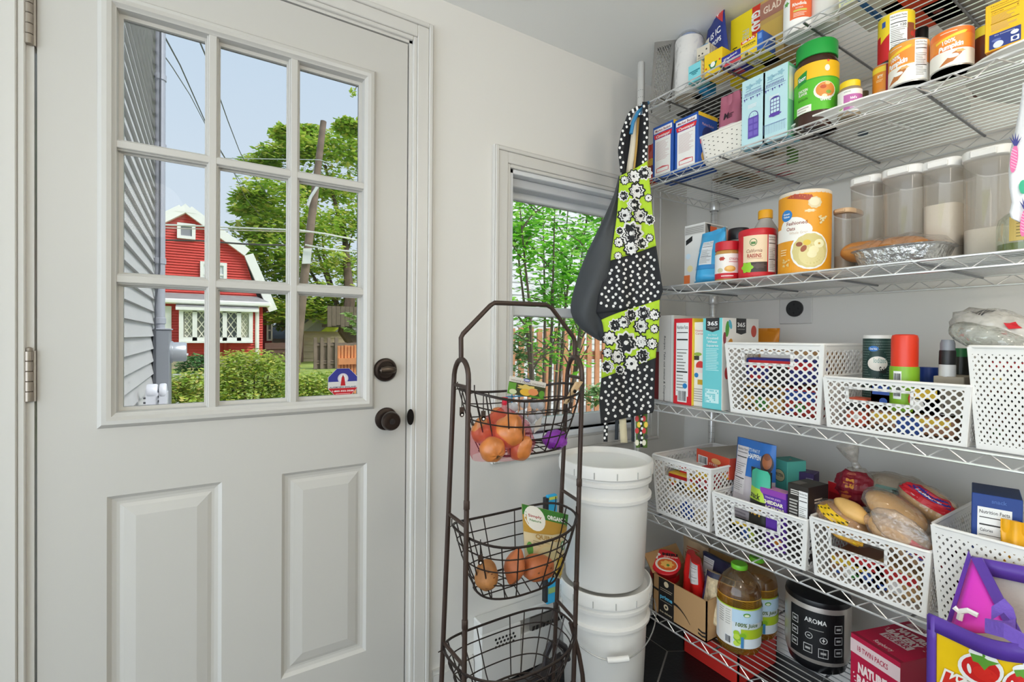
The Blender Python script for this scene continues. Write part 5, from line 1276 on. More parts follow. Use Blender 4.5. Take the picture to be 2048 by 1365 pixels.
bag('seasoning_bag', 'navy blue foil bag with red logo standing up behind the tan carton', 'bag', 1402, 1446, 16, z1 + .095, 1.42, .02, '#1f2f7a', yaw=-10, seed=12, twist=.03, top=.8, deco=lambda p: (p.poly([(.45, .92), (.98, .62), (.95, .45), (.5, .72)], '#c23a3c'), p.poly([(.5, .86), (.8, .62), (.76, .58), (.5, .8)], '#e6d6d6'), p.text('IS IC', .62, .38, .09, '#e6e4ea', bold=.03, fit=.5), p.text('POPS', .66, .24, .07, '#e6e4ea', bold=.03, fit=.4), p.rect(.04, .2, .3, .42, '#d9d2c0')))
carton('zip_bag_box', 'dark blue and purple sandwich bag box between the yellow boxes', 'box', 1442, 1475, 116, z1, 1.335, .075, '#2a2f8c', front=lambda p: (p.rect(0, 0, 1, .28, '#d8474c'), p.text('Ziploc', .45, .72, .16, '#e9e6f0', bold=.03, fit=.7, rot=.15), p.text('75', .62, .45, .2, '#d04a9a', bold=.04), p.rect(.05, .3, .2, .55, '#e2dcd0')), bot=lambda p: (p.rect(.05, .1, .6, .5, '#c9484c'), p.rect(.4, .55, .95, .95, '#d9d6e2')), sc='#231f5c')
def glad50(p):
    p.poly([(.04, .76), (.70, .82), (.70, .97), (.04, .92)], '#c8301e'); p.text('GLAD', .37, .865, .10, '#f6efe6', bold=.05, fit=.55, rot=.05); p.text('FREEZER', .40, .62, .08, '#4a4418', bold=.02, fit=.6); p.text('ZIPPER', .42, .52, .06, '#7a742c', fit=.45); p.text('50', .3, .12, .13, '#1f3a2c', bold=.06); p.rect(.76, 0, 1, 1, '#2c5fb0'); p.rect(.8, .6, .95, .9, '#6f97d6')
carton('freezer_bag_box', 'yellow freezer bag box marked 50 on the top shelf', 'box', 1480, 1518, 84, z1, 1.335, .10, '#ecc91e', front=glad50, bot=lambda p: (p.rect(.1, .35, .5, .65, '#d9d6c6'), p.bars(.2, .4, .45, .6)), bc='#d9c62a', sc='#2a5aa8')
def glad140(p):
    p.rect(.72, .55, .98, 1., '#c8301e'); p.text('GLAD', .85, .775, .13, '#f6efe6', bold=.05, rot=-pi / 2, fit=.6); p.text('FREEZER', .52, .55, .10, '#c9c6a0', rot=-pi / 2, bold=.02, fit=.75); p.text('140', .16, .48, .07, '#3a3410', rot=-pi / 2, bold=.03)
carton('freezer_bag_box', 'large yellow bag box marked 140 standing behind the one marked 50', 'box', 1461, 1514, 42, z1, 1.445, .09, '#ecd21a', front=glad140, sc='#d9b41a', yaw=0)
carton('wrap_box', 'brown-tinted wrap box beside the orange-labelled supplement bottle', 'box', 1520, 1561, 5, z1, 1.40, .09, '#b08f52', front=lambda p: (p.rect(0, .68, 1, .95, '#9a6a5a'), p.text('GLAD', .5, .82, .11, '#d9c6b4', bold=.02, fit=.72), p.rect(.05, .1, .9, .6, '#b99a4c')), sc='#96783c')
def rhod(p):
    p.rect(-1.3, .12, 1.3, .8, '#eceae6'); p.rect(-.55, .3, 1.3, .8, '#e0683a'); p.ell(-.85, .72, .2, .16, '#5aa04a', lobes=5, amp=.3); p.text('Rhodiola', .1, .62, .07, '#f6ece4', bold=.03, fit=.95); p.text('ROSEA', .1, .53, .03, '#f6ece4', fit=.5); p.rect(-.3, .45, .6, .49, '#c9c25a'); p.lines(-.3, .33, .6, .43, 3, '#f2cdb8')
round_thing('supplement_bottle', 'white supplement bottle with an orange label on the top shelf', 'bottle', 1558, 1617, -8, z1, [('bottle', M('#e9e7e3', .4), [(.85, 0), (.97, .015), (1, .05), (1, .80), (.92, .88), (.7, .92)]), ('cap', M('#e9e7e3', .45), [(.72, .91), (.72, 1.0), (0, 1.0)])], xf=1.335, deco=rhod)
round_thing('supplement_tub', 'white tub next to the orange-labelled supplement bottle', 'tub', 1613, 1670, -25, z1, [('tub', M('#d9d6d0', .4), [(.85, 0), (.97, .015), (1, .05), (1, .85)]), ('lid', M('#ecebe7', .45), [(1.04, .80), (1.04, 1), (0, 1)])], xf=1.36)
carton('snack_carton', 'white and pale yellow carton on the top shelf above the pumpkin cans', 'box', 1677, 1712, -20, z1, 1.335, .17, '#d9d9a8', front=lambda p: p.lines(.1, .1, .9, .9, 8, '#9ab0c0'), bc='#e2ded2', bot=lambda p: (p.rect(.82, 0, 1, 1, '#2f6aa8'),))
carton('granola_carton', 'white carton with blue edge on the top shelf, seen from below', 'box', 1714, 1760, -30, z1, 1.35, .15, '#e2e0dc', bc='#d9d6ce', bot=lambda p: (p.rect(0, 0, .12, 1, '#2f6aa8'),))
carton('cookie_carton', 'orange-red carton on the top shelf, seen from below through the wires', 'box', 1760, 1860, -40, z1, 1.42, .20, '#d8461e', bc='#e0481c', bot=lambda p: (p.ell(.7, .35, .1, .06, '#8c2a18', lobes=5, amp=.2),))
carton('pizza_stone_box', 'flat grey-brown cardboard box at the back of the top shelf, seen from below', 'box', 1830, 1930, None, z1, 1.50, .24, '#8f887c', h=.05, bc='#9c958a')
lying('grocery_bag', 'black plastic bag with a purple knot on the top shelf', 'bag', .24, .35, 1.40, 1.60, z1, .06, '#1c1a1e', lambda p: p.ell(.3, .3, .16, .12, '#5a3f9c', lobes=5, amp=.3))
carton('grey_carton', 'grey carton at the end of the top shelf, seen from below', 'box', 1960, 2030, -60, z1, 1.36, .3, '#a8a39a')
lying('grill_mat', 'dark mesh mat lying at the back of the top shelf near the paper towel roll', 'mat', .98, 1.20, 1.47, 1.74, z1, .02, '#2c2a28', lambda p: [p.rect(.1 + .2 * i, .1, .13 + .2 * i, .9, '#8f8c86') for i in range(4)])
# ================================================================== third shelf
carton('cracker_box', 'grey and white box with an orange panel at the corner of the third shelf', 'box', 1369, 1407, 453, z3, 1.42, .13, '#dcdad6', front=lambda p: (p.rect(0, .84, 1, .97, '#bdbab6'), p.lines(.05, .85, .95, .96, 4, '#8f8c88', .4, 0), p.poly([(.08, .68), (.4, .74), (.4, .82), (.08, .76)], '#1c1c1e'), p.ell(.2, .5, .12, .12, '#c9dbe6'), p.ell(.3, .3, .14, .14, '#e9d9a0'), p.rect(0, 0, .3, .2, '#e2743a')), side=lambda p: (p.rect(.02, .7, .98, .98, '#8f8c88'), p.poly([(.08, .98), (.25, .98), (.2, .8)], '#22201f'), p.rect(.22, .3, .98, .95, '#d65a28'), p.rect(.5, .75, .95, .95, '#b9b4ac')))
bag('pretzel_bag', 'crumpled sky blue bag with a nutrition panel leaning in front of the grey box', 'bag', 1379, 1446, 462, z3, 1.34, .07, '#3f9fd0', yaw=12, lean=6, seed=3, twist=.02, top=.93, taper=.18, deco=lambda p: (p.nutri(.22, .33, .62, .78, bg='#cfd3d6', c='#3a3c40'), p.text('MOC', .88, .60, .05, '#dfeaf2', bold=.02, fit=.16), p.rect(.05, .25, .95, .32, '#2a7fb8'), p.rect(.03, .05, .14, .6, '#d9e6ee')))
round_thing('spice_jar', 'jar with a wide black lid behind the peanut butter', 'jar', 1452, 1498, 459, z3, [('jar', M('#8f8680', .2), [(.9, 0), (1, .04), (1, .74), (.85, .82)]), ('lid', M('#232225', .35), [(.93, .8), (.95, .81), (.95, .97), (.88, 1), (0, 1)])], xc=1.50)
round_thing('peanut_butter_jar', 'peanut butter jar with a red lid', 'jar', 1428, 1479, 486, z3, [('jar', M('#b58848', .25), [(.92, 0), (.98, .02), (1, .06), (1, .72), (.93, .77), (.9, .79)]), ('lid', M('#c21f2c', .4), [(.98, .775), (1.0, .78), (1.0, .985), (.95, 1), (0, 1)])], xf=1.335,
    deco=lambda p: (p.rect(-1.4, .06, 1.4, .68, '#e9e4de'), p.rect(-1.4, .06, 1.4, .2, '#c2202c'), p.ell(-.45, .56, .24, .16, '#b53a2c', lobes=6, amp=.15), p.text('creamy', .55, .56, .09, '#b5303a', fit=.85), p.lines(.1, .45, .9, .5, 1, '#c98a8c'), p.ell(.2, .3, .45, .26, '#d9a04a'), p.ell(.2, .32, .3, .16, '#e6bc6c'), p.ell(-.6, .27, .25, .2, '#c9c2a0'), p.lines(-.5, .1, .5, .15, 1, '#f0d6d6')))
def rais(p):
    p.rect(-1.6, .05, 1.6, .9, '#c8242e'); p.rect(-.80, .3, .55, .86, '#e6cfae'); p.rect(-.80, .12, .55, .32, '#3a2c28'); p.ell(.1, .24, .35, .14, '#4f3f3a', lobes=7, amp=.2); p.ell(-.55, .22, .34, .3, '#8fc42c', lobes=6, amp=.15)
    p.ell(-.2, .72, .20, .22, '#4a7a3a'); p.ell(-.2, .72, .16, .18, '#e6cfae'); p.rect(-.32, .68, -.08, .73, '#4a7a3a')
    p.text('California', -.15, .55, .07, '#8c4a2c', fit=.85, shear=.2); p.text('RAISINS', -.15, .45, .075, '#a8321f', bold=.02, fit=.75); p.rect(-.5, .39, .3, .395, '#a8321f'); p.nutri(.60, .12, 1.18, .86)
round_thing('raisin_canister', 'red and cream canister of California raisins', 'canister', 1475, 1550, 463, z3, [('tube', M('#c8242e', .4), [(.97, 0), (1, .02), (1, .9)]), ('lid', M('#c2202c', .4), [(1.03, .885), (1.03, .97), (.99, 1), (0, .99)])], xf=1.335, deco=rais)
SYR = GLASS('#d9d6cf', .35, .05, .05, name='clear_pet', edge=.3)
b = round_thing('syrup_bottle', 'clear bottle of dark syrup with a yellow cap behind the raisins', 'bottle', 1498, 1558, 422, z3, [('bottle', M('#b0aca4', .25), [(.95, 0), (1, .02), (1, .62), (.95, .70), (.46, .86), (.44, .88)]), ('cap', M('#e6a51e', .4), [(.46, .88), (.5, .885), (.5, .985), (.46, 1), (0, 1)]), ('syrup', M('#43241a', .2), [(1.006, .02), (1.006, .5), (.9, .505)])], xc=1.475)
def oats(p):
    p.rect(-1.7, .01, 1.7, .965, '#e39a22'); p.poly([(-.75, .93), (-.4, .96), (.25, .93), (.42, .84), (.1, .88), (-.3, .90)], '#a8402a'); p.ell(.38, .835, .26, .24, '#d9c9a0', lobes=9, amp=.06); p.ell(.36, .845, .2, .17, '#e6dab8'); p.ell(.2, .74, .2, .06, '#e2d4ac', lobes=7, amp=.2)
    p.ell(-.45, .56, .58, .44, '#ece7df'); p.rect(-1.4, .40, -.05, .56, '#ece7df'); p.ell(-.2, .52, .5, .34, '#ece7df'); p.ell(-.72, .715, .26, .25, '#2f7cc0'); p.text('Great', -.72, .735, .022, '#f2f4f6', bold=.03, fit=.3); p.text('Value', -.72, .70, .022, '#f2f4f6', bold=.03, fit=.3)
    p.text('Fashioned', -.30, .61, .042, '#8c3f2a', bold=.012, fit=.80); p.text('Oats', -.52, .545, .042, '#8c3f2a', bold=.012, fit=.36); p.text('Whole Grain', -.22, .49, .03, '#cdb59a', fit=.7)
    p.ell(.22, .265, .74, .80, '#ece9e2'); p.ell(.23, .265, .67, .72, '#cfc07e', lobes=14, amp=.02); p.ell(.3, .22, .5, .5, '#d9cb8e'); p.ell(.1, .36, .14, .12, '#d8b83a'); p.ell(-.18, .345, .12, .10, '#8c4a2a'); p.ell(-.02, .29, .10, .15, '#96502c', rot=-.5); p.ell(.35, .27, .19, .17, '#eadfae'); p.ell(.55, .345, .2, .18, '#ede4b8'); p.ell(.55, .345, .05, .045, '#c9a04a'); p.ell(.28, .22, .18, .16, '#e9dfb2')
    for k in range(14): rr_ = random.Random(k); p.ell(.5 + .35 * rr_.random(), .58 + .09 * rr_.random(), .05, .035, '#e0cf9c', rot=rr_.random() * 3); p.ell(-.85 + .3 * rr_.random(), .1 + .09 * rr_.random(), .05, .035, '#e0c27c', rot=rr_.random() * 3)
    p.lines(-.95, .22, -.65, .31, 3, '#f0cf9a', .4, .1)
round_thing('oats_canister', 'large orange canister of old fashioned oats with a bowl picture', 'canister', 1554, 1660, 391, z3, [('tube', M('#e39a22', .45), [(.97, 0), (1, .015), (1, .965)]), ('lid', M('#d9cdbb', .5), [(1.005, .95), (1.015, .955), (1.015, .99), (.99, 1), (.93, .995), (0, .985)])], xf=1.33, deco=oats)
CLR = GLASS('#ece8e2', .16, .03, .08, name='clear_plastic', edge=.35)
def clear_box(label, px0, px1, pytop, xf, dep, fill, fcol, lidm=M('#e4e2de', .45, name='white_lid'), lidh=.022, nm='storage_container', e=4.2):
    P = at(px0, pytop + 60, X=xf); P = V((xf, P.y, z3)); w = hline(P, V((0, -1, 0)), px1); h = zat(P + V((0, -w / 2, 0)), (px0 + px1) / 2, pytop) - z3
    cx_, cy_ = xf + dep / 2, P.y - w / 2; N = 36
    t = thing(nm, label, 'container', (cx_, cy_, z3))
    def shell(mt, prof, name_, cap=True, smooth=True):
        m = MB(mt); vs = []; fs = []
        for (r, hh) in prof: vs += [V((x, y, z3 + hh)) for x, y in rrect(cx_, cy_, dep / 2 * r, w / 2 * r, N, e)]
        for i in range(len(prof) - 1):
            for k in range(N): fs.append((i * N + k, i * N + (k + 1) % N, (i + 1) * N + (k + 1) % N, (i + 1) * N + k))
        fs.append(tuple(range(N))[::-1])
        if cap: fs.append(tuple((len(prof) - 1) * N + k for k in range(N)))
        m.add(vs, fs); return m.build(name_, t, smooth=smooth, angle=45)
    shell(CLR, [(.86, 0), (.90, .004), (.96, h - lidh - .004)], 'clear_body', cap=False)
    if fill: shell(M(fcol, .85, bump=.2, bscale=60), [(.845, .003), (.88, .008), (.885 + .05 * fill / h, fill), (.5, fill + .004)], 'contents')
    shell(lidm, [(.97, h - lidh), (1, h - lidh + .002), (1, h - .003), (.96, h), (.8, h + .001)], 'lid')
    P2 = V((xf - .0005, cy_, z3 + h - lidh * .55)); MB(lidm).box(xf - .004, xf + .004, cy_ - w * .24, cy_ + w * .24, z3 + h - lidh * .9, z3 + h - lidh * .25).build('lid_tab', t, bevel=.0015)
    return t
clear_box('short clear container with a tan lid beside the oats canister', 1658, 1697, 417, 1.44, .10, .05, '#b5a286', M('#cfae88', .45), .012, e=3)
clear_box('clear container of beige grain, shortest of the row of white lids', 1690, 1754, 352, 1.47, .16, .035, '#a89e92')
clear_box('clear container of beige grain, second in the row of white lids', 1752, 1836, 333, 1.44, .16, .03, '#a89e92')
clear_box('clear container about half full of white flour', 1833, 1913, 318, 1.45, .16, at(1860, 412, X=1.46).z - z3, '#e2dcd2')
clear_box('tallest clear container with a little white sugar in the bottom', 1912, 2018, 294, 1.43, .18, at(1950, 460, X=1.45).z - z3, '#e6e1d8')
# foil pan with buns
FOIL = M('#cfcfcf', .28, .85, bump=.9, bscale=70, name='foil')
Pf = at(1684, 500, X=1.345); wf = hline(V((1.345, Pf.y, 0)), V((0, -1, 0)), 1876); zf = z3 + .042
fp = thing('foil_pan', 'foil baking pan of buns in clear wrap in front of the storage containers', 'pan', (1.42, Pf.y - wf / 2, z3))
cy_ = Pf.y - wf / 2; m = MB(FOIL); vs = []; fs = []; N = 44; dpt = zf - z3
for (r, hh) in [(.80, .001), (.82, .003), (.95, dpt - .002), (1.0, dpt), (1.015, dpt + .002), (.99, dpt + .003), (.94, dpt - .002), (.81, .006)]:
    ring = rrect(1.345 + .085, cy_, .085 * r, wf / 2 * r, N, 3.2); vs += [V((x, y, z3 + hh)) for x, y in ring]
for i in range(7):
    for k in range(N): fs.append((i * N + k, i * N + (k + 1) % N, (i + 1) * N + (k + 1) % N, (i + 1) * N + k))
fs.append(tuple(range(N))[::-1]); fs.append(tuple(7 * N + k for k in range(N))); m.add(vs, fs); m.build('pan', fp, smooth=True, angle=40)
CRUST = M('#b5783a', .55, bump=.25, bscale=25, var=.28, vscale=14, name='bread_crust')
def bun(label, px, py, X, rx, ry, rz, seed, cat='bun', R=None, mat=CRUST, grp='golden buns', zc=None):
    c = at(px, py, X=X); 
    if zc is not None: c.z = zc
    rn = random.Random(seed); p1, p2 = rn.uniform(0, 6), rn.uniform(0, 6)
    o = MB(mat).blob(c, rx, ry, rz, 18, 12, lambda d: 1 + .04 * sin(5 * d.x + p1) + .04 * sin(6 * d.y + p2), R).build('bread_bun', None, origin=c, smooth=True, angle=0)
    return tag(o, label, cat, grp)
bun('golden raisin bun at the oats end of the foil pan', 1728, 503, 1.425, .050, .055, .026, 1)
bun('golden raisin bun in the middle of the foil pan', 1804, 497, 1.425, .052, .052, .030, 2)
bun('browner bun at the far end of the foil pan', 1856, 505, 1.435, .045, .03, .026, 3, mat=M('#8c5a38', .6, bump=.3, bscale=25))
m = MB(GLASS('#ffffff', .06, .05, .1, name='cling_film', wrinkle=.8, edge=.5)); vs = []; fs = []; N2 = 14
for j in range(N2 + 1):
    for i in range(N2 + 1):
        u, v_ = i / N2, j / N2; x = 1.345 + .17 * v_; y = cy_ + wf / 2 - wf * u
        vs.append(V((x, y, zf + .004 + .034 * max(0, sin(pi * u)) ** .5 * max(0, sin(pi * v_)) ** .6 + .003 * sin(17 * u + 9 * v_))))
for j in range(N2):
    for i in range(N2): k = j * (N2 + 1) + i; fs.append((k, k + 1, k + N2 + 2, k + N2 + 1))
m.add(vs, fs); m.build('cling_film', fp, smooth=True, angle=0)
# glass jug of green oil at the frame edge
jg = round_thing('oil_jug', 'big glass jug with a yellow paper label and green oil in the bottom', 'jug', 1988, 2110, 418, z3, [('glass', GLASS('#eef2ea', .05, .06, .03, name='jug_glass', edge=.5), [(.94, 0), (1, .03), (1, .62), (.93, .78), (.7, .90), (.4, .97), (.36, 1.0)]), ('oil', M('#6b7a1e', .15, name='olive_oil'), [(.90, .01), (.955, .04), (.955, .21), (.9, .212), (0, .212)])], xf=1.345,
    deco=lambda p: (p.rect(-.55, .24, 1.2, .78, '#c9ae62'), p.lines(-.3, .3, .9, .72, 6, '#7a6a34', .25, .4)))
# white pineapple cloth hanging from the shelf above
RHO = 1.262
def tw(px, py, dr=0.): return at(px, py, rho=RHO + dr)
pc = thing('pineapple_towel', 'white towel printed with pink pineapples hanging at the frame edge', 'towel', tw(2045, 300))
left = [(2046, 165), (2044, 190), (2040, 215), (2031, 262), (2022, 300), (2018, 340), (2019, 375), (2024, 405), (2019, 425), (2022, 436), (2030, 441)]
m = MB(M('#e4e4e6', .8, bump=.1, bscale=200)); vs = []; fs = []; NU = 14
for (px, py) in left:
    for i in range(NU + 1): u = i / NU; vs.append(tw(px + (2130 - px) * u, py + 4 * sin(u * 9), .006 * sin(8 * u + py * .01)))
for j in range(len(left) - 1):
    for i in range(NU): k = j * (NU + 1) + i; fs.append((k, k + 1, k + NU + 2, k + NU + 1))
m.add(vs, fs); m.build('cloth', pc, smooth=True, angle=0, solid=.003)
p = Print(lambda u, v, hh: tw(u, v, -.0085 - hh), 1, 1)
def pine(px, py, s_, c1, c2):
    p.ell(px, py, 7.5 * s_, 28 * s_, c1, rot=.12)
    for k in range(-3, 4): p.poly([(px - 6 * s_, py + 6 * k * s_ - 3), (px - 6 * s_, py + 6 * k * s_ - 2), (px + 6 * s_, py + 6 * k * s_ + 4), (px + 6 * s_, py + 6 * k * s_ + 3)], '#f0d3de')
    for k in range(-2, 3): a = -pi / 2 + k * .42; p.poly([(px + 3 - 3 * s_, py - 26 * s_), (px + 3 + 3 * s_, py - 26 * s_), (px + 3 + 17 * s_ * cos(a), py - 26 * s_ + 28 * s_ * sin(a))], c2)
pine(2028, 318, 1., '#d9669a', '#2c2f7a'); pine(2048, 446, 1., '#d9669a', '#2c2f7a'); p.ell(2047, 374, 9, 14, '#2aa87f')
p.build(pc)
MB(M('#55555c', .4, .5)).tube([tw(2052, 167), tw(2052, 160, .02), V((SXF - .004, tw(2052, 160).y, SZ[1] - .026))], .002, 6).build('hook', pc)
# ================================================================== fourth shelf
carton('cookbook', 'dark red book beside the apron on the fourth shelf', 'book', 1305, 1318, 704, z4, 1.37, .18, '#7a1a1e')
carton('recipe_binder', 'white binder with a handwritten recipes and coupons spine', 'binder', 1318, 1347, 632, z4, 1.35, .22, '#e2dfdb', front=lambda p: (p.text('Recipes, Take out menus & Coupons', .42, .38, .024, '#2c2a2c', rot=-pi / 2, bold=.01, fit=3.6, shear=.25), p.rect(.80, .0, .84, 1, '#cfccc8'), p.rect(.84, 0, .99, 1, '#ecebe8')), tc='#4a3f48', sc='#d9d6d2')
def redc(p): p.nutri(.14, .10, .80, .95); p.bars(.24, .03, .74, .17); p.ell(.64, .22, .12, .12, '#2a7fc0')
carton('cereal_box', 'red cereal box showing its nutrition panel beside the white binder', 'box', 1347.5, 1385, 638, z4, 1.33, .19, '#d2202c', front=redc, sc='#e6c832', side=lambda p: (p.rect(.05, .1, .95, .9, '#d9c02a'),), tc='#5a2a26')
carton('cereal_box', 'white cereal box between the red and the aqua cereal boxes', 'box', 1386, 1412, 645, z4, 1.34, .19, '#e9e6de', front=lambda p: (p.text('Vitamin', .5, .90, .025, '#c24a4a', fit=.7), p.text('Cereal', .5, .865, .025, '#c24a4a', fit=.6), p.ell(.4, .62, .3, .12, '#8fae4a'), p.rect(.05, .55, .5, .60, '#3a3a34'), p.ell(.6, .48, .34, .34, '#d23a3a'), p.rect(.1, .40, .95, .46, '#e9d8d4'), p.ell(.3, .37, .16, .16, '#2a7fc0'), p.rect(.4, .26, .8, .32, '#c9a02a'), p.lines(.1, .05, .9, .22, 6, '#b0aca4')), tc='#8c6a5a')
def t365(p):
    p.poly([(.16, 1), (.16, .87), (.5, .845), (.84, .87), (.84, 1)], '#2c2c2e'); p.text('365', .5, .94, .042, '#f2f0ec', bold=.03, fit=.52); p.text('WHOLE FOODS', .5, .895, .010, '#dedcd6', fit=.5); p.text('MARKET', .5, .88, .009, '#dedcd6', fit=.3)
    p.text('Bite Sized', .5, .815, .014, '#f2f6f4', fit=.45); p.text('Frosted', .5, .78, .026, '#f6f8f6', bold=.012, fit=.58); p.text('Wheat', .5, .74, .026, '#f6f8f6', bold=.012, fit=.5); p.text('Squares', .5, .70, .026, '#f6f8f6', bold=.012, fit=.6); p.lines(.18, .42, .84, .67, 14, '#c9ecec', .35, .2)
    p.rect(.16, .07, .86, .22, '#c9ecec'); rr_ = random.Random(3)
    for i in range(9):
        for j in range(7):
            if rr_.random() < .55: p.rect(.18 + i * .075, .075 + j * .02, .235 + i * .075, .091 + j * .02, '#6cc6cb')
def s365(p):
    p.rect(0, 0, 1, 1, '#e2e0da'); p.poly([(.36, 1), (.36, .84), (.5, .82), (.64, .84), (.64, 1)], '#2c2c2e'); p.text('365', .5, .93, .045, '#f2f0ec', bold=.03, fit=.22); p.text('WHOLE FOODS', .5, .88, .010, '#dedcd6', fit=.2); p.ell(.86, .86, .08, .1, '#c24a3c')
    p.ell(.12, .88, .05, .13, '#4f9a3c', rot=-.1); p.ell(.20, .93, .04, .08, '#5ab0c8', rot=.4); p.ell(.2, .72, .06, .09, '#c98a2c', rot=-.5); p.ell(.05, .78, .04, .1, '#8c3a4a'); p.ell(.15, .55, .06, .12, '#3f8a4a'); p.ell(.12, .40, .06, .1, '#c23a3a')
carton('wheat_squares_box', 'aqua cereal box with a dark badge, rightmost of the cereal boxes', 'box', 1405.5, 1445, 637, z4, 1.325, .19, '#6cc6cb', front=t365, side=s365, sc='#e2e0da', tc='#d9d6d0')
bA = plastic_basket('tall white lattice basket beside the aqua cereal box', 1450, 1648, 687, z4, 1.315, .33, (11, 9), hole=(.22, .70, .74, .86))
bag('chip_bag', 'orange snack bag poking up behind the tall lattice basket', 'bag', 1480, 1552, 657, z4 + .10, 1.60, .06, '#d9861e', seed=6, yaw=8, top=.95, deco=lambda p: (p.ell(.25, .75, .2, .2, '#a8702c'), p.ell(.3, .78, .14, .12, '#e2d6b4')))
filler(bA, [('snack_pack', 'navy snack pack showing through the grip of the tall lattice basket', 'packet', .15, .95, .10, .3, .45, .80, '#2a2f7a'), ('cereal_pack', 'tan cereal pack low in the tall lattice basket', 'packet', .1, .55, .1, .4, .02, .42, '#c9a05a'), ('candy_pack', 'red candy pack low in the tall lattice basket', 'packet', .57, .92, .1, .4, .02, .42, '#b5342e'), ('cracker_pack', 'brown cracker pack at the top of the tall lattice basket', 'packet', .1, .9, .35, .6, .3, .9, '#a8845a')])
bB = plastic_basket('low white lattice basket holding the salt canister', 1646, 1944, 754, z4, 1.312, .33, (15, 6), hole=(.20, .64, .60, .80))
ztop4 = z4 + .006
def salt(p):
    p.rect(-1.7, .0, 1.7, .95, '#1f3a36')
    for r in range(24):
        for c in range(26):
            u = -1.35 + c * .108 + (r % 2) * .054; v = .03 + r * .038
            if ((u + .1) / .78) ** 2 + ((v - .58) / .21) ** 2 > 1: p.k = 2; p.ell(u, v, .024, .024, '#a9c4b8', n=6)
    p.ell(-.05, .58, .72, .62, '#e6e0d6'); p.ell(-.36, .80, .36, .24, '#2f6fb5'); p.text('Great Value', -.36, .80, .03, '#eef2f6', bold=.02, fit=.5); p.text('Iodized', .1, .63, .075, '#7fa39a', bold=.01, fit=.85); p.text('Salt', .3, .49, .095, '#2a2624', bold=.02, fit=.5)
round_thing('salt_canister', 'dark green dotted canister of iodized salt', 'canister', 1726, 1784, 671, ztop4 + .055, [('tube', M('#1f3a36', .45), [(.98, 0), (1, .01), (1, .95)]), ('top', M('#dedcd8', .45), [(1.01, .94), (1.01, .985), (.98, 1), (0, .99)])], xf=1.42, deco=salt, az=.1)
round_thing('cooking_spray', 'green spray can with an orange-red cap', 'spray can', 1779, 1841, 669, ztop4 + .05, [('can', M('#7fae2a', .35), [(.97, 0), (1, .02), (1, .55), (.97, .58)]), ('cap', M('#dd3a20', .35), [(.91, .575), (.91, .94), (.84, .985), (.6, 1), (0, 1)])], xf=1.34, deco=lambda p: (p.bars(-.75, .16, -.18, .52), p.poly([(.3, .12), (1.1, .14), (1.1, .26), (.34, .24), (.25, .18)], '#c2382c'), p.text('carlini', .68, .19, .055, '#f6f0ea', bold=.03, fit=.62, rot=.1)))
round_thing('butter_tub', 'round tub with a dark blue lid in the low basket', 'tub', 1838, 1880, 735, ztop4 + .03, [('tub', M('#20408a', .4), [(.9, 0), (1, .8)]), ('lid', M('#1f3f92', .4), [(1.03, .8), (1.03, .97), (.98, 1), (0, 1)])], xc=1.52)
round_thing('pepper_grinder', 'clear and black pepper grinder with a clear cap', 'grinder', 1877, 1914, 680, ztop4 + .05, [('glass', M('#b9b9b8', .2), [(.95, 0), (1, .02), (.97, .66), (.9, .68)]), ('pepper', M('#232225', .5), [(1.01, .02), (1.0, .46), (.9, .465)]), ('collar', M('#1a1a1c', .4), [(.95, .67), (.97, .68), (.95, .84), (.9, .86)]), ('cap', M('#7c7f86', .3), [(.85, .85), (.85, .95), (.7, 1), (0, 1)])], xf=1.36)
round_thing('sauce_bottle', 'black bottle with a green cap behind the pepper grinder', 'bottle', 1908, 1940, 697, ztop4 + .03, [('bottle', M('#23241f', .3), [(.95, 0), (1, .03), (1, .8), (.9, .88)]), ('cap', M('#2f7a44', .4), [(.92, .88), (.92, 1), (0, 1)])], xc=1.50)
filler(bB, [('mix_packet', 'red sauce mix packet in the grip opening of the low basket', 'packet', .32, .50, .08, .12, .40, .93, '#c2282c'), ('mix_packet', 'light blue ranch packet in the grip opening of the low basket', 'packet', .50, .78, .08, .12, .40, .92, '#8fc6dc'), ('nut_pack', 'brown nut pack along the bottom of the low basket', 'packet', .30, .95, .10, .40, .02, .40, '#a8795a'), ('red_pack', 'red and cream pack in the salt end of the low basket', 'packet', .06, .29, .10, .28, .02, .60, '#c9583c'), ('herb_pack', 'green herb pack near the middle of the low basket', 'packet', .50, .93, .30, .5, .2, .75, '#4a7a3a')])
carton('wooden_box', 'small brown tin with a raised lid at the basket rim beside the pepper grinder', 'box', 1866, 1930, 752, z4 + .06, 1.36, .10, '#8c8272', tc='#a89c88')
bC = plastic_basket('tall white basket with small holes at the frame edge on the fourth shelf', 1935, 2190, 694, z4, 1.312, .34, (15, 11), s=.42, hole=None)
filler(bC, [('snack_pack', 'rust coloured pack inside the tall basket at the frame edge', 'packet', .08, .6, .09, .3, .05, .6, '#7a4a38'), ('snack_pack', 'grey pack inside the tall basket at the frame edge', 'packet', .1, .6, .09, .3, .62, .88, '#6b6470')])
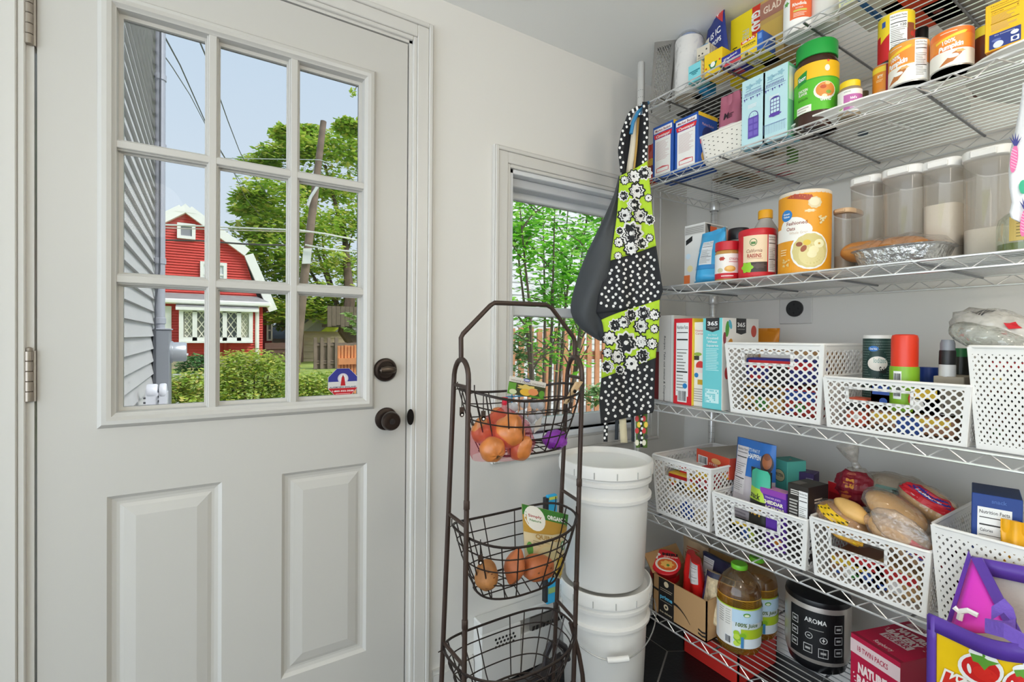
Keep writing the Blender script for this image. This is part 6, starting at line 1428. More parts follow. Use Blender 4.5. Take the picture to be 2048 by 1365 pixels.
# ================================================================== fifth shelf: baskets
bD = plastic_basket('taller white lattice basket next to the buckets on the fifth shelf', 1304, 1425, 909, z5, 1.312, .34, (10, 9), hole=(.22, .62, .70, .86))
bE = plastic_basket('white lattice basket crammed with boxes and a blue snack bag', 1424, 1620, 984, z5, 1.312, .34, (11, 6), hole=(.26, .72, .58, .82))
bF = plastic_basket('white lattice basket full of bread and buns', 1619, 1868, 1034, z5, 1.312, .34, (13, 6), hole=(.2, .66, .62, .84))
bG = plastic_basket('white basket with small slots at the frame edge on the fifth shelf', 1862, 2130, 1050, z5, 1.312, .34, (13, 9), s=.42, hole=None)
def in_bk(b_, u, d, z): return b_.P0 + b_.a * (b_.w * u) + b_.d * (b_.dep * d) + UPV * z
def steel(p): p.bars(.06, .30, .36, .72); p.text('STEEL CUT', .68, .46, .10, '#f0e6d6', bold=.01, fit=.55); p.rect(.40, .34, .96, .36, '#e6cfa0'); p.text('INSTANT OATMEAL', .68, .27, .05, '#f0d9c0', fit=.5); p.rect(.40, 0, .98, .22, '#e9b32c'); p.text('Original', .68, .11, .09, '#b5471e', bold=.02, fit=.34); p.ell(.62, .66, .14, .06, '#d9a868')
carton('oatmeal_box', 'orange-red steel cut oatmeal box lying on the tall basket contents', 'box', 1393, 1462, 868, z5 + .155, 1.44, .19, '#c9452c', yaw=-14, front=steel, tc='#a8a090', sc='#a83a26', h=.068)
filler(bD, [('paper_stack', 'white papers stacked in the tall basket by the buckets', 'papers', .12, .55, .2, .85, .70, .88, '#e2dfd8'), ('jar_pack', 'yellow pack seen through the grip of the tall basket by the buckets', 'packet', .15, .62, .09, .3, .45, .72, '#e0b43a'), ('tea_pack', 'red pack in the tall basket by the buckets', 'packet', .62, .92, .09, .3, .55, .92, '#b5282e'), ('cereal_pack', 'white and tan pack low in the tall basket by the buckets', 'packet', .12, .9, .1, .5, .02, .42, '#c9b89a'), ('oat_pack', 'brown pack under the oatmeal box', 'packet', .55, .95, .32, .85, .45, .84, '#8c7a68')])
def wha(p): p.rect(0, 0, 1, .62, '#b9b0b4'); p.nutri(.05, .42, .36, .92, bg='#cfc9c9'); p.text("IT'S WHAT IT", .52, .90, .035, '#cfe0f2', bold=.015, fit=.3); p.text('HAPPEN', .54, .84, .05, '#e9f0f8', bold=.03, fit=.34); p.ell(.84, .80, .14, .2, '#3a3338'); p.ell(.85, .82, .10, .15, '#9a5a34'); p.ell(.85, .87, .07, .07, '#7a4428'); p.rect(.6, .1, .95, .45, '#cfc8cc'); p.lines(.08, .06, .55, .28, 6, '#8f868c'); p.rect(.66, .3, .74, .4, '#4a6ab0')
bag('snack_bag', 'open blue and grey snack bag with nutrition panel standing in the crammed basket', 'bag', 1451, 1552, 878, z5 + .01, 1.365, .05, '#2c6ab5', yaw=6, lean=4, seed=22, top=1.1, twist=.03, deco=wha)
bag('dog_treat_pouch', 'green and black snack pouch in the crammed basket', 'pouch', 1492, 1535, 934, z5 + .01, 1.345, .04, '#23241f', yaw=-16, seed=25, top=1., deco=lambda p: (p.rect(0, .74, 1, 1, '#3fae8f'), p.rect(0, .60, 1, .76, '#a9c83a'), p.text('snack', .42, .66, .075, '#23241f', bold=.03, fit=.62), p.text('HOT', .5, .46, .10, '#d9a83a', bold=.04, fit=.7), p.ell(.5, .47, .13, .13, '#23241f'), p.rect(.1, 0, .5, .2, '#b9c83a')))
carton('protein_box', 'small aqua protein carton at the back of the crammed basket', 'box', 1543, 1578, 915, z5 + .05, 1.50, .07, '#5fc0b0', yaw=-18, front=lambda p: (p.ell(.5, .74, .38, .32, '#2c6a5c'), p.ell(.5, .74, .35, .29, '#e2d6a8'), p.text('PROTEIN', .5, .75, .05, '#3a3428', bold=.02, fit=.5)), tc='#3f9a90', top=lambda p: p.ell(.6, .5, .06, .06, '#d96a5a'))
def mac(p): p.rect(0, .9, 1, 1, '#8c3fa8'); p.text("TRADER JOE'S", .5, .855, .03, '#d9b8e0', bold=.02, fit=.6); p.text('CHEDDAR', .5, .78, .055, '#f0e6c8', bold=.05, fit=.82); p.text('MACARONI', .5, .69, .055, '#f0e6c8', bold=.05, fit=.86); p.text('& CHEESE', .5, .60, .055, '#f0e6c8', bold=.05, fit=.80); p.rect(.0, 0, 1, .28, '#5a2a8c'); p.ell(.7, .14, .2, .14, '#d98a2c')
carton('macaroni_box', 'purple cheddar macaroni and cheese box in the crammed basket', 'box', 1520, 1576, 974, z5 + .02, 1.335, .035, '#5a2d9a', yaw=-4, front=mac, tc='#c98ab0')
def ann(p): p.lines(.15, .85, .6, .93, 3, '#d9d6d0', .5, .2); p.lines(.10, .42, .52, .80, 9, '#b9b6b0', .5, .15); p.nutri(.56, .35, .98, .93)
carton('cookie_box', 'black cookie box with nutrition panel in the crammed basket', 'box', 1575, 1621, 965, z5 + .02, 1.335, .085, '#2a2622', yaw=-6, front=ann, side=lambda p: (p.rect(0, 0, 1, 1, '#231a1c'), p.ell(.5, .62, .34, .3, '#3a2c30'), p.lines(.3, .76, .7, .84, 2, '#c9b9a8'), p.lines(.12, .5, .88, .6, 2, '#d9c9b0'), p.ell(.6, .12, .28, .2, '#c9a05a', lobes=7, amp=.1)), tc='#35312c', top=lambda p: p.rect(.1, .1, .5, .5, '#6b665e'))
carton('purple_box', 'dark purple flat box tilted behind the black cookie box', 'box', 1588, 1632, 942, z5 + .06, 1.52, .05, '#3f2c5c', yaw=10, front=lambda p: p.rect(.6, .1, .95, .9, '#8f86a0'))
carton('cracker_box', 'red box standing at the bread end of the crammed basket', 'box', 1655, 1688, 962, z5 + .02, 1.50, .06, '#b5161e', yaw=-20, front=lambda p: (p.rect(.1, .1, .9, .85, '#8c1016'), p.text('Ore', .45, .45, .08, '#e2c9c9', fit=.5)), tc='#d9c9c9')
filler(bE, [('snack_pack', 'orange pack in the lower half of the crammed basket', 'packet', .55, .95, .09, .12, .05, .5, '#c9803a'), ('snack_pack', 'teal pack in the lower half of the crammed basket', 'packet', .08, .5, .09, .12, .05, .5, '#3f9a8c')])
# bread basket
FILM2 = GLASS('#fbf6f0', .12, .07, .12, name='bread_film', wrinkle=.9, edge=.5)
LOAF = M('#c08a40', .6, bump=.3, bscale=20, var=.25, vscale=10, name='loaf_crust'); PALE = M('#dcaf68', .45, bump=.2, bscale=20, var=.15, vscale=12, name='pale_crust')
def film_blob(label, px, py, X, rx, ry, rz, seed, prints=None, R=None, name='bread_bag', mat=FILM2, inner=None, zoff=0, cat='bag', tie=None):
    c = at(px, py, X=X); rn = random.Random(seed); f = [rn.uniform(3, 8) for _ in range(4)]; t = thing(name, label, cat, c - UPV * rz)
    fn = lambda d: 1 + .05 * sin(f[0] * d.x * 3 + f[1]) * sin(f[2] * d.z * 3 + f[3]) + .03 * sin(11 * d.y + f[1])
    MB(mat).blob(c, rx, ry, rz, 22, 14, fn, R).build('film', t, smooth=True, angle=0)
    if inner: MB(inner).blob(c, rx * .9, ry * .9, rz * .9, 20, 12, lambda d: 1 + .03 * sin(6 * d.y + f[0]), R).build('bread', t, smooth=True, angle=0)
    if prints:
        RR = R if R is not None else Matrix.Identity(3)
        def mp(u, v, hh):
            th_, ph = pi / 2 - v, pi + u; d = V((sin(th_) * cos(ph), sin(th_) * sin(ph), cos(th_))); q = fn(d)
            e = V((d.x * rx * q, d.y * ry * q, d.z * rz * q)); e += e.normalized() * (hh + .001); return c + RR @ e
        p = Print(mp, 1, 1, step=.12, base=.001); prints(p); p.build(t)
    if tie: MB(mat).lathe([(.012, 0), (.008, .02), (.02, .045), (.028, .07)], c + V(tie[0]), 12, tie[1], cap0=False, cap1=False).build('tied_end', t, smooth=True)
    return t
R1 = Matrix.Rotation(radians(25), 3, 'X')
film_blob('clear bag of white flour with a red diamond in the tall edge basket', 2015, 672, 1.45, .075, .10, .05, 70, lambda p: (p.poly([(-.05, .55), (.12, .75), (.28, .55), (.1, .38)], '#c8202c'), [p.rect(-.85 + .1 * i, .55, -.80 + .1 * i, .95, '#4a4a4a') for i in range(4)]), R1, name='flour_sack', mat=GLASS('#f4f2ee', .35, .07, .15, name='flour_film', wrinkle=.9, edge=.5), inner=M('#dedbd4', .7))
film_blob('crinkled clear produce bag beside the flour in the tall basket at the frame edge', 2000, 690, 1.38, .035, .09, .03, 71, None, R1, name='produce_bag', mat=GLASS('#eef0ea', .25, .1, .12, name='produce_film', wrinkle=1., edge=.6))
film_blob('loaf in a yellow and black printed bag at the near corner of the bread basket', 1690, 1045, 1.385, .06, .075, .042, 31, lambda p: (p.rect(-.9, .2, .3, .7, '#e0b81e'), [p.ell(-.85 + .1 * i, .25 + .13 * (i % 4), .06, .035, '#2a2418', lobes=5, amp=.35) for i in range(12)], p.rect(-.2, -.4, .9, .1, '#cf9a2a'), [p.ell(-.1 + .2 * i, -.2 + .1 * (i % 2), .06, .04, '#e6c21e') for i in range(5)]), R1, inner=LOAF)
bun('broken pale loaf end on top of the yellow printed bag', 1705, 1022, 1.37, .03, .042, .02, 41, 'bread', R1, PALE, 'bread in the basket')
film_blob('maroon printed bread bag standing at the back of the bread basket', 1714, 975, 1.52, .045, .05, .055, 32, lambda p: (p.rect(-1.2, -.9, 1.2, 1.0, '#7c1626'), p.ell(0, .3, .3, .22, '#c9862c', lobes=6, amp=.2), p.ell(-.2, -.3, .26, .2, '#b5602c', lobes=5, amp=.2), p.ell(0, .75, .3, .15, '#9a4a3a')), tie=((0, 0, .05), (-.2, .3, 1)))
film_blob('clear greenish bag of rolls at the back of the bread basket', 1790, 985, 1.55, .06, .09, .05, 33, lambda p: (p.rect(-.3, .1, .3, .5, '#6b8a80'), p.ell(.2, .3, .12, .1, '#2a3a34')), inner=M('#a89880', .6))
film_blob('large golden bun in clear film in the middle of the bread basket', 1790, 1022, 1.415, .055, .075, .034, 34, None, R1, inner=PALE, name='bun_bag')
film_blob('bun bag with red and blue label at the far side of the bread basket', 1856, 1008, 1.50, .05, .07, .04, 35, lambda p: (p.rect(-1.1, .25, 1.1, 1.1, '#c2202c'), p.rect(-.9, .62, .9, 1.0, '#2a2f86'), p.text('Hamburger', 0, .8, .16, '#eef0f6', bold=.04, fit=1.1, shear=.3), p.rect(-.5, .38, .3, .43, '#f0d6d6')), R1, inner=PALE, name='bun_bag')
film_blob('pale bun in film with a red label, lowest in the bread basket', 1805, 1082, 1.36, .04, .085, .036, 36, lambda p: (p.rect(.25, .1, 1.3, .8, '#c2202c'), p.rect(.25, -.1, 1.3, .15, '#2a2f86'), p.ell(.75, .5, .3, .2, '#f0e6e4'), p.ell(.75, .5, .26, .16, '#b5202c'), p.text('M', .75, .5, .16, '#f6eeee', bold=.04), p.text('HAMBURGER', .8, .03, .12, '#eef0f6', bold=.04, fit=.9, shear=.3)), R1, inner=PALE, name='bun_bag')
film_blob('crumpled clear film tail hanging over the bread basket rim', 1800, 1060, 1.325, .012, .06, .035, 37, None, R1, name='film_tail')
filler(bF, [('bread_slices', 'brown sliced bread low in the bread basket', 'bread', .06, .5, .09, .5, .02, .40, '#9a6a48'), ('cracker_pack', 'red cracker pack low in the bread basket', 'packet', .30, .62, .085, .09, .02, .52, '#b0252c'), ('bread_slices', 'tan sliced bread at the frame end of the bread basket', 'bread', .52, .93, .1, .5, .02, .5, '#c29a66')])
def fruit(p): p.nutri(.16, .02, .66, .86, cal='70'); 
carton('fruit_snack_box', 'dark blue snack box with a large nutrition panel at the frame edge', 'box', 1943, 2052, 985, z5 + .03, 1.345, .10, '#1f3f86', yaw=14, front=lambda p: (p.nutri(.12, .30, .80, .90, cal='70'), p.text('snack', .55, .955, .03, '#4a6ab0', bold=.02, fit=.3)), tc='#16305f')
bag('chip_bag', 'small bright yellow snack bag in front of the blue snack box', 'bag', 1998, 2060, 1040, z5 + .10, 1.325, .03, '#e8a81a', yaw=5, seed=44, deco=lambda p: (p.rect(.55, .2, .95, .6, '#e9e4d8'), p.bars(.6, .25, .9, .45), p.ell(.4, .3, .14, .14, '#3a2a14')))
filler(bG, [('snack_pack', 'magenta pack inside the slotted basket at the frame edge', 'packet', .06, .6, .085, .1, .05, .75, '#a8205a'), ('snack_pack', 'dark pack inside the slotted basket at the frame edge', 'packet', .2, .7, .3, .4, .05, .6, '#2a2c34')])
# ================================================================== bottom shelf
KRAFT = '#b08a5e'
P0 = at(1306, 1150, X=1.306); ab = thing('cardboard_box', 'open brown delivery box with black tape and a black smile arrow', 'box', (1.40, P0.y - .1, z6))
y0 = P0.y; w_ = hline(V((1.306, y0, 0)), V((0, -1, 0)), 1420); h_ = at(1420, 1208, X=1.306).z - z6; dp = .17; K = M(KRAFT, .8, bump=.06, bscale=120)
m = MB(K); th_ = .004
m.box(1.306, 1.306 + th_, y0 - w_, y0, z6, z6 + h_); m.box(1.306 + dp - th_, 1.306 + dp, y0 - w_, y0, z6, z6 + h_); m.box(1.306, 1.306 + dp, y0 - w_, y0 - w_ + th_, z6, z6 + h_); m.box(1.306, 1.306 + dp, y0 - th_, y0, z6, z6 + h_); m.box(1.306, 1.306 + dp, y0 - w_, y0, z6, z6 + th_); m.build('box_walls', ab)
m = MB(M('#94713f', .8)).obox((1.306 + dp, y0 - w_, z6 + h_), (0, w_, 0), (.004, 0, 0), (.05, 0, .06)); m.build('flap', ab); MB(K).obox((1.306, y0, z6 + h_), (dp, 0, 0), (0, .004, 0), (0, .04, .05)).build('flap', ab)
p = Print(flat_map((1.306, y0, z6), (0, -1, 0), UPV, (-1, 0, 0)), w_, h_)
p.rect(.12, 0, .42, 1., '#1f1d1c'); p.text('prime', .27, .52, .10, '#5fb8dc', bold=.03, fit=.24); p.ell(.27, .28, .045, .045, '#d9c9a8'); p.ell(.27, .28, .02, .02, '#1f1d1c'); p.ell(.27, .88, .045, .045, '#d9c9a8'); p.lines(.15, .66, .39, .76, 2, '#b9ae98', .3, .1); p.lines(.15, .38, .39, .44, 1, '#8f8672', .3, .1); p.text('free delivery', .27, .12, .05, '#d9c9a8', bold=.02, fit=.24)
pts = [(.42 + .30 * t, .50 - .30 * t ** 1.9 + .0) for t in [i / 10 for i in range(11)]]; p.poly([(x, y + .035 * (1 - .7 * i / 10)) for i, (x, y) in enumerate(pts)] + [(x, y - .035 * (1 - .8 * i / 10)) for i, (x, y) in reversed(list(enumerate(pts)))], '#221f1d')
for k in range(2): v = .08 + k * .09; p.poly([(.86, v + .03), (.93, v), (1, v + .03), (1, v + .075), (.93, v + .045), (.86, v + .075)], '#221f1d')
p.poly([(.0, .62), (.12, .60), (.12, .66), (.0, .68)], '#221f1d'); p.build(ab)
round_thing('ramen_bowl', 'red spicy ramen bowl tilted in the delivery box', 'bowl', 1304, 1366, 1118, z6 + .105, [('bowl', M('#c8202a', .4), [(.75, 0), (.98, .9), (1.02, .92), (1.02, .97), (.98, 1), (0, 1)])], xf=1.33, h=.055, deco=lambda p: (p.rect(-1.2, .0, 1.2, .6, '#b5141e'), p.ell(-.3, .3, .25, .2, '#e9d9c9')))
rb = bpy.data.objects['ramen_bowl']
q = V(rb.location) + V((0, 0, .0555)); R_ = cyl_px(1304, 1366, xf=1.33)[1]; e1 = V((q.y, -q.x, 0)).normalized(); e2 = V((q.x, q.y, 0)).normalized()
p = Print(flat_map(q - e1 * R_ - e2 * R_, e1, e2, UPV), 2 * R_, 2 * R_, base=.0008)
p.ell(.5, .5, .49, .49, '#d2202a'); p.ell(.55, .38, .36, .28, '#e9e2d6'); p.ell(.57, .38, .31, .23, '#d8662a'); p.ell(.57, .40, .2, .14, '#e9b45a', lobes=7, amp=.15); p.ell(.6, .36, .05, .05, '#5a8a3a'); p.text('MIRI', .66, .80, .10, '#1a1416', bold=.05, fit=.5); p.text('SHIN RAM', .68, .70, .05, '#f0dcc0', bold=.02, fit=.44); p.ell(.2, .75, .13, .16, '#f0e6e0', lobes=5, amp=.3); p.ell(.2, .75, .07, .1, '#a8101a')
p.build(rb, 'lid_print')
rb.rotation_mode = 'QUATERNION'; rb.rotation_quaternion = (cos(radians(13)), *(e1 * sin(radians(13))))
bag('chip_bag', 'glossy red bag standing in the delivery box', 'bag', 1352, 1406, 1106, z6 + .02, 1.37, .06, '#d2201e', yaw=-4, seed=51, top=1.25, twist=.03, deco=lambda p: (p.nutri(.45, .62, .95, .98, bg='#c9c4c2'),))
bag('oats_pouch', 'clear pouch of rolled oats leaning in the delivery box', 'pouch', 1392, 1458, 1148, z6 + .03, 1.335, .05, '#cbb894', yaw=4, lean=12, seed=52, mat=M('#cbb894', .5, bump=.5, bscale=90, var=.3, vscale=60), top=1.1, deco=lambda p: (p.poly([(0, 0), (.18, 0), (.1, .9), (0, .9)], '#3a3f6a'), p.rect(.0, .9, 1, 1, '#2a2c44')))
bag('navy_bag', 'dark navy bag behind the oats pouch in the delivery box', 'bag', 1396, 1462, 1105, z6 + .02, 1.42, .05, '#1c2038', yaw=-6, seed=53, top=1.1, deco=lambda p: (p.nutri(.08, .55, .45, .95, bg='#b9b6b4'), p.rect(.6, .3, .95, .6, '#4a3f38')))
bag('paper_bag', 'tan paper bag with dark lettering behind the delivery box', 'bag', 1354, 1410, 1073, z6 + .0, 1.50, .06, '#b59a78', yaw=-8, seed=54, top=1.1, deco=lambda p: (p.text('TH', .38, .74, .06, '#3a2c24', bold=.02, fit=.25), p.lines(.3, .82, .8, .9, 2, '#b5523c'), p.rect(.5, .70, .85, .73, '#5a463a')))
JUICE = GLASS('#edc873', .16, .05, .04, name='white_grape_juice', edge=.35, dc='#d9a432'); PETB = GLASS('#e2cfae', .10, .06, .04, name='clear_bottle', edge=.4, dc='#c9a878')
def juice_label(p):
    p.rect(-1.8, .10, 1.8, .56, '#d6dfe6'); p.rect(-1.8, .55, 1.8, .565, '#a8c832'); p.rect(-1.05, .10, -.28, .55, '#e2dfd8'); p.lines(-.98, .34, -.66, .53, 7, '#8f8c86', .3, .2); p.lines(-.6, .34, -.34, .53, 7, '#a8a59e', .3, .2); p.bars(-.62, .12, -.32, .22)
    p.rect(-.28, .40, 1.8, .55, '#b9d3e6'); p.ell(.35, .50, .16, .1, '#5a9a3a'); p.ell(.35, .495, .11, .06, '#e2e9d0'); p.text('100% Juice', .38, .38, .045, '#4f6a24', bold=.015, fit=1.0, shear=.1); p.rect(.1, .22, 1.8, .33, '#a9c028')
    for i in range(12): rr_ = random.Random(i + 2); p.ell(-.2 + .5 * rr_.random(), .14 + .14 * rr_.random(), .13, .13, ['#9cc22a', '#7fae22', '#b9d24a'][i % 3])
    p.rect(.10, .11, .22, .24, '#3f7fb0')
def juice(label, px0, px1, pytop, xc, az=0., z=z6):
    b = round_thing('juice_bottle', label, 'bottle', px0, px1, pytop, z, [('bottle', PETB, [(1.0, .66), (.985, .70), (.92, .76), (.70, .86), (.40, .92), (.34, .93), (.34, .95)]), ('juice', JUICE, [(.80, 0), (.93, .012), (1, .05), (.985, .09), (.985, .57), (1.0, .60), (1.0, .66), (.6, .662)]), ('cap', M('#6cbb2a', .4), [(.37, .945), (.38, .95), (.38, .99), (.35, 1), (0, 1)])], xc=xc, deco=juice_label, az=az, group='bottles of apple juice', n=28)
    MB(M('#d9a83a', .15, name='juice_line')).lathe([(b.R * 1.004, b.h * .655), (b.R * 1.004, b.h * .662)], b.c, 28, cap0=False, cap1=False).build('fill_line', b.t)
juice('nearer bottle of white grape juice with a green cap, beside the delivery box', 1440, 1530, 1128, 1.385)
juice('rear bottle of white grape juice, half hidden by the nearer one', 1478, 1562, 1115, 1.50, az=.2)
# rice cooker
STEEL = M('#c4bcb4', .34, .65, name='brushed_steel', bump=.05, bscale=80); BLK = M('#141416', .3, name='black_plastic')
def panel(p):
    p.rect(-.62, .20, .72, .82, '#0e0e10'); p.text('AROMA', .02, .70, .06, '#e2e0dc', bold=.015, fit=.5)
    for (u, v, w, h) in ((-.48, .64, .18, .10), (-.48, .49, .18, .10), (-.48, .34, .18, .10), (.55, .64, .2, .10), (.55, .49, .2, .10), (.55, .34, .2, .10), (-.14, .33, .2, .11), (.20, .31, .22, .12)):
        p.rect(u - w / 2, v - h / 2, u + w / 2, v + h / 2, '#c9c7c4'); p.rect(u - w / 2 + .012, v - h / 2 + .008, u + w / 2 - .012, v + h / 2 - .008, '#0e0e10'); p.rect(u - w * .28, v - .014, u + w * .28, v + .014, '#a8a6a2')
    for (u, v) in ((-.12, .50), (.20, .48)):
        p.ell(u, v, .085, .085, '#c9c7c4'); p.ell(u, v, .07, .07, '#0e0e10'); p.rect(u - .03, v - .006, u + .03, v + .006, '#e2e0dc')
    p.rect(.192, .455, .208, .505, '#e2e0dc'); p.rect(-.12, .59, .2, .6, '#8f8c88')
round_thing('rice_cooker', 'black and stainless steel rice cooker with a button panel', 'rice cooker', 1577, 1712, 1163, z6, [('body', STEEL, [(.90, .10), (.97, .16), (1, .26), (1, .88), (.99, .90)]), ('base', BLK, [(.80, 0), (.86, .02), (.93, .12), (.97, .17)]), ('lid', BLK, [(1.0, .885), (1.01, .90), (.98, .95), (.85, .985), (.4, 1), (0, 1)])], xf=1.435, h=.215, deco=panel, az=-.08, n=40, us=1.3)
# fig bar boxes
def fig(p): p.rect(0, .80, 1, .95, '#dcc3c4'); p.text('18 TWIN PACKS', .46, .875, .055, '#a8123a', bold=.02, fit=.62); fig2(p, .56, '#a8123a')
def fig2(p, v, c, s_=1.):
    p.text("NATURE'S", .5, v + .11 * s_, .10 * s_, '#eed6d4', bold=.06, fit=.66); p.text('BAKERY', .46, v - .03 * s_, .10 * s_, '#eed6d4', bold=.06, fit=.62); p.rect(.2, v - .22 * s_, .76, v - .10 * s_, '#dcc3c4'); p.text('FIG BAR', .48, v - .16 * s_, .08 * s_, c, bold=.03, fit=.46)
    for (u, w) in ((.12, -1), (.86, 1)):
        for k in range(3): p.ell(u + .02 * k * w, v - .06 + .04 * k, .022, .012, '#eed6d4', rot=.6 * k)
def figtop(p): p.rect(0, .0, 1, .06, '#8c0f30'); fig2(p, .56, '#a8123a', 1.1); p.text('Raspberry', .52, .14, .07, '#eed6d4', bold=.01, fit=.36); p.rect(.1, .86, .9, .98, '#c9a8aa'); p.text('18 TWIN PACKS', .5, .92, .06, '#7a0f2c', bold=.02, fit=.6)
zt6 = at(1701, 1265, X=1.33).z
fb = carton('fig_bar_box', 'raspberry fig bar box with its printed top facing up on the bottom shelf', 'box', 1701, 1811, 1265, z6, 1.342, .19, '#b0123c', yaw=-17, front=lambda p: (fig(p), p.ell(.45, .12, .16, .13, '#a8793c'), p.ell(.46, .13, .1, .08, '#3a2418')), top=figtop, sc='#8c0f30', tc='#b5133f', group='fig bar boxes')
fp_ = fb.P0 + fb.a * (fb.w + .006)
carton('fig_bar_box', 'darker fig bar box half hidden behind the reusable bag', 'box', 1815, 1880, None, z6, 1.46, .15, '#6b0f2c', Y0=fp_.y - .02, w=.11, h=.13, front=lambda p: (p.text("NATURE'S", .42, .72, .10, '#d9b8bc', bold=.05, fit=.66), p.text('BAKERY', .42, .56, .10, '#d9b8bc', bold=.05, fit=.62), p.lines(.1, .1, .8, .42, 5, '#a8586c')), tc='#8c837c', group='fig bar boxes')
# red tray box on the floor under the unit
P0 = at(1366, 1270, X=1.36); q0 = at(1366, 1307, Z=.0)
rt_ = thing('red_tray', 'red cardboard tray on the floor under the bottom shelf', 'tray', (1.5, 1.0, 0))
m = MB(M('#c22a22', .5)); x0, x1, ya, yb = 1.50, 1.73, .94, 1.16
for b4 in ((x0, x0 + .005, ya, yb), (x1 - .005, x1, ya, yb), (x0, x1, ya, ya + .005), (x0, x1, yb - .005, yb)): m.box(*b4, .001, .10)
m.build('tray_wall', rt_); MB(M('#7a5640', .7)).box(x0 + .005, x1 - .005, ya + .005, yb - .005, .001, .075).build('contents', rt_)
# ================================================================== reusable grocery bag at the frame edge
PURP = M('#5a3a9c', .4, bump=.1, bscale=60, name='purple_binding'); YEL = M('#eec010', .35, bump=.08, bscale=50, name='yellow_tote'); PINK = M('#e23fc4', .4, name='pink_tote'); LIN = M('#bdb4ac', .7, bump=.15, bscale=150, name='tote_lining')
tb_ = thing('grocery_tote', 'yellow, purple and pink reusable grocery tote with tomatoes printed on it', 'tote bag', at(1960, 1330, X=1.16) - UPV * .45)
XA = 1.145
def tp_(px, py, X): return at(px, py, X=X)
# front panel (nearer the camera), its top edge sags to the right
fl0, fl1 = tp_(1858, 1228, XA), tp_(2048, 1275, XA - .03); fr_ = fl0 + (fl1 - fl0) * 1.25
zb0 = .06
def front_pt(u, v, hh=0.):
    top = fl0 + (fr_ - fl0) * u + UPV * (-.012 * sin(pi * u)); bot = V((top.x + .02, top.y, zb0)); n_ = V((-1, -.18, 0)).normalized()
    return bot + (top - bot) * v + n_ * (.018 * sin(pi * u) * (1 - .3 * v) + .006 * sin(7 * u + 3 * v) + hh)
def sheet(m, fn, nu, nv):
    vs = [fn(i / nu, j / nv) for j in range(nv + 1) for i in range(nu + 1)]
    m.add(vs, [(j * (nu + 1) + i, j * (nu + 1) + i + 1, (j + 1) * (nu + 1) + i + 1, (j + 1) * (nu + 1) + i) for j in range(nv) for i in range(nu)]); return m
sheet(MB(YEL), front_pt, 16, 16).build('front_panel', tb_, smooth=True, angle=0, solid=.003)
Lh = (fl0.z - zb0); Wd = (fr_ - fl0).length
sheet(MB(PURP), lambda u, v: front_pt(u, .955 + .05 * v, .004), 16, 1).build('front_binding', tb_, smooth=True, angle=0, solid=.004)
sheet(MB(PURP), lambda u, v: front_pt(.085 * u - .01, v, .004), 2, 14).build('side_binding', tb_, smooth=True, angle=0, solid=.004)
# back panel, higher, open edge with purple binding and linen inside
bk0, bk1 = tp_(1945, 1112, 1.29), tp_(2048, 1132, 1.29); bkr = bk0 + (bk1 - bk0) * 1.6
def back_pt(u, v): t = bk0 + (bkr - bk0) * u; b_ = V((t.x - .02, t.y + .0, zb0)); return b_ + (t - b_) * v
sheet(MB(LIN), back_pt, 8, 8).build('back_panel', tb_, smooth=True, angle=0, solid=.003)
sheet(MB(PURP), lambda u, v: back_pt(u, .955 + .045 * v) + V((-.005, 0, 0)), 8, 1).build('back_binding', tb_, smooth=True, angle=0, solid=.005)
# gusset: pink side folded inwards between front and back
g0, g1 = tp_(1945, 1114, 1.285), tp_(2022, 1265, 1.19); g2 = tp_(1900, 1262, 1.2)
def tri(m, A, B_, C_, n=8):
    vs = []; idx = {}; fs = []
    for i in range(n + 1):
        for j in range(n + 1 - i): idx[(i, j)] = len(vs); vs.append(A + (B_ - A) * (i / n) + (C_ - A) * (j / n) + V((-.01 * sin(pi * i / n) * sin(pi * j / n * .9), 0, 0)))
    for i in range(n):
        for j in range(n - i):
            fs.append((idx[(i, j)], idx[(i + 1, j)], idx[(i, j + 1)]))
            if i + j < n - 1: fs.append((idx[(i + 1, j)], idx[(i + 1, j + 1)], idx[(i, j + 1)]))
    m.add(vs, fs); return m
tri(MB(PINK), g0, g2, g1).build('gusset', tb_, smooth=True, angle=0, solid=.003)
m = MB(PURP); e = (g1 - g0); s_ = V((-.006, 0, 0)); k = V((0, -.016, .006))
m.obox(g0 + s_, e, k, V((-.004, 0, 0))); e2 = g2 - g0; m.obox(g0 + s_, e2, V((0, .004, .012)), V((-.004, 0, 0))); m.build('gusset_binding', tb_)
m = MB(M('#f0ecee', .5)); A = tp_(1908, 1215, 1.2); m.tube([tp_(1908, 1215, 1.2), tp_(1918, 1224, 1.2), tp_(1936, 1222, 1.2), tp_(1956, 1232, 1.2)], .005, 6); m.tube([tp_(1922, 1226, 1.2), tp_(1919, 1240, 1.2)], .005, 6); m.build('gusset_print', tb_)
STR = M('#7a5ac0', .6, bump=.2, bscale=200, name='webbing')
m = MB(STR); pts = [tp_(1985, 1228, 1.16), tp_(2010, 1212, 1.16), tp_(2028, 1232, 1.16), tp_(2034, 1252, 1.16), tp_(2010, 1258, 1.15), tp_(1972, 1252, 1.13), tp_(2010, 1262, 1.11), tp_(2060, 1290, 1.10)]
for i in range(len(pts) - 1): d = (pts[i + 1] - pts[i]); m.obox(pts[i] + V((-.004, 0, -.01)), d, V((0, 0, .024)), V((-.003, 0, 0)))
m.build('strap', tb_)
p = Print(lambda u, v, hh: front_pt(u, v, hh + .0035), 1, 1, base=.001, step=.05)
def fuv(px, py):
    q = tp_(px, py, XA); u = (q - fl0).dot((fr_ - fl0).normalized()) / Wd; top = fl0 + (fr_ - fl0) * u; return u, (q.z - zb0) / (top.z - zb0)
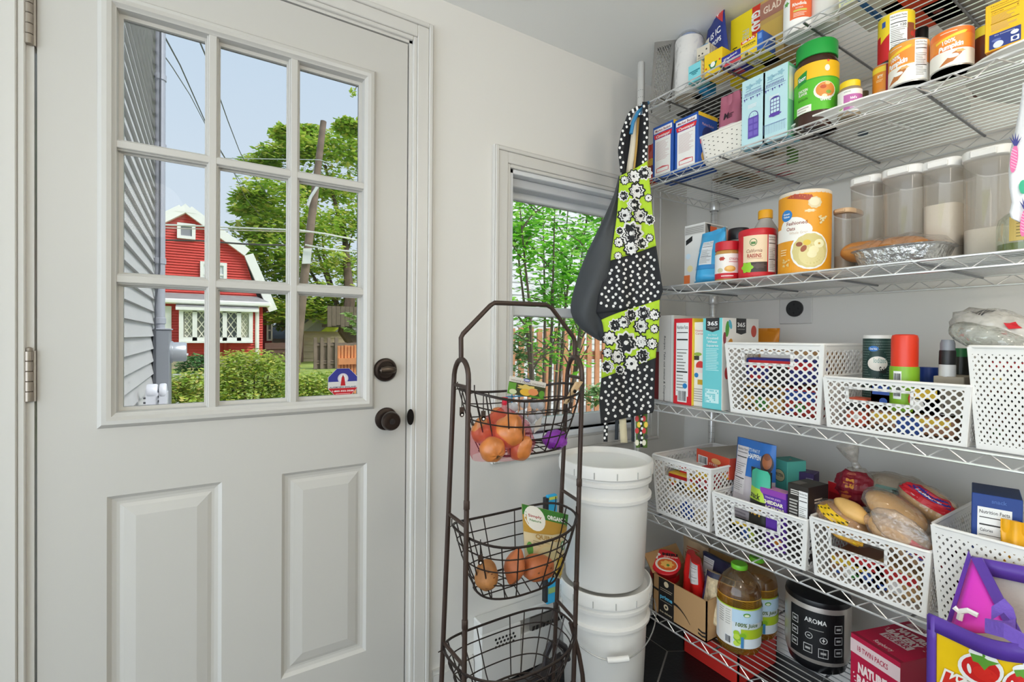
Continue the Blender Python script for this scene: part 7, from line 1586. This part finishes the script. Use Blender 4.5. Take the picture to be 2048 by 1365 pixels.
def tomato(px, py, k):
    P_ = lambda dx, dy: fuv(px + dx * k, py + dy * k)
    def sh(pts, c): p.tris([P_(*q) for q in pts], [tuple(range(len(pts)))], c)
    def el(cx, cy, rx, ry, c, n=22, rot=.35): sh([(cx + rx * cos(t) * cos(rot) - ry * sin(t) * sin(rot), cy + rx * cos(t) * sin(rot) + ry * sin(t) * cos(rot)) for t in [-2 * pi * i / n for i in range(n)]], c)
    el(0, 0, 53, 36, '#eee9e4'); el(-4, -32, 36, 12, '#eee9e4', rot=.3); sh([(-14, -40), (-22, -62), (-8, -64), (6, -34)], '#eee9e4'); el(0, 0, 45, 28, '#cc1f1c'); el(12, 8, 30, 15, '#d8281e')
    sh([(-34, -36), (-14, -26), (-6, -34), (10, -26), (34, -22), (14, -14), (8, -2), (-4, -16), (-22, -18), (-16, -26)], '#5f9a34'); sh([(-12, -52), (0, -34), (-4, -30), (-10, -42)], '#5f9a34'); el(-24, 2, 4, 13, '#f6e6e0', rot=-.5)
tomato(2000, 1327, 1.); tomato(2098, 1352, .9)
for (t, px, py) in (('K', 1950, 1366), ('E', 1998, 1382)):
    vs_, fs_, x0_, x1_, y0_, y1_ = text_mesh(t, .05); vw, fw_, *_ = text_mesh(t, .13)
    for (vv, ff, c) in ((vw, fw_, '#efe6da'), (vs_, fs_, '#cc2a1c')): p.tris([fuv(px + x * 62 - 20, py - y * 66 + 30 + x * 14) for x, y in vv], ff, c)
p.build(tb_)
# ================================================================== what the rack baskets hold
SKIN = M('#c9793c', .35, bump=.1, bscale=60, var=.25, vscale=25, name='onion_skin', coat=.2)
def onion(label, px, py, Y, r, tip=(0, 0, 1), seed=0):
    c = at(px, py, Y=Y); t = thing('onion', label, 'onion', c - UPV * r * .9, 'yellow onions in the net bag'); a = V(tip).normalized()
    R = V((0, 0, 1)).rotation_difference(a).to_matrix(); rn = random.Random(seed); p1 = rn.uniform(0, 6)
    MB(SKIN).blob(c, r, r, r * .92, 22, 16, lambda d: 1 + .03 * sin(6 * atan2(d.y, d.x) + p1) + (.35 * max(0, d.z - .82) / .18 if d.z > .82 else 0), R).build('bulb', t, smooth=True, angle=0)
    e = c - a * r * .9
    m = MB(M('#6b4a2c', .9))
    for k in range(9): an = k * .7; q = R @ V((cos(an) * .004, sin(an) * .004, -.006)); m.tube([e + q * .2, e + q * 1.4], .0008, 4)
    m.build('roots', t)['kind'] = 'stuff'
onion('onion at the left end of the top basket', 967, 864, 1.055, .032, (-.3, -.2, 1), 1)
onion('biggest onion, in the middle front of the net bag', 1017, 866, 1.01, .041, (.2, -.3, .9), 2)
onion('onion at the bottom of the basket showing its root end to the room', 985, 899, 1.0, .032, (.1, .95, .35), 3)
onion('onion low in the basket next to the purple bag', 1038, 896, 1.005, .033, (.3, -.7, .6), 4)
onion('onion behind the biggest onion near the top of the net bag', 998, 846, 1.075, .033, (0, .3, 1), 5)
NET = GLASS('#ffe4e6', .16, .01, .3, name='red_net', edge=.12, dc='#e0405c')
nb = thing('net_bag', 'red net bag gathered over the yellow onions', 'net bag', at(1005, 930, Y=1.04)); cN = at(1003, 872, Y=1.04); tN = at(1009, 806, Y=1.06)
m = MB(NET); vs = []; fs = []; N = 24
prof = [(.078, -.050), (.088, -.02), (.085, .005), (.07, .03), (.045, .052), (.02, .068), (.006, .078), (.009, .088)]
for (r, h) in prof:
    f = max(0, h / .088); c = cN.lerp(tN, f) if h > 0 else cN + UPV * h
    for k in range(N): t = 2 * pi * k / N; q = 1 + .06 * sin(5 * t + h * 60); vs.append(V((c.x + r * q * cos(t) * 1.05, c.y + r * q * sin(t) * .72, (cN.z + h) if h <= 0 else c.z)))
for i in range(len(prof) - 1):
    for k in range(N): fs.append((i * N + k, i * N + (k + 1) % N, (i + 1) * N + (k + 1) % N, (i + 1) * N + k))
m.add(vs, fs); m.build('net', nb, smooth=True, angle=0)
MB(M('#c8203c', .5)).lathe([(.005, -.006), (.007, 0), (.006, .006), (.009, .014)], tN, 10).build('knot', nb, smooth=True)
pb_ = thing('pearl_onion_bag', 'clear bag of small white pearl onions behind the net bag', 'bag', at(1055, 870, Y=1.09)); rn = random.Random(8)
for k in range(11):
    q = at(1030 + (k % 4) * 17 + rn.uniform(-4, 4), 812 + (k // 4) * 22 + rn.uniform(-4, 4), Y=1.095 + rn.uniform(-.01, .01)); MB(M('#d3d2d4', .3)).blob(q, .0115, .0115, .013, 12, 8, lambda d: 1 + (.5 * max(0, d.z - .8) if d.z > .8 else 0)).build('pearl_onion', pb_, smooth=True, angle=0)
m = MB(GLASS('#f2f6fa', .08, .05, .08, name='clear_bag', wrinkle=.6, edge=.4)); q0, q1, q2, q3 = at(1020, 795, Y=1.075), at(1090, 800, Y=1.075), at(1088, 880, Y=1.075), at(1026, 878, Y=1.075); m.add([q0, q1, q2, q3], [(0, 1, 2, 3)]); m.build('film', pb_)
q0, q1 = at(1012, 796, Y=1.073), at(1078, 792, Y=1.073)
m = MB(M('#4fa0d0', .5)); m.obox(q0, (q1 - q0), UPV * .004, V((0, .001, 0))); m.obox(at(1023, 806, Y=1.073), V((.003, 0, 0)), UPV * .022, V((0, .001, 0))); m.build('blue_print', pb_)
A, B_, C_ = at(1014, 787, Y=1.05), at(1087, 800, Y=1.05), at(1020, 752, Y=1.05)
cd = thing('product_card', 'card reading WHITE PEARL ONIONS standing in the top basket', 'card', (A + B_) / 2)
e1, e2 = B_ - A, C_ - A; MB(M('#d8d4cc', .5)).obox(A, e1, e2, V((0, .0012, 0))).build('card', cd)
p = Print(lambda u, v, hh: A + e1 * u + e2 * v + V((0, -hh, 0)), 1, 1)
p.rect(0, 0, 1, .70, '#3a3f22'); p.rect(0, .0, .2, .66, '#5f9a34'); p.ell(.14, .16, .1, .14, '#cfd8b0'); p.ell(.5, .5, .25, .16, '#d9c06a', lobes=7, amp=.2); p.ell(.48, .24, .16, .2, '#e2b43a'); p.ell(.68, .32, .14, .2, '#e0905a'); p.rect(.6, 0, 1, .12, '#4f8a2c'); p.ell(.92, .3, .08, .2, '#5f9a34')
p.text('WHITE PEARL ONIONS', .5, .80, .10, '#8c7f74', bold=.01, fit=.92); p.ell(.46, .93, .09, .09, '#3a3f9a', n=16); p.ell(.46, .93, .07, .05, '#c9cce6', n=16); p.build(cd)
c = at(1110, 880, Y=1.03); sb_ = thing('shallot_bag', 'purple net bag at the far end of the top basket', 'bag', c - UPV * .03)
MB(M('#8f38b0', .4, bump=.5, bscale=60, var=.2, vscale=30)).blob(c, .036, .028, .026, 20, 12, lambda d: 1 + .12 * sin(7 * d.x) * sin(6 * d.z + 1)).build('net', sb_, smooth=True, angle=0)
MB(M('#d6cfc6', .5)).obox(at(1068, 868, Y=1.0), V((.028, .01, .012)), V((.004, 0, .028)), V((0, .001, 0))).build('paper_tag', sb_)
cp0, cp1 = at(1130, 808, Y=.985), at(1154, 764, Y=.985)
cn = thing('clothespin', 'wooden clothespin clipped to the top basket rim', 'clothespin', cp0); WOOD = M('#c2a47c', .6, var=.12, vscale=60); e = cp1 - cp0
MB(WOOD).obox(cp0, e, V((.009, 0, -.002)), V((0, .008, 0))).build('slat', cn, bevel=.001); MB(WOOD).obox(cp0 + V((.006, .0, .004)), e * .94 + V((.010, 0, 0)), V((.009, 0, -.002)), V((0, .008, 0))).build('slat', cn, bevel=.001)
MB(M('#3a3634', .4, .7)).lathe([(.005, 0), (.005, .011)], cp0 + e * .55 + V((.010, -.002, 0)), 12, (0, 1, 0)).build('spring', cn)
# potatoes
POT = M('#a8713e', .6, bump=.2, bscale=50, var=.22, vscale=30, name='potato_skin'); SWP = M('#b8683c', .5, bump=.15, bscale=40, var=.2, vscale=25, name='sweet_potato_skin')
def spud(name, label, px, py, Y, rx, ry, rz, mat, R=None, taper=0., seed=0):
    c = at(px, py, Y=Y); rn = random.Random(seed); p1, p2, p3 = [rn.uniform(0, 6) for _ in range(3)]
    o = MB(mat).blob(c, rx, ry, rz, 22, 16, lambda d: (1 + .05 * sin(4 * d.x + p1) + .05 * sin(5 * d.z + p2) + .03 * sin(7 * d.y + p3)) * (1 - taper * max(0, -d.z) * (1 - abs(d.z) * .0)), R).build(name, None, origin=c, smooth=True, angle=0)
    tag(o, label, 'potato', 'potatoes in the middle basket')
    for k in range(5):
        d = V((rn.uniform(-.6, .6), -1, rn.uniform(-.7, .7))).normalized(); e = V((d.x * rx, d.y * ry, d.z * rz)); e = R @ e if R is not None else e
        MB(M('#7a4a28', .8)).blob(c + e * .99, .0035, .002, .0018, 8, 6).build('eye', o)
spud('potato', 'round brown potato alone at the left of the middle basket', 973, 1152, 1.03, .031, .03, .036, POT, seed=3)
spud('sweet_potato', 'upright sweet potato with a pointed lower end in the middle basket', 1028, 1140, 1.035, .028, .028, .052, SWP, Matrix.Rotation(radians(16), 3, 'Y'), .35, 4)
spud('sweet_potato', 'sweet potato lying across beneath the quinoa pouch', 1076, 1136, 1.03, .046, .034, .033, SWP, Matrix.Rotation(radians(12), 3, 'Y'), 0, 5)
# quinoa pouch facing the room
zb2 = at(1085, 1168, Y=1.09).z
def quin(p):
    p.rect(0, .80, 1, 1, '#3c7a2e'); p.poly([(0, .62), (.3, .68), (.6, .66), (1, .74), (1, .84), (0, .86)], '#b98f3a'); p.ell(.24, .84, .22, .17, '#ece8de'); p.text('Simply', .24, .87, .035, '#a8322c', bold=.02, fit=.28); p.text('Nature', .24, .81, .03, '#3c7a2e', bold=.02, fit=.24); p.text('ORGANIC', .72, .90, .055, '#f2f0e6', bold=.04, fit=.42); p.text('QUINOA', .52, .60, .06, '#b5904c', bold=.02, fit=.62); p.lines(.15, .46, .55, .54, 3, '#a8986c', .35); p.ell(.88, .53, .07, .07, '#4f8a5a'); p.ell(.88, .53, .045, .045, '#e2e6dc'); p.ell(.5, .26, .34, .26, '#d9c492'); p.ell(.5, .26, .30, .22, '#dccfa0'); p.ell(.85, .22, .14, .16, '#c9a83a', lobes=5, amp=.3); p.ell(.08, .40, .06, .1, '#5f9a4a')
qb = thing('quinoa_pouch', 'tan and green organic quinoa pouch standing in the middle basket', 'pouch', at(1090, 1160, Y=1.09))
Q0, Q1, Q2, Q3 = at(1052, 1150, Y=1.085), at(1122, 1158, Y=1.085), at(1136, 1030, Y=1.075), at(1043, 1008, Y=1.075)
def qpos(u, v, s_=1, hh=0.):
    b_ = (Q0.lerp(Q1, u)).lerp(Q3.lerp(Q2, u), v); t = .018 * max(0, 1 - abs(2 * u - 1) ** 3) ** .6 * min(1, v / .08 if v < .08 else 1) * max(0, 1 - v ** 3)
    return b_ + V((0, -(t + .0006 + hh) * s_, 0))
m = MB(M('#d8c8a0', .4)); n = 12; vs = []; fs = []
for s_ in (1, -1):
    o = len(vs); vs += [qpos(i / n, j / n, s_) for j in range(n + 1) for i in range(n + 1)]
    for j in range(n):
        for i in range(n): f = (o + j * (n + 1) + i, o + j * (n + 1) + i + 1, o + (j + 1) * (n + 1) + i + 1, o + (j + 1) * (n + 1) + i); fs.append(f if s_ > 0 else f[::-1])
m.add(vs, fs); m.build('pouch', qb, smooth=True, angle=0)
p = Print(lambda u, v, hh: qpos(u, v, 1, hh), 1, 1, step=.06, base=.0012); quin(p); p.build(qb)
# blue refill pack between rack and wall, black dustpan at the floor, curved rack foot
A = at(1090, 1213, Y=1.22); w_ = at(1113, 1213, Y=1.22).x - A.x; h_ = at(1100, 992, Y=1.22).z - A.z
rf = thing('mop_refill_pack', 'narrow cyan and black pack hanging behind the rack', 'pack', A + V((w_ / 2, 0, 0)))
MB(M('#2aa6d8', .45)).box(A.x + .008, A.x + w_, 1.22, 1.235, A.z, A.z + h_).build('pack', rf, bevel=.003); MB(M('#1c2026', .5)).box(A.x, A.x + .010, 1.219, 1.236, A.z + .01, A.z + h_ * .98).build('spine', rf); MB(M('#cfd65a', .5)).box(A.x + .012, A.x + w_ - .002, 1.2185, 1.2195, A.z + h_ * .96, A.z + h_ * .985).build('yellow_band', rf); MB(M('#8fb06a', .5)).box(A.x + .012, A.x + w_ - .004, 1.2185, 1.2195, A.z + h_ * .10, A.z + h_ * .15).build('leaf_band', rf)
dp_ = thing('dustpan', 'black plastic dustpan with a loop handle under the lowest basket', 'dustpan', at(1080, 1360, Y=1.17) - UPV * .14); BKP = M('#2a2628', .45)
q = [at(1010, 1400, Y=1.10), at(1122, 1330, Y=1.14), at(1122, 1300, Y=1.17), at(1030, 1362, Y=1.17)]
m = MB(BKP).add(q + [x + V((0, 0, -.02)) for x in q], [(0, 1, 2, 3), (4, 7, 6, 5), (0, 4, 5, 1), (1, 5, 6, 2), (2, 6, 7, 3), (3, 7, 4, 0)]); m.box(.74, .86, 1.10, 1.18, .0, .15); m.build('pan', dp_, bevel=.004)
MB(BKP).tube([at(1088, 1355, Y=1.15), at(1092, 1310, Y=1.15), at(1102, 1288, Y=1.15), at(1115, 1284, Y=1.15), at(1130, 1295, Y=1.15), at(1136, 1320, Y=1.15)], .009, 8).build('loop_handle', dp_, smooth=True)
MB(BR).tube([at(1141, 1246, Y=1.02), at(1149, 1275, Y=1.015), at(1158, 1310, Y=1.01), at(1165, 1350, Y=1.0), at(1170, 1420, Y=.995)], .0062, 8).build('curved_foot', rk, smooth=True, angle=60)
# ================================================================== aprons hanging on the end of the shelving unit
RA = 1.665
def fold(px, py): return .010 * sin(px * .075 + py * .010) + .006 * sin(px * .15 - py * .021) + .004 * sin(py * .03)
def cl(px, py, h=0., r0=RA): return at(px, py, rho=r0 + fold(px, py) - h)
L_ = [(322, 1252), (352, 1240), (430, 1234), (500, 1224), (525, 1219), (545, 1212), (590, 1197), (625, 1191), (640, 1203), (650, 1206), (690, 1211), (740, 1204), (755, 1203), (800, 1198), (848, 1202)]
R_l = [(322, 1294), (380, 1301), (450, 1307), (492, 1312), (560, 1322), (582, 1326), (600, 1319), (680, 1318), (702, 1312), (730, 1311), (780, 1309), (822, 1308), (835, 1300), (848, 1292)]
def interp(T, y):
    for i in range(len(T) - 1):
        if T[i][0] <= y <= T[i + 1][0]: f = (y - T[i][0]) / (T[i + 1][0] - T[i][0]); return T[i][1] + (T[i + 1][1] - T[i][1]) * f
    return T[-1][1] if y > T[-1][0] else T[0][1]
def band(name, top, bot, mat, par, h=0.):
    """top/bot: (left y, right y)"""
    nu, nv = 30, max(3, int((max(bot) - min(top)) / 8)); m = MB(mat); vs = []
    for j in range(nv + 1):
        for i in range(nu + 1):
            u, v = i / nu, j / nv; y = (top[0] + (top[1] - top[0]) * u) * (1 - v) + (bot[0] + (bot[1] - bot[0]) * u) * v
            x = interp(L_, y) * (1 - u) + interp(R_l, y) * u; vs.append(cl(x, y, h))
    m.add(vs, [(j * (nu + 1) + i, j * (nu + 1) + i + 1, (j + 1) * (nu + 1) + i + 1, (j + 1) * (nu + 1) + i) for j in range(nv) for i in range(nu)])
    return m.build(name, par, smooth=True, angle=0, solid=.002)
ap = thing('floral_apron', 'apron with black, white and lime flowers and black polka dots, hanging on the shelf corner', 'apron', cl(1262, 848))
LIME = M('#b2d32e', .75, bump=.1, bscale=300, name='lime_cotton'); BCOT = M('#242528', .8, bump=.1, bscale=300, name='black_cotton')
bib = band('bib', (352, 322), (522, 492), LIME, ap); skirt = band('skirt', (522, 492), (628, 612), BCOT, ap); pocket = band('pocket', (640, 600), (757, 716), LIME, ap, .004); hem = band('hem', (752, 712), (848, 826), BCOT, ap, .002); band('skirt_back', (615, 595), (760, 720), BCOT, ap, -.004)
def deco_on(part, h):
    return Print(lambda u, v, hh: cl(u, v, h + hh + .0012), 1, 1, base=.0008, step=6., rough=.8)
def flower(p, x, y, r, k, lo, hi):
    a, b = ('#1d1e20', '#e2e0dc') if k == 'w' else ('#e2e0dc', '#1d1e20')
    rot = (x * 7 + y * 3) % 6; r *= .93
    p.ell(x, y, r * 1.25, r * 1.25, a, lobes=9, amp=.12, rot=rot); p.ell(x, y, r, r, b, lobes=9, amp=.14, rot=rot); p.ell(x, y, r * .26, r * .26, a, n=10)
p = deco_on(bib, 0)
for (x, y, r, k) in ((1290, 346, 12, 'b'), (1249, 361, 8, 'w'), (1268, 353, 12, 'w'), (1274, 382, 14, 'w'), (1247, 392, 9, 'b'), (1268, 410, 12, 'b'), (1250, 431, 13, 'w'), (1281, 432, 13, 'w'), (1297, 396, 7, 'w'), (1263, 467, 20, 'b'), (1299, 440, 9, 'b'), (1240, 462, 7, 'b'), (1238, 485, 9, 'w'), (1262, 497, 13, 'w'), (1285, 487, 10, 'b'), (1299, 476, 7, 'w'), (1236, 512, 7, 'w')): flower(p, x, y, r, k, 0, 0)
p.build(bib, 'flower_print')
p = deco_on(pocket, .004)
for (x, y, r, k) in ((1262, 631, 11, 'b'), (1287, 627, 13, 'b'), (1282, 653, 13, 'w'), (1230, 651, 11, 'b'), (1248, 645, 11, 'w'), (1219, 677, 13, 'w'), (1252, 686, 19, 'b'), (1282, 684, 12, 'w'), (1215, 706, 9, 'w'), (1236, 714, 13, 'w'), (1285, 712, 12, 'b'), (1215, 734, 11, 'b'), (1263, 728, 14, 'w'), (1240, 740, 8, 'b'), (1309, 630, 10, 'w'), (1309, 658, 8, 'w'), (1304, 688, 10, 'w')): flower(p, x, y, r, k, 0, 0)
p.build(pocket, 'flower_print')
def dots(part, h, top, bot):
    p = deco_on(part, h); y = min(top) + 4; j = 0
    while y < max(bot):
        x = 1190 + (j % 2) * 7
        while x < 1330:
            xl, xr = interp(L_, y) + 5, interp(R_l, y) - 5
            if xl < x < xr:
                u = (x - xl) / (xr - xl)
                if top[0] + (top[1] - top[0]) * u + 5 < y < bot[0] + (bot[1] - bot[0]) * u - 5: p.k = 2; p.ell(x + 2 * sin(y * .3), y + 3 * sin(x * .2), 2.9, 3.1, '#e6e4e0', n=8)
            x += 14
        y += 9; j += 1
    p.build(part, 'dot_print')
dots(skirt, 0, (522, 492), (628, 612)); dots(hem, .002, (757, 718), (848, 826))
def strap(name, pts, w, mat, par, dots_=True, r0=RA, n=14):
    m = MB(mat); vs = []; P_ = []
    for i in range(n + 1):
        t = i / n * (len(pts) - 1); k = min(int(t), len(pts) - 2); f = t - k; x = pts[k][0] + (pts[k + 1][0] - pts[k][0]) * f; y = pts[k][1] + (pts[k + 1][1] - pts[k][1]) * f
        P_.append((x, y)); vs += [at(x - w / 2, y, rho=r0 + .004 * sin(y * .05)), at(x + w / 2, y, rho=r0 + .004 * sin(y * .05 + 1))]
    m.add(vs, [(2 * i, 2 * i + 1, 2 * i + 3, 2 * i + 2) for i in range(n)]); o = m.build(name, par, smooth=True, angle=0, solid=.002)
    if dots_:
        p = Print(lambda u, v, hh: at(u, v, rho=r0 - .007 - hh), 1, 1, rough=.8)
        for i, (x, y) in enumerate(P_[1:-1]): p.ell(x + (w * .22 if i % 2 else -w * .22), y, 2.4, 3, '#e6e4e0', n=8)
        p.build(o, 'dot_print')
    return o
strap('neck_strap', [(1290, 204), (1292, 250), (1290, 300), (1288, 330)], 11, BCOT, ap, r0=RA + .002, n=16)
strap('neck_strap', [(1280, 212), (1262, 225), (1248, 262), (1241, 300), (1246, 345)], 11, BCOT, ap, r0=RA + .006, n=18)
strap('tie_string', [(1212, 840), (1211, 884)], 8, BCOT, ap, n=6)
hk = thing('plastic_hanger', 'curved blue plastic hanger hooked on the shelf corner above the aprons', 'hanger', at(1290, 204, rho=RA + .02))
MB(M('#2f7fb0', .35)).tube([at(1262, 268, rho=RA - .004), at(1266, 245, rho=RA - .004), at(1275, 226, rho=RA), at(1287, 210, rho=RA + .03), at(1296, 206, rho=RA + .09)], .006, 8).build('hanger_bar', hk, smooth=True)
MB(M('#2f7fb0', .35)).tube([at(1284, 212, rho=RA + .02), V((1.318, 1.227, at(1284, 200, rho=RA).z + .01)), V((1.335, 1.215, SZ[0] - .02))], .004, 8).build('hook', hk, smooth=True)
a2 = thing('cream_apron', 'cream apron hanging behind the floral one, showing as a pale strip', 'apron', at(1262, 300, rho=RA + .03))
strap('panel', [(1272, 235), (1266, 290), (1258, 345)], 12, M('#d6cbb6', .8), a2, False, RA + .022); strap('tie_string', [(1245, 835), (1248, 886)], 14, M('#cfc4a4', .8), a2, False, RA + .02, 6); strap('binding', [(1277, 235), (1273, 290), (1268, 340)], 4, M('#b58f4a', .8), a2, False, RA + .018)
a3 = thing('black_apron', 'plain black apron hanging behind the cream one', 'apron', at(1280, 300, rho=RA + .04))
strap('panel', [(1283, 230), (1280, 290), (1277, 345)], 22, M('#222226', .8), a3, False, RA + .034); strap('panel', [(1262, 250), (1254, 300), (1250, 350)], 14, M('#222226', .8), a3, False, RA + .036); strap('tie_string', [(1234, 835), (1233, 880)], 7, M('#2a3036', .8), a3, False, RA + .02, 6); strap('tie_string', [(1265, 832), (1266, 884)], 6, M('#2a3036', .8), a3, False, RA + .02, 6)
a4 = thing('fruit_apron', 'apron with a red and green fruit print showing below the floral hem', 'apron', at(1283, 890, rho=RA + .03))
for (x, w) in ((1276, 8), (1290, 9)):
    o = strap('hem_strip', [(x, 820), (x, 860), (x, 896)], w, M('#5a7a34', .8), a4, False, RA + .024, 8)
    p = Print(lambda u, v, hh: at(u, v, rho=RA + .016 - hh), 1, 1)
    for i in range(5): p.ell(x + (2 if i % 2 else -2), 838 + i * 12, 4, 6, ['#c22a26', '#e2c23a', '#c22a26', '#2a2c28', '#d9d6c0'][i], n=10)
    p.build(o, 'fruit_print')
strap('hem_strip', [(1283, 820), (1283, 895)], 5, BCOT, a4, True, RA + .022, 8)
cpd = thing('dark_garment', 'dark grey garment bulging out beside the floral apron, against the window', 'garment', at(1200, 682, rho=RA + .03))
rows = [(352, 1237, 1241), (380, 1231, 1241), (400, 1224, 1240), (440, 1206, 1238), (480, 1186, 1236), (520, 1167, 1232), (560, 1153, 1228), (600, 1142, 1224), (625, 1139, 1220), (650, 1151, 1216), (668, 1174, 1214), (682, 1198, 1210)]
m = MB(M('#3c3f42', .6, bump=.35, bscale=18, name='slate_satin')); vs = []; fs = []; n = 14; NR = len(rows)
for s_ in (1, -1):
    o = len(vs)
    for j, (y, xl, xr) in enumerate(rows):
        th_ = .045 * sin(pi * min(1, (j + .3) / (NR - .4))) ** .6
        for i in range(n + 1): u = i / n; b_ = max(0, 1 - abs(2 * u - 1) ** 2.4) ** .6; vs.append(at(xl + (xr - xl) * u, y, rho=RA + .045 - s_ * th_ * b_ * (1 + .2 * sin(6 * u + y * .03)) + .002 * sin(11 * u)))
    for j in range(NR - 1):
        for i in range(n): f = (o + j * (n + 1) + i, o + (j + 1) * (n + 1) + i, o + (j + 1) * (n + 1) + i + 1, o + j * (n + 1) + i + 1); fs.append(f if s_ > 0 else f[::-1])
m.add(vs, fs); m.build('shell', cpd, smooth=True, angle=0, sub=1)
